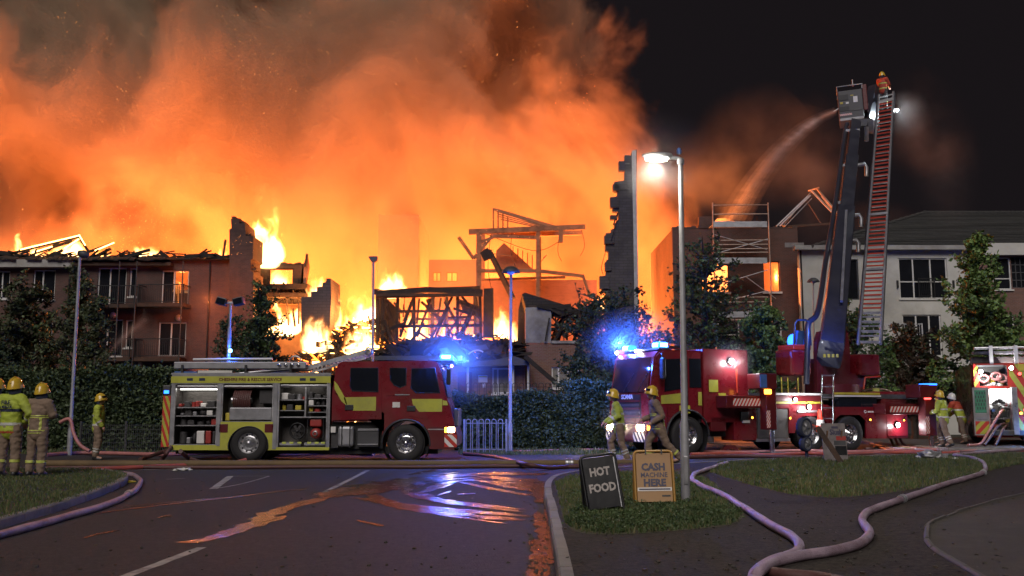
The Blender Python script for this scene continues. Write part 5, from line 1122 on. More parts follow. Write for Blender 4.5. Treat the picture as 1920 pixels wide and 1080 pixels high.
A(MB().lathe([(.78, .03), (.78, .7)], (T(1290, 815)[0], 0, .60), 'y', 30), 'wheel_housing', 'black_plastic', fix=False)
lb2 = K(MB().bbox(c0 + .42, c0 + .85, .08, WT - .08, zt - .01, zt + .08, .03), 'light_bar', 'dark_grey')
for y0 in (.12, WT - .55):
    MB().bbox(c0 + .46, c0 + .80, y0, y0 + .42, zt + .08, zt + .26, .06).build('beacon', 'blue_beacon', lb2, fix=True); MB().bbox(c0 + .44, c0 + .455, y0 + .06, y0 + .36, zt + .10, zt + .22, .004).build('beacon_lens', 'blue_core', lb2, fix=True)
    MB().bbox(c0 + .5, c0 + .76, y0 - .03 if y0 < 1 else y0 + .42, y0 - .015 if y0 < 1 else y0 + .435, zt + .10, zt + .22, .004).build('beacon_lens', 'blue_core', lb2, fix=True)
K(MB().cyl((c0 + .9, .3, zt + .10), (c0 + 1.6, .3, zt + .10), .05, n=8), 'air_horn', 'chrome'); K(MB().bbox(c0 + .30, c0 + .42, WT - .3, WT - .1, zt - .02, zt + .08, .02), 'marker_lamp', 'red_light'); K(MB().bbox(c0 + .28, c0 + .4, 1.1, 1.3, zt - .02, zt + .06, .02), 'marker_lamp', 'lamp_white'); K(MB().ball((c0 + .3, WT - .05, zt + .02), .06), 'marker_lamp', 'head_light')
bp_ = lambda x, y, z: P0 + TU * x + TN * y + Vector((0, 0, z))
lamp('beacon_glow', 'POINT', bp_(c0 + .3, .2, zt + .36), 420, BLUE, r=.05); lamp('beacon_glow', 'POINT', bp_(c0 + .3, WT - .2, zt + .36), 420, BLUE, r=.05); lamp('beacon_glow', 'POINT', bp_(c0 + .7, 3.2, zt + .3), 230, BLUE, r=.05); lamp('beacon_glow', 'POINT', bp_(c0 - .5, 1.3, zt - .3), 130, BLUE, r=.05)
# tall locker behind the cab
A(MB().bbox(c1 + .04, T(1403, 700)[0], .0, WT, 1.0, T(1360, 655)[1], .03), 'tower_locker', 'red_paint')
A(MB().box(T(1329, 720)[0], T(1346, 720)[0], -.012, -.001, T(1340, 735)[1], T(1340, 712)[1]), 'livery_patch', 'yellow_vinyl'); A(MB().box(T(1347, 750)[0], T(1361, 750)[0], -.012, -.001, T(1350, 760)[1], T(1350, 737)[1]), 'livery_patch', 'yellow_vinyl')
A(MB().box(T(1313, 720)[0], T(1328, 720)[0], .12, WT - .12, 1.0, T(1320, 668)[1]), 'cab_gap', 'black_plastic')
A(MB().bbox(T(1333, 800)[0], T(1362, 800)[0], .0, .5, .72, 1.2, .03), 'side_locker', 'red_dark')
sl = T(1368, 678); A(MB().cyl((sl[0], -.10, sl[1]), (sl[0], .0, sl[1]), .11, n=14), 'scene_lamp', 'dark_grey'); A(MB().cyl((sl[0], -.115, sl[1]), (sl[0], -.10, sl[1]), .085, n=14), 'scene_lamp_lens', 'scene_light')
lamp('scene_glow', 'POINT', bp_(sl[0], -.3, sl[1] - .05), 45, (.95, .97, 1), r=.04)
A(MB().cyl((T(1380, 700)[0], -.03, T(1380, 737)[1]), (T(1380, 700)[0], -.03, T(1380, 690)[1]), .03, n=8), 'grab_rail', 'red_orange')
# outriggers
def outrigger(xa, xb, yb0, yb1, xl0, xl1, ytop, ybot, foot_y, hx0, hx1):
    o = A(tbox(xa, xb, yb0, yb1, -.55, .3, .02), 'outrigger', 'red_dark')
    hb = (T(hx0, yb0, -.55)[0], T(hx1, yb0, -.55)[0], T(hx0, yb1 - 4, -.55)[1], T(hx0, yb0 + 5, -.55)[1]); stripes(hb, -.553, .1, 19, None, slope=.6).build('hazard_stripes', ['red_vinyl', 'white_vinyl'], o, fix=True)
    tbox(xl0, xl1, ytop, ybot, -.85, -.5, .03).build('outrigger_leg', 'red_dark', o, fix=True)
    xm = (xl0 + xl1) / 2; xx = T(xm, ybot, -.68)[0]
    MB().cyl((xx, -.68, .05), (xx, -.68, T(xm, ybot, -.68)[1] + .1), .085).build('jack', 'chrome', o, fix=True); MB().bbox(xx - .3, xx + .3, -.98, -.38, .0, .07, .02).build('foot_plate', 'dark_grey', o, fix=True)
    hb = (T(xl0 + 1, ybot, -.85)[0], T(xl0 + 8, ybot, -.85)[0], T(xm, ybot - 4, -.85)[1], T(xm, ybot - 36, -.85)[1]); stripes(hb, -.853, .1, 13, None, slope=.6).build('hazard_stripes', ['red_vinyl', 'white_vinyl'], o, fix=True)
    return o
o1 = outrigger(1362, 1446, 742, 765, 1437, 1456, 705, 806, 845, 1374, 1426); tbox(1425, 1457, 700, 729, -.95, -.3, .03).build('jack_housing', 'red_dark', o1, fix=True); tbox(1425.5, 1438, 702, 727, -.965, -.952).build('housing_cover', 'kit_blue', o1, fix=True); tbox(1435, 1447, 730, 739, -.93, -.86, .02).build('marker_lamp', 'amber_light', o1, fix=True)
o2 = outrigger(1660, 1746, 757, 777, 1736, 1756, 745, 817, 836, 1668, 1722); tbox(1725, 1757, 721, 746, -.95, -.3, .03).build('jack_housing', 'red_dark', o2, fix=True); tbox(1742, 1757, 719, 722, -.95, -.5, .01).build('housing_lamp', 'blue_beacon', o2, fix=True); tbox(1735, 1746, 741, 749, -.93, -.86, .02).build('marker_lamp', 'red_light', o2, fix=True)
# lockers along the side, deck
A(tbox(1376, 1419, 766, 826, .0, .7, .02), 'side_locker', 'red_paint'); A(tbox(1420, 1478, 766, 822, .02, .7, .02), 'shutter', 'shutter_inside'); A(tbox(1418, 1482, 822, 828, .0, .7), 'sill_rail', 'alu'); A(tbox(1389, 1404, 772, 790, -.05, .0, .01), 'control_panel', 'black_plastic'); A(tbox(1393, 1406, 788, 793, -.055, .0), 'data_plate', 'white_vinyl')
deck_z = T(1500, 738)[1]
A(MB().box(T(1404, 745)[0], T(1735, 745)[0], .02, WT - .02, deck_z - .16, deck_z), 'deck', 'dark_grey'); A(tbox(1456, 1540, 737, 741, -.02, .02), 'deck_edge', 'white_vinyl'); A(tbox(1456, 1540, 742, 752, -.012, .02), 'deck_skirt', 'red_dark'); A(tbox(1456, 1543, 753, 757, -.02, .0), 'deck_trim', 'kit_yellow')
A(tbox(1564, 1650, 736, 740, -.02, .02), 'deck_edge', 'kit_yellow'); A(tbox(1564, 1652, 741, 744, -.02, .02), 'deck_edge', 'white_vinyl'); A(tbox(1572, 1644, 745, 763, .02, .5), 'deck_window', 'cab_glass'); A(tbox(1564, 1662, 763, 768, -.01, .6), 'side_panel', 'red_paint')
A(MB().prism(tp([(1456, 758), (1545, 758), (1563, 763), (1662, 766), (1662, 822), (1624, 822), (1624, 790), (1612, 778), (1575, 778), (1566, 786), (1560, 800), (1552, 800), (1546, 786), (1538, 780), (1504, 780), (1496, 790), (1490, 812), (1479, 812), (1479, 766), (1456, 766)]), -.006, .06, 'y'), 'side_panel', 'red_paint')
A(tbox(1654, 1702, 748, 822, .04, 1.0, .02), 'rear_locker', 'red_dark'); A(tbox(1663, 1702, 776, 818, .0, .038, .01), 'rear_panel', 'red_paint'); A(tbox(1640, 1700, 734, 746, .3, 1.6, .05), 'stowage_bin', 'red_paint')
A(MB().box(T(1479, 800)[0], T(1654, 800)[0], .5, .6, .7, deck_z - .2), 'inner_panel', 'black_plastic')
em_ = A(MB().lathe([(.035, 0), (.06, 0), (.06, .004), (.035, .004)], (T(1622, 772)[0], -.012, T(1622, 772)[1]), 'y', 16), 'maker_emblem', 'white_vinyl'); A(tbox(1627, 1643, 770.5, 773.5, -.011, -.007), 'maker_plate', 'white_vinyl')
for x, y, m_, r_ in ((1489, 749, 'scene_light', .06), (1515, 763, 'scene_light', .075), (1681, 797, 'scene_light', .085), (1408, 783, 'amber_light', .035), (1479, 784, 'amber_light', .035), (1629, 787, 'amber_light', .035), (1692, 788, 'amber_light', .03)):
    p = T(x, y); A(MB().cyl((p[0], -.07, p[1]), (p[0], -.005, p[1]), r_ * 1.3, n=12), 'lamp_housing', 'black_plastic'); A(MB().cyl((p[0], -.082, p[1]), (p[0], -.071, p[1]), r_, n=12), 'side_lamp', m_)
    if m_ == 'scene_light': lamp('scene_glow', 'POINT', bp_(p[0], -.28, p[1] - .05), 26, (.95, .97, 1), r=.04)
A(tbox(1495, 1541, 769, 773, -.06, .0), 'lamp_shelf', 'alu')
# access ladder, marker, rails on deck
for x in (1541, 1562): A(MB().tube([T(x, 795, -.2)[0:1] + (-.2, T(x, 795, -.2)[1]), (T(x, 702, -.1)[0], -.1, T(x, 702, -.1)[1])], .028, 6), 'ladder_rail', 'chrome')
for y in (704, 725, 745, 765, 785): A(MB().cyl((T(1541, y, -.15)[0], -.15, T(1541, y, -.15)[1]), (T(1562, y, -.15)[0], -.15, T(1562, y, -.15)[1]), .022, n=6), 'ladder_rung', 'alu')
A(MB().lathe([(.16, 0), (.15, .22), (.13, .23), (.12, .42), (.10, .43), (.07, .75), (0, .76)], (T(1552, 815, -.45)[0], -.12, T(1552, 810)[1])), 'marker_cone', 'red_orange'); A(MB().lathe([(.135, .22), (.125, .42)], (T(1552, 815, -.45)[0], -.12, T(1552, 810)[1])), 'cone_band', 'white_vinyl')
for x in (1466, 1478, 1497): A(MB().cyl((T(x, 735, .4)[0], .4, deck_z), (T(x, 735, .4)[0], .4, deck_z + .55), .025, n=6), 'deck_rail', 'kit_yellow')
A(MB().tube([(T(x, 700, 1.2)[0], 1.2, T(x, y, 1.2)[1]) for x, y in ((1612, 738), (1622, 731), (1640, 728), (1662, 731), (1676, 738))], .03, 6), 'hand_rail', 'scaf_steel'); A(tbox(1638, 1649, 728, 737, .9, .95), 'warning_plate', 'lime_tape')
# turntable and operator seat
def tq3(x, y, d): p = T(x, y, d); return (p[0], d, p[1])
ttx = T(1560, 735, 1.25)[0]; A(MB().cyl((ttx, 1.25, deck_z), (ttx, 1.25, deck_z + .35), .95, n=28), 'turntable', 'red_dark')
for d in (.72, 1.62): A(MB().prism(tp([(1533, 735), (1531, 640), (1536, 622), (1545, 620), (1552, 668), (1575, 668), (1582, 612), (1590, 625), (1594, 660), (1594, 735)], d), d, d + .16, 'y'), 'turret_plate', 'red_dark')
A(MB().prism(tp([(1536, 735), (1536, 672), (1586, 672), (1590, 735)], .9), .9, 1.6, 'y'), 'turret', 'red_dark')
A(MB().prism(tp([(1590, 735), (1590, 700), (1622, 700), (1620, 720), (1612, 735)], .9), .8, 1.5, 'y'), 'console_bracket', 'red_dark'); A(tbox(1613, 1651, 664, 704, .55, 1.5, .08), 'console_box', 'red_paint'); A(MB().tube([tq3(1650, 706, .6), tq3(1622, 708, .6), tq3(1619, 730, .6)], .04, 6), 'console_rail', 'red_orange')
A(tbox(1485, 1522, 655, 704, .3, 1.2, .10), 'seat_box', 'red_paint'); A(tbox(1488, 1521, 646, 656, .32, 1.15, .03), 'seat_shelf', 'red_orange'); A(tbox(1494, 1517, 620, 648, .7, .8, .03), 'seat_back', 'kit_blue'); A(MB().tube([tq3(1489, 648, .4), tq3(1490, 606, .4), tq3(1495, 600, .4), tq3(1511, 600, .4), tq3(1517, 606, .4), tq3(1520, 648, .4)], .04, 8), 'seat_cage', 'boom_paint'); A(MB().ball(tq3(1487, 640, 1.1), (.20, .2, .26)), 'turret_beacon', 'blue_beacon'); lamp('turret_glow', 'POINT', bp_(T(1530, 660)[0], -.6, T(1530, 600)[1]), 130, BLUE, r=.05)
# boom: leans back over the fire; points by their place and distance
def bpt(x, y, Y): return loc_t(Q(x, y, Y))
YB0, YB1 = 34.3, 46.0
yd = lambda y: YB0 + (YB1 - YB0) * (640 - y) / (640 - 235)
bc = lambda y: 1559 + (1603 - 1559) * (640 - y) / 405          # boom centre line
def section(y0, y1, w0, w1, name, mat, parent=None):
    a, b = bpt(bc(y0), y0, yd(y0)), bpt(bc(y1), y1, yd(y1)); d = (b - a).normalized(); r = Vector((cos(TA), -sin(TA), 0)); r = (r - d * r.dot(d)).normalized(); u = r.cross(d)
    P = []
    for e, w in ((a, w0), (b, w1)):
        for i, j in ((-1, -.9), (-.9, -1), (.9, -1), (1, -.9), (1, .9), (.9, 1), (-.9, 1), (-1, .9)): P.append(e + r * i * w / 2 + u * j * w * .62)
    return A(MB().add([tuple(p) for p in P], [(k, (k + 1) % 8, 8 + (k + 1) % 8, 8 + k) for k in range(8)] + [list(range(8))[::-1], list(range(8, 16))]), name, mat, parent)
bo = section(660, 400, .80, .70, 'boom', 'boom_paint'); section(404, 300, .58, .55, 'boom_section', 'boom_paint'); section(304, 232, .48, .46, 'boom_section', 'boom_paint')
section(664, 622, .84, .83, 'boom_foot', 'boom_paint')
for x0 in (0, 1, 2, 3): A(MB().cyl(bpt(1546 + x0 * 8, 664, 33.4), bpt(1546 + x0 * 8, 670, 33.4), .05, n=8), 'boom_bolt', 'kit_yellow')
pipe = [bpt(1512, 720, 33.0), bpt(1514, 640, 33.2), bpt(1516, 606, 33.4), bpt(1530, 592, 33.8), bpt(1538, 560, 34.8), bpt(1548, 490, 37.5), bpt(1560, 420, 40), bpt(1572, 340, 42.5), bpt(1584, 250, 45.5), bpt(1588, 232, 46)]
A(MB().tube(spline(pipe, 6), .10, 10), 'water_pipe', 'boom_paint')
for y in (500, 452, 380, 310, 245):
    A(MB().bar(bpt(bc(y) - 16, y, yd(y) - .2), bpt(bc(y) + 10, y - 1, yd(y) - .45), .10, .12), 'pipe_clamp', 'alu_dull')
for y, x in ((452, 14), (310, 12), (405, 13)):
    A(MB().tube([bpt(bc(y) + 8, y, yd(y) - .3), bpt(bc(y) + 26, y - 2, yd(y) - .3), bpt(bc(y) + 30, y + 4, yd(y) - .3), bpt(bc(y) + 30, y + 20, yd(y) - .3)], .09, 6), 'bracket', 'alu')
A(MB().bar(bpt(1587, 395, 40.5), bpt(1578, 565, 34.9), .10), 'boom_side_rail', 'alu_dull')
# rescue ladder along the boom
la = lambda t: (1609 + (1648 - 1609) * t ** .95, 645 + (178 - 645) * t); ra = lambda t: (1651 + (1675 - 1651) * t, 645 + (172 - 645) * t); ly = lambda t: 33.0 + 13.6 * t
lad = A(MB().tube([bpt(*la(t), ly(t)) for t in [i / 12 for i in range(13)]], .055, 6), 'ladder', 'alu_dull')
MB().tube([bpt(*ra(t), ly(t)) for t in [i / 12 for i in range(13)]], .055, 6).build('ladder_rail', 'alu_dull', lad, fix=True)
for s in (0, 1): MB().tube([bpt((la(t)[0] - 2) if s == 0 else (ra(t)[0] + 2), la(t)[1] - 3, ly(t) + .55) for t in [i / 12 for i in range(13)]], .04, 6).build('hand_rail', 'boom_paint', lad, fix=True)
for k in range(62):
    t = .01 + .98 * (k / 61) ** .92; a, b = bpt(*la(t), ly(t)), bpt(*ra(t), ly(t)); a, b = a.lerp(b, .06), b.lerp(a, .06)
    MB().bar(a, b, .10, .05).build('rung', 'red_orange' if .14 < t < .97 else 'alu', lad, fix=True)
    if k % 2 == 0: MB().bar(a + Vector((0, -.04, -.05)), b + Vector((0, -.04, -.05)), .02, .03).build('rung_grip', 'alu', lad, fix=True)
for k in range(9):
    t = (k + .5) / 9
    for f, s in ((la, -2), (ra, 2)): MB().bar(bpt(*f(t), ly(t)), bpt(f(t)[0] + s, f(t)[1] - 3, ly(t) + .55), .04).build('rail_post', 'boom_paint', lad, fix=True)
for t in (.30, .52, .97): MB().bar(bpt(*la(t), ly(t) - .1), bpt(*ra(t), ly(t) - .1), .10, .09).build('ladder_spreader', 'alu', lad, fix=True)
tt = bpt(1638, 238, 45.5); A(MB().bbox(tt.x - .2, tt.x + .2, tt.y - .2, tt.y + .2, tt.z - .3, tt.z + .3, .04), 'boom_head', 'alu_dull'); A(MB().bar(bpt(1600, 232, 46), bpt(1636, 230, 45.8), .3, .35), 'boom_head', 'boom_paint'); A(MB().bar(bpt(1625, 238, 45.2), bpt(1625, 265, 45.2), .14), 'cylinder_rod', 'alu')
A(MB().bar(bpt(1627, 226, 46.6), bpt(1640, 165, 47.2), .42, .5), 'fly_boom', 'boom_paint')
# rescue cage
cg = Q(1574, 224, 46.3); cw = Q(1618, 190, 46.3).x - Q(1574, 190, 46.3).x; ch = Q(1600, 163, 46.3).z - Q(1600, 224, 46.3).z
cage = A(MB().bbox(0, cw, 0, 1.3, 0, ch * .86, .04), 'cage', 'dark_grey'); cage.location = loc_t(cg); cage.rotation_euler = (0, radians(-2), -TA + radians(-19))
k_ = lambda mb, n, m: mb.build(n, m, cage, fix=True)
k_(MB().tube([(.0, 0, ch * .86), (.0, 0, ch), (cw, 0, ch), (cw, 0, ch * .86)], .03, 6), 'cage_rail', 'alu_dull'); k_(MB().tube([(.0, 1.3, ch * .86), (.0, 1.3, ch), (cw, 1.3, ch), (cw, 1.3, ch * .86)], .03, 6), 'cage_rail', 'alu_dull')
for x in (.0, cw): k_(MB().cyl((x, 0, ch), (x, 1.3, ch), .03, n=6), 'cage_rail', 'alu_dull')
k_(stripes((.03, cw * .52, .16, .26), -.002, .1, 15, None, slope=1.0), 'hazard_stripes', ['white_vinyl', 'red_vinyl'])
for x0, x1, z0, z1, m_ in ((.06, .5, .95, 1.22, 'black_plastic'), (.06, .5, .40, .62, 'black_plastic'), (.12, .45, 1.04, 1.14, 'kit_blue'), (.56, cw - .06, .36, 1.34, 'dark_grey'), (.72, .92, .78, 1.08, 'white_vinyl'), (.77, .87, .84, 1.02, 'dark_grey'), (.10, .22, .76, .86, 'kit_yellow'), (.60, .74, 1.12, 1.17, 'kit_yellow'), (.36, .5, .74, .84, 'white_frame')):
    if x1 <= cw: k_(MB().box(x0, x1, -.02 - R.uniform(.0, .012), -.003, z0, z1), 'cage_panel', m_)
k_(MB().box(.02, cw - .02, -.05, 1.32, -.10, .02), 'cage_floor', 'alu_dull'); k_(MB().cyl((cw * .65, .2, ch), (cw * .65, .2, ch + .34), .04, n=8), 'cage_post', 'alu'); k_(MB().bbox(cw, cw + .22, .1, 1.2, .35, ch, .03), 'cage_gate', 'red_dark')
k_(MB().cyl((-.25, .5, .55), (.1, .5, .75), .06, n=10), 'water_monitor', 'alu')
sp = bpt(1677, 206, 47.0); A(MB().lathe([(.04, 0), (.11, .14), (.11, .16)], tuple(sp), 'x', 12), 'work_lamp', 'alu'); A(MB().cyl(sp + Vector((.16, 0, 0)), sp + Vector((.17, 0, 0)), .10, n=12), 'work_lamp_lens', 'scene_light')
lamp('work_glow', 'POINT', Q(1685, 207, 46.9), 220, (.8, .93, 1), r=.05)

# ---------------------------------------------------------------- second engine seen from behind, at the edge
YR = 35.6
qx = lambda x: XW(x, YR, 760); qz = lambda y: ZW(y, YR)
E2 = wthing('fire_engine', 'fire engine seen from its open rear with chevrons and lit pump bay', 'fire engine', (qx(1829), YR, 0))
def E_(mb, n, m, fix=True): return part(mb, n, m, E2, fix)
def rbox(x0, x1, y0, y1, d0, d1, b=None):
    mb = MB(); f = mb.box if b is None else (lambda *a: mb.bbox(*a, b)); f(qx(x0), qx(x1), YR + d0, YR + d1, qz(y1), qz(y0)); return mb
bay = (qx(1853), qx(1888), qz(812), qz(735)); top = (qx(1838), qx(1886), qz(730), qz(692))
E_(wall_mesh(qx(1829), qx(1960), qz(826), qz(688), YR, .06, [bay, top]), 'rear_wall', 'red_vinyl')
for h, dp, m_ in ((bay, .8, 'white_vinyl'), (top, .6, 'shutter_inside')):
    mb = MB(); x0, x1, z0, z1 = h; y0, y1 = YR + .062, YR + dp
    mb.quad((x0, y1, z0), (x1, y1, z0), (x1, y1, z1), (x0, y1, z1)).quad((x0, y0, z0), (x0, y1, z0), (x0, y1, z1), (x0, y0, z1)).quad((x1, y1, z0), (x1, y0, z0), (x1, y0, z1), (x1, y1, z1)).quad((x0, y0, z1), (x0, y1, z1), (x1, y1, z1), (x1, y0, z1)).quad((x0, y0, z0), (x1, y0, z0), (x1, y1, z0), (x0, y1, z0)); E_(mb, 'pump_bay', m_, False)
E_(MB().box(qx(1829), qx(1960), YR + .9, YR + 7.5, qz(826), qz(688)), 'body', 'red_paint')
lamp('bay_glow', 'POINT', (qx(1868), YR + .25, qz(742)), 16, (.92, .97, 1), r=.03); E_(rbox(1858, 1884, 736, 738, .2, .3), 'bay_light', 'scene_light')
E_(stripes((qx(1889), qx(1960), qz(824), qz(690)), YR - .002, .1, 14, None, slope=.55, flip=True), 'chevron', ['red_vinyl', 'yellow_vinyl']); E_(stripes((qx(1829), qx(1837), qz(732), qz(690)), YR - .002, .1, 5, None, slope=.55), 'chevron', ['red_vinyl', 'yellow_vinyl'])
dr = E_(rbox(1824, 1851, 733, 822, -.25, -.2), 'open_door', 'alu'); 
def D_(mb, n, m): o = part(mb, n, m, dr); o.matrix_parent_inverse = Matrix(); return o
D_(rbox(1827, 1846, 738, 780, -.27, -.252), 'stowage_net', 'kit_green'); D_(stripes((qx(1826), qx(1849), qz(820), qz(796)), YR - .252, .1, 5, None, slope=.9), 'chevron', ['red_vinyl', 'yellow_vinyl']); D_(rbox(1826, 1849, 782, 792, -.262, -.252), 'door_tray', 'alu_dull')
rk = random.Random(77)
for k in range(8):
    for j in range(5):
        if (k + j) % 2: D_(rbox(1828 + k * 2.2, 1830 + k * 2.2, 741 + j * 7, 746 + j * 7, -.278, -.271), 'net_pocket', 'kit_dark')
d2 = E_(rbox(1888, 1897, 733, 820, -.5, -.02), 'open_door', 'alu')
for k in range(22):
    x = rk.uniform(1854, 1883); y = rk.uniform(752, 808); s_ = rk.uniform(1.5, 4)
    E_(MB().cyl((qx(x), YR + .12, qz(y)), (qx(x), YR + rk.uniform(.3, .7), qz(y)), s_ / 50, n=10) if rk.random() < .6 else rbox(x, x + s_ * 2, y, y + s_ * 1.6, .15, .6), 'pump_fitting', rk.choice(('chrome', 'kit_blue', 'kit_dark', 'kit_yellow', 'chrome', 'kit_red', 'black_plastic')))
for y in (764, 790): E_(rbox(1854, 1887, y, y + 1.2, .1, .7), 'bay_shelf', 'alu')
for k, (x, y) in enumerate(((1846, 716), (1868, 712), (1878, 716))): E_(MB().tube([(qx(x) + .16 * cos(t), YR + .1 + k * .05, qz(y) + .13 * sin(t)) for t in [i * pi / 8 for i in range(16)]], .05, 6, True), 'hose_coil', 'hose_pink')
for k in range(9): E_(MB().ball((qx(rk.uniform(1842, 1882)), YR + .3, qz(rk.uniform(720, 729))), (.13, .12, .1)), 'stowed_kit', rk.choice(('kit_dark', 'kit_yellow', 'kit_red', 'white_vinyl')))
for x, y, r_, m_ in ((1841, 703, .07, 'scene_light'), (1893, 697, .07, 'scene_light'), (1906, 708, .06, 'red_light'), (1912, 775, .07, 'red_light'), (1913, 786, .07, 'blue_core'), (1904, 781, .05, 'amber_light'), (1918, 763, .05, 'amber_light'), (1911, 797, .05, 'blue_beacon')):
    E_(MB().cyl((qx(x), YR - .06, qz(y)), (qx(x), YR - .008, qz(y)), r_ * 1.25, n=12), 'lamp_housing', 'black_plastic'); E_(MB().cyl((qx(x), YR - .07, qz(y)), (qx(x), YR - .061, qz(y)), r_, n=12), 'rear_lamp', m_)
lamp('rear_glow', 'POINT', (qx(1893), YR - .35, qz(699)), 60, (.95, .97, 1), r=.04); lamp('rear_glow', 'POINT', (qx(1841), YR - .35, qz(705)), 45, (.95, .97, 1), r=.04); lamp('rear_glow', 'POINT', (qx(1908), YR - .3, qz(712)), 10, (1, .1, .06), r=.04); lamp('rear_glow', 'POINT', (qx(1900), YR - 1.2, qz(800)), 40, (.08, .3, 1), r=.04)
E_(rbox(1846, 1960, 812, 822, -.45, .0, .02), 'rear_step', 'dark_grey'); E_(rbox(1905, 1945, 818, 834, -.35, .1, .03), 'step_box', 'kit_blue')
for k, (y, h, m_) in enumerate(((657, 4, 'alu'), (664, 6, 'alu_dull'), (674, 12, 'shutter_inside'))): E_(rbox(1833 - k * 2, 1965, y, y + h, .1 + .3 * k, .4 + .3 * k, .02), 'roof_ladder', m_)
for x in (1858, 1900): E_(rbox(x, x + 6, 655, 690, .0, .2), 'ladder_gantry', 'white_frame')
E_(rbox(1835, 1880, 691, 694, -.05, .1), 'awning_rail', 'alu'); E_(rbox(1905, 1960, 690, 702, -.05, .0), 'rear_sign', 'kit_yellow')
E2.rotation_euler = (0, 0, radians(-20)); E2.location.z = .12
for x in (1848, 1935): wheel(E2, (qx(x), YR + 1.6, .5), .5, rz=0, inv=WORLD[E2])
# ---------------------------------------------------------------- lamp posts
def lamp_post_lit():
    b = G(1286, 941, KZ); Y = b.y; top = Q(1276, 306, Y)
    o = thing('street_lamp', 'lit street lamp on a tall grey post in the grass beside the signs', 'street lamp', b)
    h = top.z - b.z; dx = top.x - b.x
    MB().tube([(0, 0, -.05), (0, 0, 1.1), (dx * .2, 0, 1.16), (dx, 0, h)], [.066, .064, .050, .034], 14).build('post', 'pole_grey', o); MB().bbox(-.03, .03, -.078, -.06, .25, .65, .01).build('access_door', 'galv', o)
    MB().cyl((dx, 0, h - .02), (dx, 0, h + .06), .055).build('collar', 'alu_dull', o)
    MB().tube(spline([(dx, 0, h + .04), (dx - .02, 0, h + .07), (dx - .16, 0, h + .085)], 4), .032, 8).build('bracket', 'alu_dull', o)
    hd = MB(); hd.lathe([(.0, .22), (.06, .19), (.08, .08), (.08, -.10), (.05, -.20), (.03, -.24), (0, -.24)], ax='x', n=16); hd.v = [(x + dx - .33, y * 1.1, z * .62 + h + .115) for x, y, z in hd.v]; hd.build('lamp_head', 'alu_dull', o)
    ln = MB(); ln.lathe([(.0, .17), (.05, .15), (.070, .06), (.070, -.09), (.04, -.17), (0, -.18)], ax='x', n=16); ln.v = [(x + dx - .35, y * 1.05, z * .75 + h + .075) for x, y, z in ln.v]; ln.build('lens', 'lamp_white', o)
    MB().lathe([(.035, 0), (.04, .05), (.025, .09), (0, .10)], (dx - .02, 0, h + .14), n=10).build('photocell', 'kit_blue', o)
    lamp('lamp_light', 'SPOT', (b.x + dx - .38, Y, b.z + h - .02), 230, (1, .93, .76), r=.08, rot=(0, 0, 0), spot_size=radians(165), spot_blend=.6)
    lamp('lamp_halo', 'POINT', (b.x + dx - .48, Y - .16, b.z + h - .02), 14, (1, .93, .76), r=.04)
lamp_post_lit()
def post(label, x, ytop, Y, kind, xtop=None, r=.06):
    b = Vector((XW(x, Y, 780), Y, 0)); t = Q(xtop if xtop is not None else x, ytop, Y) - b; o = thing('street_lamp', label, 'street lamp', b)
    MB().tube([(0, 0, 0), (0, 0, .9), (t.x * .2, 0, 1.0), (t.x, 0, t.z)], [r * 1.4, r * 1.4, r, r * .75], 10).build('post', 'pole_grey', o)
    if kind == 'curve': MB().lathe([(0, .16), (.10, .12), (.13, -.05), (.09, -.2), (0, -.22)], ax='x', n=12).build('lamp_head', 'dark_grey', o, (t.x + .14, 0, t.z + .02), (0, .25, 0))
    elif kind == 'box': MB().prism([(-.17, .10), (.16, .10), (.16, -.02), (.06, -.12), (-.06, -.12), (-.17, .04)], -.12, .12, 'y').build('lamp_head', 'dark_grey', o, t)
    else:
        MB().lathe([(0, .20), (.10, .19), (.22, .12), (.30, .02), (.31, -.02), (.27, -.02), (.1, .05), (0, .06)], tuple(t), n=24).build('lamp_head', 'dark_grey', o); MB().lathe([(.0, .05), (.14, .04), (.13, -.05), (.05, -.10), (0, -.10)], tuple(t), n=16).build('lens', 'white_frame', o)
    return o
post('unlit lamp post with curved head standing before the left hedge', 134, 478, 30.5, 'curve', 150); post('unlit lamp post with flat box head behind the engine cab', 699, 486, 38, 'box', 700); post('unlit lamp post with dome cap rising from the blue lit hedge', 956, 510, 32.2, 'dome', 958); post('slim dome capped lamp post beside the drainpipe of the pale block', 1525, 528, 48, 'dome', 1525, .045)
# ---------------------------------------------------------------- railings and wire fence
def hoop_rail(label, x0, x1, yt, yb, Y, n, mat, z0=None):
    a, b = XW(x0, Y, 800), XW(x1, Y, 800); zt = ZW(yt, Y); zb = ZW(yb, Y) if z0 is None else z0; o = thing('railing', label, 'railing', (a, Y, 0)); w = (b - a) / n
    hm = MB().tube([(0, 0, zb)] + [(w * .35 - w * .35 * cos(t), 0, zt - w * .35 + w * .35 * sin(t)) for t in [i * pi / 8 for i in range(9)]] + [(w * .7, 0, zb)], .014, 6).mesh('hoop'); hm.materials.append(MATS[mat])
    for i in range(n): link('hoop', hm, None, o, (i * w, 0, 0))
    for z in (zt - w * .62, zb + .12): MB().box(0, b - a, -.022, .022, z - .012, z + .012).build('rail', mat, o)
    for x in (-.06, b - a + .06): MB().box(x - .03, x + .03, -.03, .03, 0, zt).build('post', mat, o)
hoop_rail('white hooped railing in front of the blue lit hedge', 874, 946, 786, 838, 31.6, 6, 'pole_grey', .02)
hoop_rail('black hooped railing along the low brick wing', 862, 1085, 718, 760, 44.5, 18, 'iron_black')
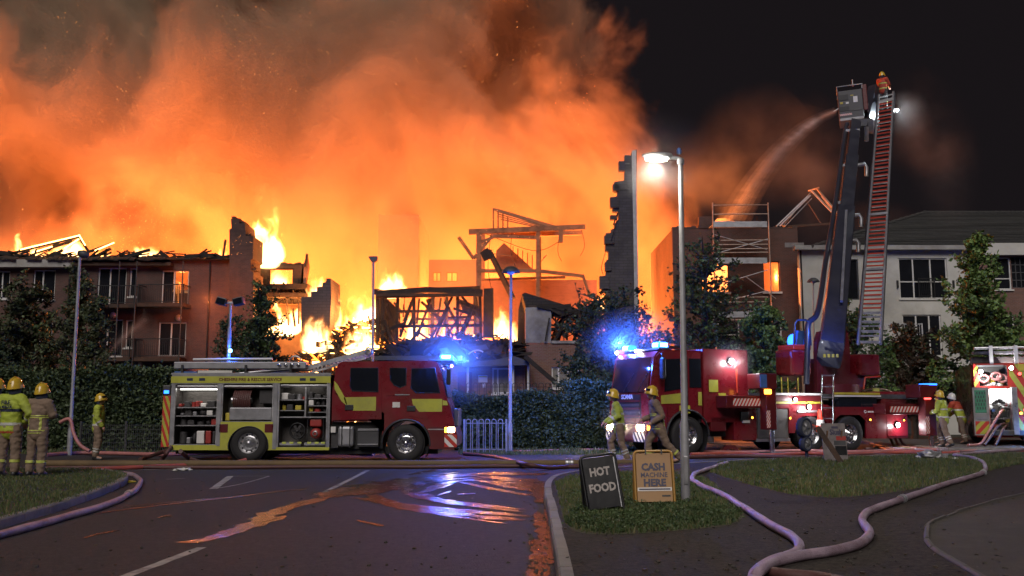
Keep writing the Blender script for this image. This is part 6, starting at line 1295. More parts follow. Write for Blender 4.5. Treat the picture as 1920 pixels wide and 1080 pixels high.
def wire_fence():
    Y = 31.5; a, b = XW(150, Y, 820), XW(330, Y, 820); o = thing('wire_fence', 'low green wire fence in the grass by the engine tailgate', 'fence', (a, Y, 0)); mb = MB()
    for i in range(46): x = (b - a) * i / 45; mb.box(x - .005, x + .005, -.005, .005, .05, .95)
    for k in range(7): z = .08 + k * .14; mb.box(0, b - a, -.011, -.006, z - .005, z + .005)
    mb.build('wire_mesh', 'dark_grey', o)
    for x in (0, (b - a) * .47, b - a): MB().box(x - .03, x + .03, .008, .07, 0, 1.05).build('post', 'dark_grey', o)
wire_fence()
# ---------------------------------------------------------------- far pavement on the right
pv = [(XW(1764, 33.2, 840), 32.6), (26, 32.6), (26, 42), (XW(1764, 33.2, 840), 42)]
pav = struct(sheet('pavement', pv, .13, 'pavement', base=-.01)); kerb([pv[1], pv[0]][::-1], .14, pav); kerb([(pv[0][0], 41), pv[0]], .14, pav)
struct(sheet('pavement', [(-45, 41), (60, 41), (60, 47.2), (-45, 47.2)], .02, 'pavement'))
# ---------------------------------------------------------------- pavement signs
def a_board(label, base, rz, w, h, frame, panel, tilt, back=.34, roll=0.0, lean=0.0):
    o = thing('pavement_sign', label, 'sign', base, rz); o.rotation_euler = (0, roll, rz); r = .018
    def leaf_(sgn):
        rad = .055; pts = [(-w / 2, 0)] + [(-w / 2, h - rad)] + [(-w / 2 + rad - rad * cos(t), h - rad + rad * sin(t)) for t in (pi / 6, pi / 3, pi / 2)] + [(w / 2 - rad + rad * sin(t), h - rad + rad * cos(t)) for t in (0, pi / 6, pi / 3, pi / 2)] + [(w / 2, 0)]
        f = MB().tube([(x, 0, z) for x, z in pts], r, 8).build('frame', frame, o); f.location = (0, sgn * back / 2, 0); f.rotation_euler = (sgn * atan(back / 2 / h), 0, 0)
        return f, MB().bbox(-w / 2 + .022, w / 2 - .022, -.006, .006, .05, h - .03, .004).build('panel', panel, f)
    f, p = leaf_(-1); leaf_(1); return o, f, p
def words(s, size, x, z, panel, mat, bold=.004, sx=1.0):
    m = text_mesh(s, size, bold=bold, ext=.001); m.materials.append(MATS[mat]); q = link('lettering', m, None, panel, (x, -.0085, z), (pi / 2, 0, 0)); q.scale = (sx, 1, 1); return q
pbr('poster_worn', (.16, .14, .14), .7, var=.4, scale=5, bump=.1, dirt=(.07, .05, .05), dirt_amt=.8); pbr('sign_black', (.012, .012, .014), .35, var=.2, scale=5, bump=.02); pbr('sign_chalk', (.40, .36, .34), .7, var=.2, scale=20, bump=0); pbr('sign_yellow', (.34, .19, .075), .5, var=.12, scale=3, bump=0, dirt=(.22, .12, .08), dirt_amt=.6); pbr('sign_frame_yellow', (.36, .19, .04), .4, var=.15, scale=5, bump=0); pbr('sign_navy', (.045, .04, .075), .5, var=.2, scale=5, bump=0)
b = G(1133, 958, KZ); s_ = F / b.y
o, f, p = a_board('black pavement sign lettered HOT FOOD leaning in the grass', b, radians(6), 66 / s_, 104 / s_, 'sign_black', 'sign_black', 0, .30, radians(-7)); hh = 104 / s_
words('HOT', .145, -.005, hh * .70, p, 'sign_chalk', .006, .86); words('FOOD', .145, 0, hh * .42, p, 'sign_chalk', .006, .86)
MB().box(66 / s_ / 2 - .035, 66 / s_ / 2 - .022, -.02, -.012, .04, hh - .05).build('frame_edge', 'alu', f)
b = G(1227, 946, KZ); s_ = F / b.y; hh = 99 / s_; ww = 70 / s_
o, f, p = a_board('yellow pavement sign lettered CASH MACHINE HERE beside the lamp post', b, radians(-2), ww, hh, 'sign_frame_yellow', 'sign_yellow', 0, .32, radians(-1))
words('CASH', .135, -.004, hh * .70, p, 'sign_navy', .007, .95); words('MACHINE', .092, 0, hh * .555, p, 'sign_navy', .002, .92); words('HERE', .135, .004, hh * .41, p, 'sign_navy', .007, .98)
MB().box(-ww / 2 + .03, ww / 2 - .03, -.0085, -.0065, hh * .265, hh * .33).build('notice_strip', 'white_vinyl', p); MB().box(-ww / 2 + .05, ww / 2 - .05, -.0105, -.009, hh * .285, hh * .31).build('notice_print', 'sign_navy', p); MB().box(ww * .18, ww * .40, -.0085, -.0065, hh * .16, hh * .19).build('notice_mark', 'sign_black', p)
for x in (-.10, .12): MB().box(x - .01, x + .01, -.02, .02, hh - .045, hh + .02).build('hook', 'sign_black', f)
# worn poster board with a plank leaning on it, and the wheel ornament
b = G(1568, 865, KZ); s_ = F / b.y; o = thing('poster_board', 'worn poster board with faded lettering standing on the rough grass', 'sign', b, radians(4))
bw, bh = 46 / s_, 70 / s_
bd = MB().bbox(-bw / 2, bw / 2, -.012, .012, 0, bh, .004).build('board', 'poster_worn', o, rot=(radians(-8), 0, 0)); words('Slush', .19, .06, bh * .76, bd, 'sign_navy', .008, .85).location.y = -.016
for x0, x1, z0, z1, m_ in ((.05, bw / 2 - .01, .55, .66, 'kit_red'), (-.02, bw / 2 - .03, .42, .54, 'dark_grey'), (.0, bw / 2 - .02, .16, .40, 'sign_black'), (-.05, .12, .86, .92, 'sign_navy')): MB().box(x0, x1, -.0155, -.0125, z0 * bh, z1 * bh).build('poster_patch', m_, bd)
for x in (-.3, .3): MB().bar((x * bw, .02, bh * .8), (x * bw, .30, 0), .03).build('prop', 'timber', o)
o = thing('plank', 'dark scuffed plank leaning across the worn poster board', 'plank', G(1585, 868, KZ), 0); a0 = G(1577, 870, KZ) - G(1585, 868, KZ); MB().bar((a0.x + .1, -.22, .0), (a0.x - .42, -.06, bh * .92), .13, .03, (0, 1, .1)).build('board', 'char_brown', o)
b = G(1512, 861, KZ); s_ = F / b.y; o = thing('wheel_ornament', 'ornament of stacked blue car wheels standing in the rough grass', 'ornament', b, radians(38))
for x, z, r_ in ((-.06, 58 / s_, 19 / s_), (-.03, 28 / s_, 14 / s_)):
    ty = MB().lathe([(r_ * .72, 0), (r_ * .78, -.02), (r_, .0), (r_, .14), (r_ * .72, .16)], (x, -.08, z), 'y', 28).build('tyre', 'navy', o); MB().lathe([(r_ * .74, 0), (r_ * .7, -.015), (r_ * .62, .03), (r_ * .2, .0), (0, -.01)], (x, -.075, z), 'y', 28).build('rim', 'galv', ty)
    for k in range(5): MB().bar((x, -.085, z), (x + r_ * .66 * cos(k * 1.2566), -.075, z + r_ * .66 * sin(k * 1.2566)), .035, .02, (0, 1, 0)).build('spoke', 'alu', ty)
MB().tube([(.0, 0, -.05), (.03, 0, .12), (-.04, 0, .55), (-.05, 0, 70 / s_)], .045, 8).build('stand', 'navy', o)
# ---------------------------------------------------------------- hoses
def hose(label, pts, r, mat, couplings=(), n=10, seg=6, zs=None, nm='hose', flat=1.0):
    P = []
    for i, q in enumerate(pts):
        z0 = q[2] if len(q) > 2 else 0.0; g = G(q[0], q[1], z0 + r * flat); P.append(g)
    c = spline(P, seg); c = [p + Vector((.03 * mnoise.noise(p * 1.1 + Vector((5, 0, 0))), .05 * mnoise.noise(p * 1.1), 0)) for p in c]; mid = c[0]; o = thing(nm, label, 'hose', (mid.x, mid.y, mid.z - r))
    mb = MB().tube([p - Vector(o.location) for p in c], [r * (1 + .10 * mnoise.noise(p * 2.3)) for p in c], n)
    if flat != 1: pass
    mb.build('sleeve', mat, o)
    for t in couplings:
        i = min(int(t * (len(c) - 1)), len(c) - 2); a, b = c[i], c[i + 1]; d = (b - a).normalized(); a = a - Vector(o.location)
        MB().cyl(a - d * .10, a + d * .10, r * 1.22, n=12).build('coupling', 'alu_dull', o); MB().lathe([(r * 1.4, 0), (r * 1.4, .04)], n=10).v
        for s in (-.06, .06): MB().cyl(a + d * (s - .015), a + d * (s + .015), r * 1.38, n=12).build('coupling_ring', 'alu', o)
    return o
K_ = KZ
hose('thick lilac hose curving round the kerb of the left verge', [(-120, 1034), (-40, 1013), (0, 1002), (80, 981), (150, 961), (205, 944), (243, 926), (261, 910), (262, 898), (246, 890), (216, 885), (190, 882)], .047, 'hose_lilac', (.56,))
hose('red hose lying on the road past the left verge corner', [(60, 889, .02), (165, 881), (260, 876), (350, 872), (430, 869), (520, 866)], .05, 'hose_red')
hose('broad brown hose stretched straight along the road before the engine', [(84, 869), (250, 869.5), (420, 869), (600, 869.5), (800, 869), (980, 868.5), (1120, 868), (1292, 866)], .085, 'hose_brown', (.82,), 12, 8)
hose('dark maroon hose lying against the broad brown hose', [(80, 877), (230, 876), (420, 876.5), (600, 875), (800, 875.5), (960, 874), (1060, 875), (1180, 873), (1275, 872)], .045, 'hose_dark')
hose('maroon hose looping over the brown hose toward the aerial truck', [(870, 851), (920, 855), (955, 862), (985, 870, .1), (1030, 877), (1080, 874), (1150, 877), (1240, 876), (1290, 871)], .05, 'hose_dark')
hose('pale hose in the grass strip before the lower hedge', [(890, 842), (980, 846), (1080, 843), (1180, 845), (1290, 848)], .04, 'hose_pink')
hose('second pale hose along the back of the grass strip', [(960, 834), (1060, 838), (1150, 836), (1250, 838)], .04, 'hose_pink')
hose('pink hose lying in the lit grass behind the engine', [(86, 853), (150, 849), (220, 850), (290, 852), (340, 851), (420, 848), (520, 852), (620, 848), (700, 851)], .06, 'hose_pink')
hose('red hose end trailing beside the rear wheel of the engine', [(330, 866), (400, 867), (438, 867), (462, 862, .06)], .05, 'hose_red')
for k, (lab, pts) in enumerate((('dark suction hose dropping from the tailgate toward the left', [(309, 846, .25), (292, 852, .12), (274, 858, .0), (262, 862)]), ('dark suction hose hanging straight below the tailgate', [(320, 838, .35), (312, 850, .2), (303, 862), (296, 872)]), ('short dark hose under the rear locker', [(338, 846, .3), (352, 858, .1), (372, 866), (398, 871)]))): hose(lab, pts, .055, 'hose_dark')
o = thing('pole_hose', 'pink hose hung from the left lamp post down to the grass', 'hose', (XW(132, 30.2), 30.2, 0)); MB().tube(spline([Q(112, 792, 30.2) - Vector(o.location), Q(131, 786, 30.2) - Vector(o.location), Q(138, 812, 30.1) - Vector(o.location), Q(150, 834, 30.0) - Vector(o.location), Q(168, 846, 29.9) - Vector(o.location)], 6), .055, 10).build('sleeve', 'hose_pink', o)
hose('lilac hose snaking over the footpath from the lamp post to the corner', [(1362, 868, K_), (1335, 877, K_), (1306, 887, K_), (1297, 896, K_), (1312, 909, K_), (1350, 925, K_), (1400, 955, K_), (1448, 985, K_), (1486, 1007, K_), (1499, 1022, K_), (1488, 1038, K_), (1450, 1052, K_), (1420, 1068, K_), (1410, 1082, K_), (1420, 1110, K_)], .047, 'hose_lilac', (), 12)
hose('long brown and lilac hose winding down the footpath from the far engine', [(1925, 842, K_), (1850, 848, K_), (1790, 853, K_), (1822, 858, K_), (1846, 870, K_), (1845, 884, K_), (1818, 895, K_), (1780, 905, K_), (1715, 928, K_), (1650, 950, K_), (1617, 968, K_), (1620, 985, K_), (1630, 1002, K_), (1615, 1018, K_), (1560, 1033, K_), (1500, 1042, K_), (1450, 1056, K_), (1424, 1070, K_ + .06), (1412, 1086, K_)], .047, 'hose_lilac', (.29, .47), 12)
hose('brown hose running off along the bottom of the footpath', [(1418, 1070, K_), (1470, 1078, K_), (1540, 1084, K_), (1620, 1100, K_)], .047, 'hose_dark', (), 12)
rh_ = random.Random(12)
for k, (lab, m_, ys) in enumerate((('red hose under the aerial truck nearest its front jack', 'hose_red', [(1296, 852), (1370, 850), (1440, 853), (1520, 850), (1600, 852), (1680, 848), (1760, 850), (1850, 844), (1940, 846)]), ('salmon hose in the bunch running under the aerial truck', 'hose_pink', [(1300, 846), (1400, 848), (1500, 845), (1600, 847), (1700, 844), (1800, 842), (1940, 838)]), ('dark hose in the bunch running under the aerial truck', 'hose_dark', [(1290, 857), (1400, 855), (1520, 857), (1640, 853), (1750, 856), (1860, 850), (1960, 851)]), ('bright red hose curving past the rear jack', 'hose_red', [(1640, 838), (1672, 844), (1720, 847), (1800, 840), (1880, 832), (1960, 828)]), ('maroon hose curving past the rear jack to the far engine', 'hose_dark', [(1622, 842), (1680, 838), (1740, 842), (1810, 848), (1880, 842), (1960, 840)]), ('lilac hose behind the rear jack', 'hose_lilac', [(1630, 830), (1655, 838), (1700, 843), (1770, 844), (1840, 836), (1930, 833)]))):
    hose(lab, ys, .055, m_)
for k, (lab, pts) in enumerate((('lilac hose hanging steeply from the lit pump bay', [(1880, 768), (1868, 785), (1852, 812), (1838, 832), (1815, 842)]), ('lilac hose bending low out of the pump bay', [(1884, 794), (1870, 800), (1858, 818), (1846, 836)]), ('dark hose dropping from the pump bay to the road', [(1889, 796), (1880, 806), (1872, 824), (1866, 838)]))):
    b = Q(*pts[-1], 33.9); b.z = .14; o = thing('pump_hose', lab, 'hose', b); pts3 = [Q(x, y, 35.4 - 1.5 * i / (len(pts) - 1)) for i, (x, y) in enumerate(pts)]; pts3 = [Vector((p.x, p.y, max(p.z, .19))) for p in pts3]; MB().tube(spline([p - b for p in pts3], 6), .045, 10).build('sleeve', 'hose_pink' if k < 1 else 'hose_dark', o)
for k, (lab, a, c) in enumerate((('brown hose draped from the rear locker to the road', (1668, 818), (1692, 843)), ('pale hose draped from the rear locker to the road', (1676, 818), (1706, 843)), ('maroon hose draped from the rear locker', (1684, 818), (1718, 842)))):
    b = G(*c, 0); o = thing('draped_hose', lab, 'hose', b); p0 = Q(*a, b.y + .5) - b; MB().tube(spline([p0, p0 * .55 + Vector((-.05, 0, -.12)), Vector((-.1, 0, .07)), Vector((.25, -.1, .055))], 6), .05, 8).build('sleeve', ('hose_brown', 'hose_pink', 'hose_dark')[k], o)
# ---------------------------------------------------------------- litter
def crumple(name, label, px, size, mat, seed, flat=.5, cat='sheet'):
    b = G(*px); rnd = random.Random(seed); bm = bmesh.new(); bmesh.ops.create_icosphere(bm, subdivisions=3, radius=1)
    for v in bm.verts:
        k = 1 + .55 * mnoise.noise(v.co * 2.5 + Vector((seed, 0, 0))) + .3 * mnoise.noise(v.co * 6 + Vector((seed, 3, 0))); v.co = Vector((v.co.x * size * k, v.co.y * size * .7 * k, max(0, (v.co.z * .5 + .3) * size * flat * k)))
    o = MB().bm(bm).build(name, mat); o.location = b; return tag(o, label, cat)
crumple('foil_sheet', 'crumpled silver foil sheet on the rough grass', (1748, 862, KZ), .34, 'galv', 3, .8); crumple('paper_scrap', 'white crumpled scrap on the rough grass beside the foil', (1790, 862, KZ), .12, 'white_frame', 5, .5, 'litter'); crumple('plastic_sheet', 'crumpled white plastic on the road by the red hose', (342, 882, .0), .22, 'white_frame', 7, .3); crumple('cloth_scrap', 'yellow crumpled strap inside the bend of the lilac hose', (242, 905, .0), .12, 'kit_yellow', 9, .4, 'litter')
o = thing('hose_ramp', 'small dark red hose ramp at the edge of the rough grass', 'hose ramp', G(1368, 850)); MB().prism([(-.35, 0), (-.15, .26), (.15, .26), (.35, 0), (.22, 0), (.1, .14), (-.1, .14), (-.22, 0)], -.15, .15, 'y').build('ramp', 'red_dark', o)

# grit and dead leaves on the footpath and along the gutter
rg = random.Random(61); mb = MB()
for k in range(800):
    if k < 450: q = G(rg.uniform(1060, 1900), rg.uniform(885, 1085), KZ)
    else: q = G(rg.choice((rg.gauss(1015, 14), rg.uniform(0, 1000))), rg.uniform(890, 1085), 0)
    s_ = rg.uniform(.006, .018); Mx = Matrix.Translation(q + Vector((0, 0, .004))) @ Matrix.Rotation(rg.uniform(0, 6), 4, 'Z') @ Matrix.Rotation(rg.gauss(0, .4), 4, 'X'); mb.mat(rg.choice((0, 0, 1)))
    if rg.random() < .5: mb.box(-s_, s_, -s_ * .7, s_ * .7, -.002, s_ * .8, Mx)
    else: mb.add([Mx @ Vector(p_) for p_ in ((-s_ * 1.8, 0, 0), (0, -s_, .004), (s_ * 1.8, 0, 0), (0, s_, .004))], [(0, 1, 2, 3)])
tag(mb.build('grit', ['gravel_asphalt', 'leaf_brown']), 'grit and dead leaves scattered over the footpath and gutter', 'grit', kind='stuff')
# ---------------------------------------------------------------- people
def remesh(mb, voxel, smooth=4, wrinkle=0.0, seed=0, wscale=9.0):
    me = mb.mesh('tmp'); o = bpy.data.objects.new('tmp', me); COL.objects.link(o)
    md = o.modifiers.new('r', 'REMESH'); md.mode = 'VOXEL'; md.voxel_size = voxel; md.use_smooth_shade = True
    sm = o.modifiers.new('s', 'SMOOTH'); sm.iterations = smooth; sm.factor = .5
    dg = bpy.context.evaluated_depsgraph_get(); out = bpy.data.meshes.new_from_object(o.evaluated_get(dg))
    bpy.data.objects.remove(o); bpy.data.meshes.remove(me)
    if wrinkle:
        ns = [v.normal.copy() for v in out.vertices]
        for v, n in zip(out.vertices, ns):
            p = v.co; k = mnoise.noise(Vector((p.x * wscale, p.y * wscale, p.z * wscale * 1.8 + seed))) + .5 * mnoise.noise(Vector((p.x * wscale * 2.3 + seed, p.y * wscale * 2.3, p.z * wscale * 3)))
            v.co = p + n * (wrinkle * k)
    out.update(); return out
def slice_mesh(me, pred, off, name, mat, parent):
    b = bmesh.new(); b.from_mesh(me); b.normal_update()
    bmesh.ops.delete(b, geom=[f for f in b.faces if not pred(f.calc_center_median())], context='FACES'); b.faces.index_update()
    b.faces.ensure_lookup_table(); seen = set(); isl = []
    for f0 in b.faces:
        if f0.index in seen: continue
        st = [f0]; seen.add(f0.index); cur = []
        while st:
            f = st.pop(); cur.append(f)
            for e in f.edges:
                for g in e.link_faces:
                    if g.index not in seen: seen.add(g.index); st.append(g)
        isl.append(cur)
    if len(isl) > 1:
        big = max(isl, key=len); bmesh.ops.delete(b, geom=[f for c in isl if c is not big for f in c], context='FACES')
    for v in b.verts: v.co += v.normal * off
    m = bpy.data.meshes.new(name); b.to_mesh(m); b.free(); m.materials.clear(); m.materials.append(MATS[mat])
    if not m.polygons: return None
    for p in m.polygons: p.use_smooth = True
    return link(name, m, None, parent)
def chain(mb, pts, rs, n=12):
    mb.tube(pts, rs, n)
    for p, r in zip(pts, rs): mb.ball(p, r, 12, 8)
def person(label, loc, rz, S=1.0, jacket='hi_vis', trousers='tunic_tan', helmet='helmet_yellow', seed=0, lean=(0, 0), arms=None, legs=None, head=(0, 0), style='', group=None, shoulders=None):
    """faces local -Y at rz 0. arms: ((elbow), (wrist)) per side; legs: ((knee), (ankle)) per side, in metres from a 1.8 m figure"""
    V = Vector; lx, ly = lean
    pel = V((0, 0, .95)); chest = V((lx * .7, ly * .7, 1.28)); neck = V((lx, ly, 1.50)); hd = V((lx + head[0], ly + head[1], 1.665))
    sh = {s: V((lx * .95 + s * .19, ly * .95, 1.43)) for s in (-1, 1)}; hip = {s: pel + V((s * .095, 0, -.04)) for s in (-1, 1)}
    arms = arms or {s: (V((s * .27, .02, 1.15)), V((s * .26, -.08, .90))) for s in (-1, 1)}; arms = {s: tuple(V(q) for q in arms[s]) for s in arms}
    legs = legs or {s: (V((s * .11, -.01, .50)), V((s * .12, .02, .09))) for s in (-1, 1)}; legs = {s: tuple(V(q) for q in legs[s]) for s in legs}
    # skin: one continuous figure
    b = MB(); chain(b, [pel, chest, neck, hd + V((0, .01, -.06))], [.12, .125, .06, .055])
    b.ball(hd, (.078, .098, .115), 14, 10); b.ball(hd + V((0, -.10, -.015)), (.016, .022, .025), 8, 6); b.ball(hd + V((0, -.055, -.07)), (.05, .05, .045), 10, 7)
    for s in (-1, 1):
        b.ball(hd + V((s * .08, .01, -.01)), (.014, .026, .034), 8, 6); e, w = arms[s]
        chain(b, [sh[s], e, w], [.05, .042, .032]); k, a = legs[s]; chain(b, [hip[s], k, a], [.085, .06, .045]); foot = V((0, -.16, -.05)); chain(b, [a, a + foot], [.045, .04])
        d = (w - e).normalized(); side = d.cross(V((0, 0, 1)));
        if side.length < .2: side = d.cross(V((0, 1, 0)))
        side.normalize(); up = side.cross(d); pm = w + d * .07; b.ball(pm, .042, 10, 7); b.ball(w + d * .03, .036, 10, 7)
        for f in range(4): q0 = pm + side * (.024 * (f - 1.5)) + d * .02; L = (.062, .075, .07, .052)[f]; chain(b, [q0, q0 + d * L * .6 - up * .012, q0 + d * L - up * .04], [.012, .011, .009], 6)
        th = w + d * .04 + side * .035 * s; chain(b, [th, th + side * .02 * s + d * .035 - up * .01, th + side * .015 * s + d * .06 - up * .03], [.014, .012, .010], 6)
    bm_ = remesh(b, .0135, 2); bm_.materials.append(MATS['skin']); root = link('person', bm_, None, None, loc, (0, 0, rz)); root.scale = (S, S, S); tag(root, label, 'person', group)
    # jacket
    j = MB(); chain(j, [V((0, 0, .86)), V((lx * .2, ly * .2, 1.02)), chest, V((lx * .95, ly * .95, 1.40))], [.185, .175, .185, .135], 14); j.v = [(x * 1.12, y * .86 + ly * .1 * 0, z) for x, y, z in j.v]
    j.tube([sh[-1], sh[1]], .105, 12); j.ball(sh[-1], .105, 12, 8); j.ball(sh[1], .105, 12, 8); j.tube([V((lx * .95, ly * .95, 1.40)), V((lx * 1.02, ly * 1.02, 1.53))], [.10, .075], 12)
    for s in (-1, 1): e, w = arms[s]; chain(j, [sh[s], sh[s].lerp(e, .5), e, e.lerp(w, .5), w - (w - e).normalized() * .01], [.105, .092, .082, .076, .062], 12)
    jm = remesh(j, .017, 4, .011, seed); jm.materials.append(MATS[jacket]); jo = link('jacket', jm, None, root)
    t = MB(); t.ball((0, 0, .90), (.185, .15, .13), 14, 9)
    for s in (-1, 1): k, a = legs[s]; chain(t, [hip[s], hip[s].lerp(k, .5), k, k.lerp(a, .5), a + (k - a).normalized() * .03], [.125, .112, .092, .088, .082], 12)
    tm_ = remesh(t, .017, 4, .013, seed + 3); tm_.materials.append(MATS[trousers]); to = link('trousers', tm_, None, root)
    for s in (-1, 1):
        k, a = legs[s]; bt_ = MB(); sh_ = (k - a).normalized(); fw = V((0, -1, 0)); fw = (fw - sh_ * fw.dot(sh_)).normalized(); so = a - sh_ * .045
        chain(bt_, [a + sh_ * .14, a], [.072, .066]); chain(bt_, [so + fw * -.03, so + fw * .10, so + fw * .17], [.052, .052, .044]); m_ = remesh(bt_, .015, 2); m_.materials.append(MATS['boot_black']); link('boot', m_, None, root)
    # bands
    arm_d = lambda c: min(min((c - sh[s]).length, (c - arms[s][0]).length, (c - arms[s][1]).length, (c - sh[s].lerp(arms[s][0], .5)).length, (c - arms[s][0].lerp(arms[s][1], .5)).length) for s in (-1, 1))
    torso = lambda c: abs(c.x - lx * (c.z - .9) / .6) < .235 and arm_d(c) > .10
    tape = 'lime_tape' if jacket.startswith('tunic') else 'silver_tape'
    if style == 'stripes' or jacket == 'tunic_tan':
        for z0, z1 in ((.84, .865), (.885, .91), (1.14, 1.16), (1.18, 1.20)): slice_mesh(jm, lambda c: z0 < c.z < z1 and torso(c), .006, 'reflective_band', tape, root)
        for s in (-1, 1): slice_mesh(jm, lambda c: .90 < c.z < 1.16 and abs(c.x - s * .13) < .016 and torso(c), .006, 'reflective_band', tape, root)
    else:
        slice_mesh(jm, lambda c: .94 < c.z < .995 and torso(c), .006, 'reflective_band', tape, root); slice_mesh(jm, lambda c: 1.20 < c.z < 1.245 and torso(c), .006, 'reflective_band', 'navy' if style == 'fire' else tape, root)
        for s in (-1, 1): slice_mesh(jm, lambda c: abs((c - arms[s][0].lerp(arms[s][1], .45)).dot((arms[s][1] - arms[s][0]).normalized())) < .026 and (c - arms[s][0].lerp(arms[s][1], .45)).length < .13, .006, 'reflective_band', tape, root)
    if style == 'red_top': slice_mesh(jm, lambda c: c.z > 1.26 and arm_d(c) > .0 and (c.z > 1.30 or torso(c)), .007, 'shoulder_panel', 'tunic_red', root)
    if style == 'fire': slice_mesh(jm, lambda c: .80 < c.z < .835, .006, 'hem_band', 'tunic_red', root)
    for s in (-1, 1):
        k, a = legs[s]; d = (k - a).normalized()
        for u in ((.17, .22),) if jacket != 'hi_vis' or style == 'fire' else ((.13, .165), (.20, .235)): slice_mesh(tm_, lambda c: u[0] < (c - a).dot(d) < u[1] and (c - a - d * (c - a).dot(d)).length < .12 and abs(c.x - a.lerp(k, .4).x) < .14, .006, 'reflective_band', 'lime_tape' if jacket != 'hi_vis' or style == 'fire' else 'silver_tape', root)
    # helmet
    hm = MB(); hc = hd + V((0, .005, .045)); hm.lathe([(.150, -.075), (.146, -.05), (.136, .0), (.118, .06), (.082, .108), (.04, .128), (0, .133)], ax='z', n=20); hm.lathe([(.150, -.075), (.135, -.07), (.125, 0)], ax='z', n=20)
    hm.v = [(x * .93, y * 1.10 + (.012 if z < -.05 and y > 0 else 0), z) for x, y, z in hm.v]; hm.bar((0, .12, .05), (0, -.10, .075), .03, .05); hm.tube([(0, -.13, .04), (0, -.08, .105), (0, 0, .14), (0, .08, .115), (0, .145, .03)], .016, 6)
    ho = hm.build('helmet', helmet, root, hc); ho.rotation_euler = (-.12 + head[1] * 1.5, -head[0] * 1.2, 0)
    MB().tube([(.135 * cos(a), -.155 * sin(a), -.055) for a in [radians(q) for q in range(15, 166, 15)]], .014, 6).build('brim', helmet, ho); vs_ = MB()
    A_ = [radians(q) for q in range(25, 156, 13)]; vs_.add([(.142 * cos(a), -.162 * sin(a), z) for z in (.0, .05) for a in A_], [(i, i + 1, len(A_) + i + 1, len(A_) + i) for i in range(len(A_) - 1)]); vs_.build('visor', 'cab_glass', ho)
    ng = MB(); A_ = [radians(q) for q in range(190, 351, 14)]; ng.add([(r_ * cos(a), -r_ * 1.05 * sin(a), z) for z, r_ in ((-.06, .128), (-.17, .12)) for a in A_], [(i, i + 1, len(A_) + i + 1, len(A_) + i) for i in range(len(A_) - 1)]); ng.build('neck_guard', 'navy', ho)
    if style == 'fire':
        for s_, z in (('FIRE', 1.365), ('& RESCUE', 1.285)): m_ = text_mesh(s_, .10 if s_ == 'FIRE' else .06, bold=.003); m_.materials.append(MATS['navy']); link('lettering', m_, None, root, (lx * .8, ly * .8 + .185, z), (pi / 2 + .06, 0, pi))
    return root
V3 = Vector
bk = pi    # back to the camera
p = G(14, 893, KZ); person('firefighter in lime jacket lettered FIRE seen from behind, hand on hip', p, bk - .15, 1.06, 'hi_vis', 'tunic_tan', seed=1, style='fire', arms={-1: ((-.40, .03, 1.17), (-.24, -.12, 1.0)), 1: ((.38, .03, 1.17), (.24, -.12, 1.0))}, legs={-1: ((-.13, -.01, .50), (-.15, .02, .09)), 1: ((.13, -.01, .50), (.15, .02, .09))}, head=(-.03, -.02))
p = G(-16, 887, KZ); person('tall firefighter half hidden behind the lime jacket lettered FIRE', p, bk - .25, 1.07, 'tunic_tan', 'tunic_tan', seed=2)
p = G(66, 893, KZ); person('firefighter in tan striped tunic seen from behind with folded arms', p, bk - .2, 1.0, 'tunic_tan', 'tunic_tan', seed=3, style='stripes', arms={-1: ((-.30, -.04, 1.20), (-.02, -.25, 1.18)), 1: ((.30, -.04, 1.20), (.02, -.25, 1.22))}, legs={-1: ((-.12, -.01, .50), (-.13, .02, .09)), 1: ((.12, -.01, .50), (.13, .02, .09))}, head=(-.02, -.03))
p = G(181, 862, .0); person('firefighter in bright lime jacket standing in profile before the long hedge', p, pi / 2 + .15, 1.02, 'hi_vis', 'tunic_tan', seed=4, head=(.0, -.03), arms={-1: ((-.25, -.02, 1.16), (-.22, -.16, .93)), 1: ((.25, .03, 1.16), (.24, -.06, .92))}, legs={-1: ((-.10, -.06, .50), (-.11, .02, .09)), 1: ((.10, .04, .50), (.11, .08, .09))})
p = G(1162, 868, .0); person('firefighter in yellow jacket walking with lowered head past the headlamps', p, -pi / 2 - .1, 1.07, 'hi_vis', 'tunic_tan', helmet='helmet_yellow', seed=5, style='plain', lean=(0, -.08), head=(0, -.07), arms={-1: ((-.26, -.10, 1.17), (-.18, -.34, 1.02)), 1: ((.26, -.02, 1.16), (.20, -.26, 1.0))}, legs={-1: ((-.09, -.22, .53), (-.09, -.16, .09)), 1: ((.09, .05, .50), (.09, .20, .11))})
p = G(1236, 873, .0); person('firefighter in tan tunic striding across in front of the aerial cab', p, -pi / 2 + .05, 1.10, 'tunic_tan', 'tunic_tan', helmet='helmet_yellow', seed=6, lean=(0, -.10), head=(0, -.05), arms={-1: ((-.25, -.06, 1.15), (-.20, -.32, 1.06)), 1: ((.25, .04, 1.14), (.22, -.18, 1.0))}, legs={-1: ((-.09, -.24, .54), (-.09, -.22, .09)), 1: ((.09, .16, .50), (.09, .50, .17))})
zp = .135
q = G(1772, 838, zp); person('firefighter in lime jacket and yellow helmet stepping toward the rear jack', (q.x, 33.0, zp) if False else q, bk * .5 + 2.3, 1.06, 'hi_vis', 'tunic_tan', seed=7, lean=(0, -.06), head=(0, -.04), arms={-1: ((-.24, -.12, 1.18), (-.12, -.36, 1.12)), 1: ((.26, -.08, 1.18), (.14, -.34, 1.10))}, legs={-1: ((-.10, -.18, .52), (-.10, -.10, .09)), 1: ((.10, .08, .50), (.11, .26, .12))})
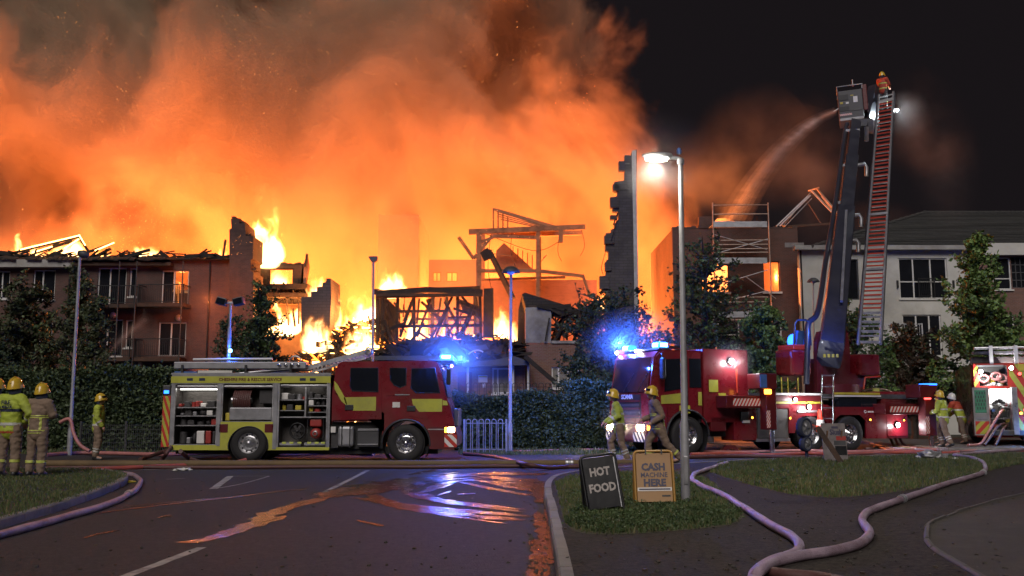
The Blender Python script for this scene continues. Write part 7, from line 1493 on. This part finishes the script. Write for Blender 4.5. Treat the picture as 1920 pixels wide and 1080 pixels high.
q = G(1806, 832, zp); person('firefighter in red shouldered lime vest and white helmet bending forward', q, -pi / 2 - .9 + pi * .0, 1.04, 'hi_vis', 'tunic_tan', helmet='helmet_white', seed=8, style='red_top', lean=(0, -.24), head=(0, -.10), arms={-1: ((-.24, -.36, 1.20), (-.14, -.52, 1.02)), 1: ((.24, -.36, 1.20), (.14, -.52, 1.0))}, legs={-1: ((-.11, -.06, .50), (-.12, .04, .09)), 1: ((.11, .06, .50), (.12, .16, .10))})
q = G(1762, 833, zp); person('firefighter in lime jacket partly hidden behind the rear outrigger leg', q, -pi / 2 - .4, 1.0, 'hi_vis', 'tunic_tan', seed=9)
q = Q(1657, 203, 47.0); person('firefighter in red tunic standing at the top of the raised ladder', q, bk * .75, 1.04, 'tunic_red', 'kit_dark', seed=10, style='plain', arms={-1: ((-.26, -.12, 1.16), (-.20, -.34, 1.10)), 1: ((.26, -.12, 1.16), (.20, -.34, 1.10))})
# ---------------------------------------------------------------- smoke, fire, water
FIRE = (1.0, 0.215, 0.036); FIRE_W = 11500
def math_(nt, op, a, b=None, c=None, clamp=False):
    n = nt.nodes.new('ShaderNodeMath'); n.operation = op; n.use_clamp = clamp
    for i, q in enumerate((a, b, c)):
        if q is None: continue
        if isinstance(q, (int, float)): n.inputs[i].default_value = q
        else: nt.links.new(q, n.inputs[i])
    return n.outputs[0]
def sstep(nt, v, lo, hi):
    n = N(nt, 'ShaderNodeMapRange', interpolation_type='SMOOTHSTEP', _From_Min=lo, _From_Max=hi, _To_Min=0, _To_Max=1)
    nt.links.new(v, n.inputs[0]); return n.outputs[0]
def vol_mat(name):
    m = bpy.data.materials.new(name); m.use_nodes = True; nt = m.node_tree; MATS[name] = m
    nt.nodes.remove(nt.nodes["Principled BSDF"]); g = N(nt, 'ShaderNodeNewGeometry'); sx = N(nt, 'ShaderNodeSeparateXYZ'); nt.links.new(g.outputs['Position'], sx.inputs[0])
    return m, nt, nt.nodes["Material Output"], g.outputs['Position'], sx.outputs
def smoke_material(name, dens, seed=0, scale=.082, col=(.96, .70, .47)):
    m, nt, out, pos, (x, y, z) = vol_mat(name); L = nt.links
    w = N(nt, 'ShaderNodeTexNoise', _Scale=.055, _Detail=1); L.new(pos, w.inputs['Vector'])
    sub = N(nt, 'ShaderNodeVectorMath', operation='SUBTRACT'); L.new(w.outputs['Color'], sub.inputs[0]); sub.inputs[1].default_value = (.5, .5, .5)
    mad = N(nt, 'ShaderNodeVectorMath', operation='MULTIPLY_ADD'); L.new(sub.outputs[0], mad.inputs[0]); mad.inputs[1].default_value = (13, 9, 13); L.new(pos, mad.inputs[2])
    mp = N(nt, 'ShaderNodeMapping'); L.new(mad.outputs[0], mp.inputs[0]); mp.inputs['Location'].default_value = (seed, seed * 1.7, 0); mp.inputs['Rotation'].default_value = (0, radians(-24), 0); mp.inputs['Scale'].default_value = (1.0, .8, .85)
    nz = N(nt, 'ShaderNodeTexNoise', _Scale=scale, _Detail=6, _Roughness=.60, _Lacunarity=2.2); L.new(mp.outputs[0], nz.inputs['Vector'])
    n = math_(nt, 'SUBTRACT', nz.outputs[0], .5)
    zc = math_(nt, 'MAXIMUM', math_(nt, 'SUBTRACT', z, 8.0), 4.0)
    xe = math_(nt, 'ADD', math_(nt, 'DIVIDE', 75.0, zc), 3.4)
    a = math_(nt, 'MULTIPLY', math_(nt, 'SUBTRACT', xe, x), 1 / 8)
    f = math_(nt, 'MULTIPLY', math_(nt, 'SUBTRACT', y, math_(nt, 'MULTIPLY_ADD', z, .33, 60.2)), 1 / 9)
    b = math_(nt, 'MINIMUM', math_(nt, 'MINIMUM', a, f), .55)
    hx_ = math_(nt, 'MULTIPLY', math_(nt, 'ADD', x, 38.0), 1 / 7.0); hz2 = math_(nt, 'MULTIPLY', math_(nt, 'SUBTRACT', z, 17.5), 1 / 4.5)
    hole_ = math_(nt, 'SUBTRACT', 1.0, math_(nt, 'ADD', math_(nt, 'MULTIPLY', hx_, hx_), math_(nt, 'MULTIPLY', hz2, hz2)), clamp=True)
    t = math_(nt, 'SUBTRACT', math_(nt, 'MULTIPLY_ADD', n, 5.0, b), math_(nt, 'MULTIPLY', hole_, .75))
    d = sstep(nt, t, .05, .75)
    hm_ = math_(nt, 'MINIMUM', math_(nt, 'MAXIMUM', math_(nt, 'MULTIPLY_ADD', z, .060, -.42), .08), 1.2)
    den = math_(nt, 'MULTIPLY', math_(nt, 'MULTIPLY', d, hm_), dens)
    vol = N(nt, 'ShaderNodeVolumePrincipled'); vol.inputs['Color'].default_value = (*col, 1); vol.inputs['Anisotropy'].default_value = 0.0
    L.new(den, vol.inputs['Density']); L.new(vol.outputs[0], out.inputs['Volume'])
    m.cycles.volume_sampling = 'MULTIPLE_IMPORTANCE'; m.cycles.volume_step_rate = .28; return m
smoke_material('smoke', .185, seed=13)
def build_smoke():
    bm = bmesh.new(); bmesh.ops.create_icosphere(bm, subdivisions=4, radius=1)
    for v in bm.verts:
        p = v.co.copy(); q = Vector([math.copysign(abs(c) ** .5, c) for c in p])
        k = 1 + .05 * mnoise.noise(p * 3)
        v.co = Vector((-25 + q.x * 44 * k, 78 + q.y * 21, 25 + q.z * 25 * k)); v.co.z = max(v.co.z, .3)
        if v.co.x > 0: v.co.x -= .32 * max(0, v.co.z - 20)
    o = MB().bm(bm).build('smoke', 'smoke'); tag(o, 'billowing orange lit smoke pouring off the burning buildings', 'smoke', kind='stuff'); return o
build_smoke()
for x, y, Y, e in ((-40, 610, 66, .95), (90, 610, 66, 1.2), (220, 610, 66, 1.35), (350, 610, 66, 1.4), (470, 620, 66, 1.3), (560, 630, 66, 1.0), (650, 630, 67, 1.1), (745, 600, 82, 1.3), (850, 620, 76, 1.1), (850, 640, 69.3, .30), (940, 620, 75, 1.5), (1040, 620, 75, 1.5), (1135, 630, 72, 1.2), (1220, 620, 69, 1.0)):
    lamp('fire_light', 'POINT', Q(x, y, Y), FIRE_W * e, FIRE, r=.15)
for x, y, Y, e in ((660, 585, 55.8, .07), (590, 560, 57.2, .05), (520, 590, 57.8, .07), (830, 610, 55.5, .03), (930, 610, 55.0, .03), (1000, 600, 56, .03)):
    lamp('fire_light', 'POINT', Q(x, y, Y), 13000 * e, (1, .28, .05), r=.08)
# flames
def flame_material():
    m, nt, out, pos, (x, y, z) = vol_mat('flame'); L = nt.links
    tc = N(nt, 'ShaderNodeTexCoord'); sg = N(nt, 'ShaderNodeSeparateXYZ'); L.new(tc.outputs['Generated'], sg.inputs[0]); gx, gy, gz = sg.outputs
    w = N(nt, 'ShaderNodeTexNoise', _Scale=.6, _Detail=2); L.new(pos, w.inputs['Vector'])
    sub = N(nt, 'ShaderNodeVectorMath', operation='SUBTRACT'); L.new(w.outputs['Color'], sub.inputs[0]); sub.inputs[1].default_value = (.5, .5, .5)
    mad = N(nt, 'ShaderNodeVectorMath', operation='MULTIPLY_ADD'); L.new(sub.outputs[0], mad.inputs[0]); mad.inputs[1].default_value = (1.6, 1.6, 1.6); L.new(pos, mad.inputs[2])
    mp = N(nt, 'ShaderNodeMapping'); L.new(mad.outputs[0], mp.inputs[0]); mp.inputs['Scale'].default_value = (1.25, 1.0, .5)
    nz = N(nt, 'ShaderNodeTexNoise', _Scale=1.0, _Detail=4, _Roughness=.6); L.new(mp.outputs[0], nz.inputs['Vector'])
    n = math_(nt, 'SUBTRACT', nz.outputs[0], .5)
    px = math_(nt, 'ABSOLUTE', math_(nt, 'MULTIPLY_ADD', gx, 2.0, -1.0)); py = math_(nt, 'ABSOLUTE', math_(nt, 'MULTIPLY_ADD', gy, 2.0, -1.0))
    r = math_(nt, 'MAXIMUM', math_(nt, 'POWER', px, 2.5), math_(nt, 'POWER', py, 2.5))
    env = math_(nt, 'SUBTRACT', math_(nt, 'SUBTRACT', .78, math_(nt, 'MULTIPLY', gz, 1.05)), math_(nt, 'MULTIPLY', r, .65))
    t = math_(nt, 'MULTIPLY_ADD', n, 2.6, env)
    f = sstep(nt, t, .12, .62)
    ramp = N(nt, 'ShaderNodeValToRGB'); e = ramp.color_ramp.elements; e[0].position, e[0].color = 0, (1, .16, .015, 1); e[1].position, e[1].color = 1, (1, .62, .24, 1); q = ramp.color_ramp.elements.new(.5); q.color = (1, .34, .06, 1); L.new(f, ramp.inputs[0])
    em = N(nt, 'ShaderNodeEmission'); L.new(ramp.outputs[0], em.inputs[0]); L.new(math_(nt, 'MULTIPLY', math_(nt, 'POWER', f, 1.6), 7.0), em.inputs[1]); L.new(em.outputs[0], out.inputs['Volume'])
    m.cycles.volume_step_rate = .5; m.cycles.emission_sampling = 'NONE'
flame_material()
def flames(label, x0, x1, yt, yb, Y, depth, seed):
    a, b = Q(x0, yb, Y), Q(x1, yt, Y); rnd = random.Random(seed); bm = bmesh.new(); bmesh.ops.create_icosphere(bm, subdivisions=3, radius=1); c = Vector(((a.x + b.x) / 2, Y, a.z)); h = b.z - a.z; w = (b.x - a.x) / 2
    for v in bm.verts:
        q = Vector([math.copysign(abs(k) ** .6, k) for k in v.co]); u = (q.z + 1) / 2; k = 1 + .22 * mnoise.noise(v.co * 2.4 + Vector((seed, 0, 0))); taper = (1 - .55 * u ** 1.5)
        v.co = Vector((q.x * w * k * taper + .25 * w * mnoise.noise(Vector((u * 2, seed, 0))), q.y * depth / 2 * k * taper, u * h * (1 + .18 * mnoise.noise(Vector((q.x * 2.5, seed, 1))))))
    o = MB().bm(bm).build('flames', 'flame'); o.location = c; return tag(o, label, 'flames', kind='stuff')
for i, (lab, *q) in enumerate((
    ('tall flames leaping up behind the stepped party wall', 462, 545, 330, 505, 59.0, 2.0), ('flames climbing beside the short stepped block wall', 572, 652, 478, 570, 57.6, 1.8), ('white hot flames over the glowing rubble heap', 618, 742, 515, 625, 56.2, 2.6), ('flames above the corner of the charred timber frame', 696, 770, 480, 560, 57.2, 1.6),
    ('flames filling the window opening of the gutted flat', 494, 552, 492, 548, 60.6, 1.2), ('flames inside the lower storey of the gutted flat', 466, 576, 548, 632, 60.4, 1.6), ('thin tall flame at the far end of the burnt roof', 14, 46, 405, 482, 58.2, .9), ('low flames along the burnt roof edge', 40, 120, 440, 484, 58.2, 1.0), ('flames at the peak of the burnt rafters', 92, 176, 428, 484, 58.0, 1.0),
    ('low flames beside the glowing rafters', 160, 226, 442, 486, 58.0, 1.0), ('small flame by the party wall', 402, 434, 450, 488, 57.8, .7), ('flames licking up the gable wall foot', 1100, 1140, 520, 585, 57.0, 1.0), ('flames between the posts of the charred frame', 905, 985, 555, 650, 55.6, 1.2), ('flames burning inside the charred timber frame', 735, 860, 565, 650, 57.2, 1.4), ('flames among the burning timbers at the foot of the stepped wall', 548, 640, 575, 665, 54.6, 1.6), ('flames on the slope of the glowing rubble heap', 630, 728, 575, 668, 53.6, 1.8), ('ragged flames along the middle of the burnt roof', 210, 320, 448, 488, 58.4, 1.0), ('small flame on the balcony of the burning block', 330, 350, 545, 575, 57.2, .5))):
    flames(lab, *q, i * 7 + 2)
# drifting sparks
rs = random.Random(99); mb = MB()
for k in range(4200):
    u = rs.random(); x = rs.uniform(-40, 1120) if u < .6 else rs.gauss(330, 130); y = rs.uniform(10, 480) if u < .5 else 480 - abs(rs.gauss(0, 150)); Y = rs.uniform(50, 62); c = Q(x, y, Y); s = rs.uniform(.004, .013); d = Vector((rs.gauss(0, 1), rs.gauss(0, 1), rs.gauss(.4, 1))).normalized() * s * rs.uniform(1, 2.6)
    a = Vector((s, 0, 0)) * .6; b_ = Vector((0, s, 0)) * .6
    if y > 470 and x < 430: continue
    mb.add([tuple(c - d), tuple(c + a), tuple(c + d), tuple(c - a), tuple(c + b_), tuple(c - b_)], [(0, 1, 4), (1, 2, 4), (2, 3, 4), (3, 0, 4), (1, 0, 5), (2, 1, 5), (3, 2, 5), (0, 3, 5)])
MATS['ember'].cycles.emission_sampling = 'NONE'; MATS['ember_hot'].cycles.emission_sampling = 'NONE'
emit('spark', (1.0, .34, .08), 7.0).cycles.emission_sampling = 'NONE'
tag(mb.build('sparks', 'spark'), 'glowing sparks drifting through the smoke', 'sparks', kind='stuff')
# water jets and spray
def spray_mat(name, dens, scale, lo, hi, soft=False):
    m, nt, out, pos, (x, y, z) = vol_mat(name); L = nt.links
    nz = N(nt, 'ShaderNodeTexNoise', _Scale=scale, _Detail=4, _Roughness=.6); L.new(pos, nz.inputs['Vector'])
    tc = N(nt, 'ShaderNodeTexCoord'); uv = N(nt, 'ShaderNodeSeparateXYZ'); L.new(tc.outputs['Generated'], uv.inputs[0])
    vol = N(nt, 'ShaderNodeVolumePrincipled'); vol.inputs['Color'].default_value = (.95, .95, .95, 1); vol.inputs['Anisotropy'].default_value = .3
    d = math_(nt, 'MULTIPLY', sstep(nt, nz.outputs[0], lo, hi), dens)
    if soft:
        vl = N(nt, 'ShaderNodeVectorMath', operation='MULTIPLY_ADD'); L.new(tc.outputs['Generated'], vl.inputs[0]); vl.inputs[1].default_value = (2.1, 2.1, 2.1); vl.inputs[2].default_value = (-1.05, -1.05, -1.05)
        le = N(nt, 'ShaderNodeVectorMath', operation='LENGTH'); L.new(vl.outputs[0], le.inputs[0]); fo = math_(nt, 'SUBTRACT', 1.0, le.outputs['Value'], clamp=True); d = math_(nt, 'MULTIPLY', d, math_(nt, 'POWER', fo, 1.5))
    L.new(d, vol.inputs['Density']); L.new(vol.outputs[0], out.inputs['Volume']); m.cycles.volume_step_rate = .6
spray_mat('spray', .11, .25, .32, .72, True); spray_mat('thin_smoke', .10, .35, .25, .75, True); spray_mat('halo_mist', .16, .9, -2.0, .6, True); spray_mat('steam', .30, .6, .3, .7, True)
def jet_mat(name, dens, nozzle, reach):
    m, nt, out, pos, xyz = vol_mat(name); L = nt.links; mp = N(nt, 'ShaderNodeMapping'); L.new(pos, mp.inputs[0]); mp.inputs['Rotation'].default_value = (0, radians(40), 0); mp.inputs['Scale'].default_value = (.5, 2.2, 2.2)
    nz = N(nt, 'ShaderNodeTexNoise', _Scale=1.1, _Detail=5, _Roughness=.7); L.new(mp.outputs[0], nz.inputs['Vector'])
    ds = N(nt, 'ShaderNodeVectorMath', operation='DISTANCE'); L.new(pos, ds.inputs[0]); ds.inputs[1].default_value = nozzle
    fo = math_(nt, 'SUBTRACT', 1.0, math_(nt, 'DIVIDE', ds.outputs['Value'], reach), clamp=True)
    vol = N(nt, 'ShaderNodeVolumePrincipled'); vol.inputs['Color'].default_value = (.95, .95, .95, 1); vol.inputs['Anisotropy'].default_value = .2
    L.new(math_(nt, 'MULTIPLY', math_(nt, 'MULTIPLY', sstep(nt, nz.outputs[0], .3, .7), fo), dens), vol.inputs['Density']); L.new(vol.outputs[0], out.inputs['Volume']); m.cycles.volume_step_rate = .5
def jet(label, pts, r0, r1, k, reach, name):
    P = spline([Q(*p) for p in pts], 6); n = len(P); o = thing('water_jet', label, 'water jet', P[0])
    for i, (sc_, dn, nm) in enumerate(((.5, 1.0, 'jet_core'), (1.0, .5, 'jet'), (1.7, .16, 'mist'), (2.7, .05, 'mist'))):
        jet_mat(name + str(i), dn * k, tuple(P[0]), reach)
        a = MB().tube([p - P[0] for p in P], [sc_ * (r0 + (r1 - r0) * (q / (n - 1)) ** 1.1) for q in range(n)], 12).build(nm, name + str(i), o); a["kind"] = "stuff"
jet('long water jet arcing from the rescue cage toward the fire', [(1570, 207, 46.5), (1530, 226, 48), (1492, 254, 50), (1455, 292, 52), (1420, 338, 54), (1392, 384, 56), (1368, 430, 57.5)], .08, .40, 4.5, 19, 'jet_high')
jet('thin water jet rising over the hedge at the burning block', [(192, 680, 40), (215, 650, 43), (243, 622, 48), (272, 600, 54)], .05, .25, .35, 19, 'jet_low')
def cloud(label, c, r, mat, seed):
    bm = bmesh.new(); bmesh.ops.create_icosphere(bm, subdivisions=3, radius=1)
    for v in bm.verts: k = 1 + .35 * mnoise.noise(v.co * 1.7 + Vector((seed, 0, 0))); v.co = Vector((v.co.x * r[0] * k, v.co.y * r[1] * k, v.co.z * r[2] * k))
    o = MB().bm(bm).build('spray_halo_mist', mat); o.location = c; return tag(o, label, 'spray', kind='stuff')
cloud('faint red lit spray drifting below the long water jet', Q(1440, 310, 53), (5.5, 3, 4.6), 'spray', 1); cloud('curtain of red lit spray falling beside the raised boom', Q(1530, 340, 52), (2.6, 2, 5.4), 'spray', 21); cloud('red lit spray drifting over the scaffold tower', Q(1340, 345, 55), (4.2, 3, 3.2), 'spray', 23); cloud('faint spray drifting beyond the raised ladder', Q(1722, 235, 50), (2.0, 2, 3.6), 'spray', 4); cloud('curtain of faint spray falling beyond the raised ladder', Q(1765, 300, 50), (2.0, 2, 5.2), 'spray', 25); cloud('low steam drifting above the pale block roof', Q(1640, 420, 60), (3.5, 2, 1.6), 'spray', 7); cloud('bright steam beside the work lamp on the ladder', Q(1705, 215, 47.5), (1.2, 1.0, 1.5), 'steam', 9)
lamp('fire_light', 'POINT', Q(1310, 470, 61), 8000, FIRE, r=.1)
cloud('added mist giving the beacons of the aerial cab a blue halo', Q(1195, 650, 32.4), (2.0, 1.6, 1.4), 'halo_mist', 11); cloud('added mist giving the beacons of the parked engine a blue halo', Q(838, 668, YE + .8), (2.0, 1.6, 1.6), 'halo_mist', 12)  # mist added round the beacons to stand for lens glare
cloud('added mist giving the lit street lamp head a faint halo', Q(1232, 292, G(1286, 941, KZ).y), (1.0, .7, .75), 'halo_mist', 13)  # mist added so the lamp head gets a glare halo
cloud('added mist giving the headlamps of the aerial truck a halo', Q(1190, 788, 29.6), (1.3, .9, .8), 'halo_mist', 14); cloud('added mist giving the scene lamp of the aerial truck a halo', Q(1368, 678, 30.9), (.9, .7, .8), 'halo_mist', 15)  # mist added for the glare of headlamps and scene lamp
cloud('thin smoke drifting across the charred timber frame', Q(850, 590, 52.2), (8.5, 2.4, 2.6), 'thin_smoke', 16); cloud('thin orange smoke drifting off the end of the burning block', Q(360, 590, 54.2), (4.2, 1.6, 3.4), 'thin_smoke', 17)
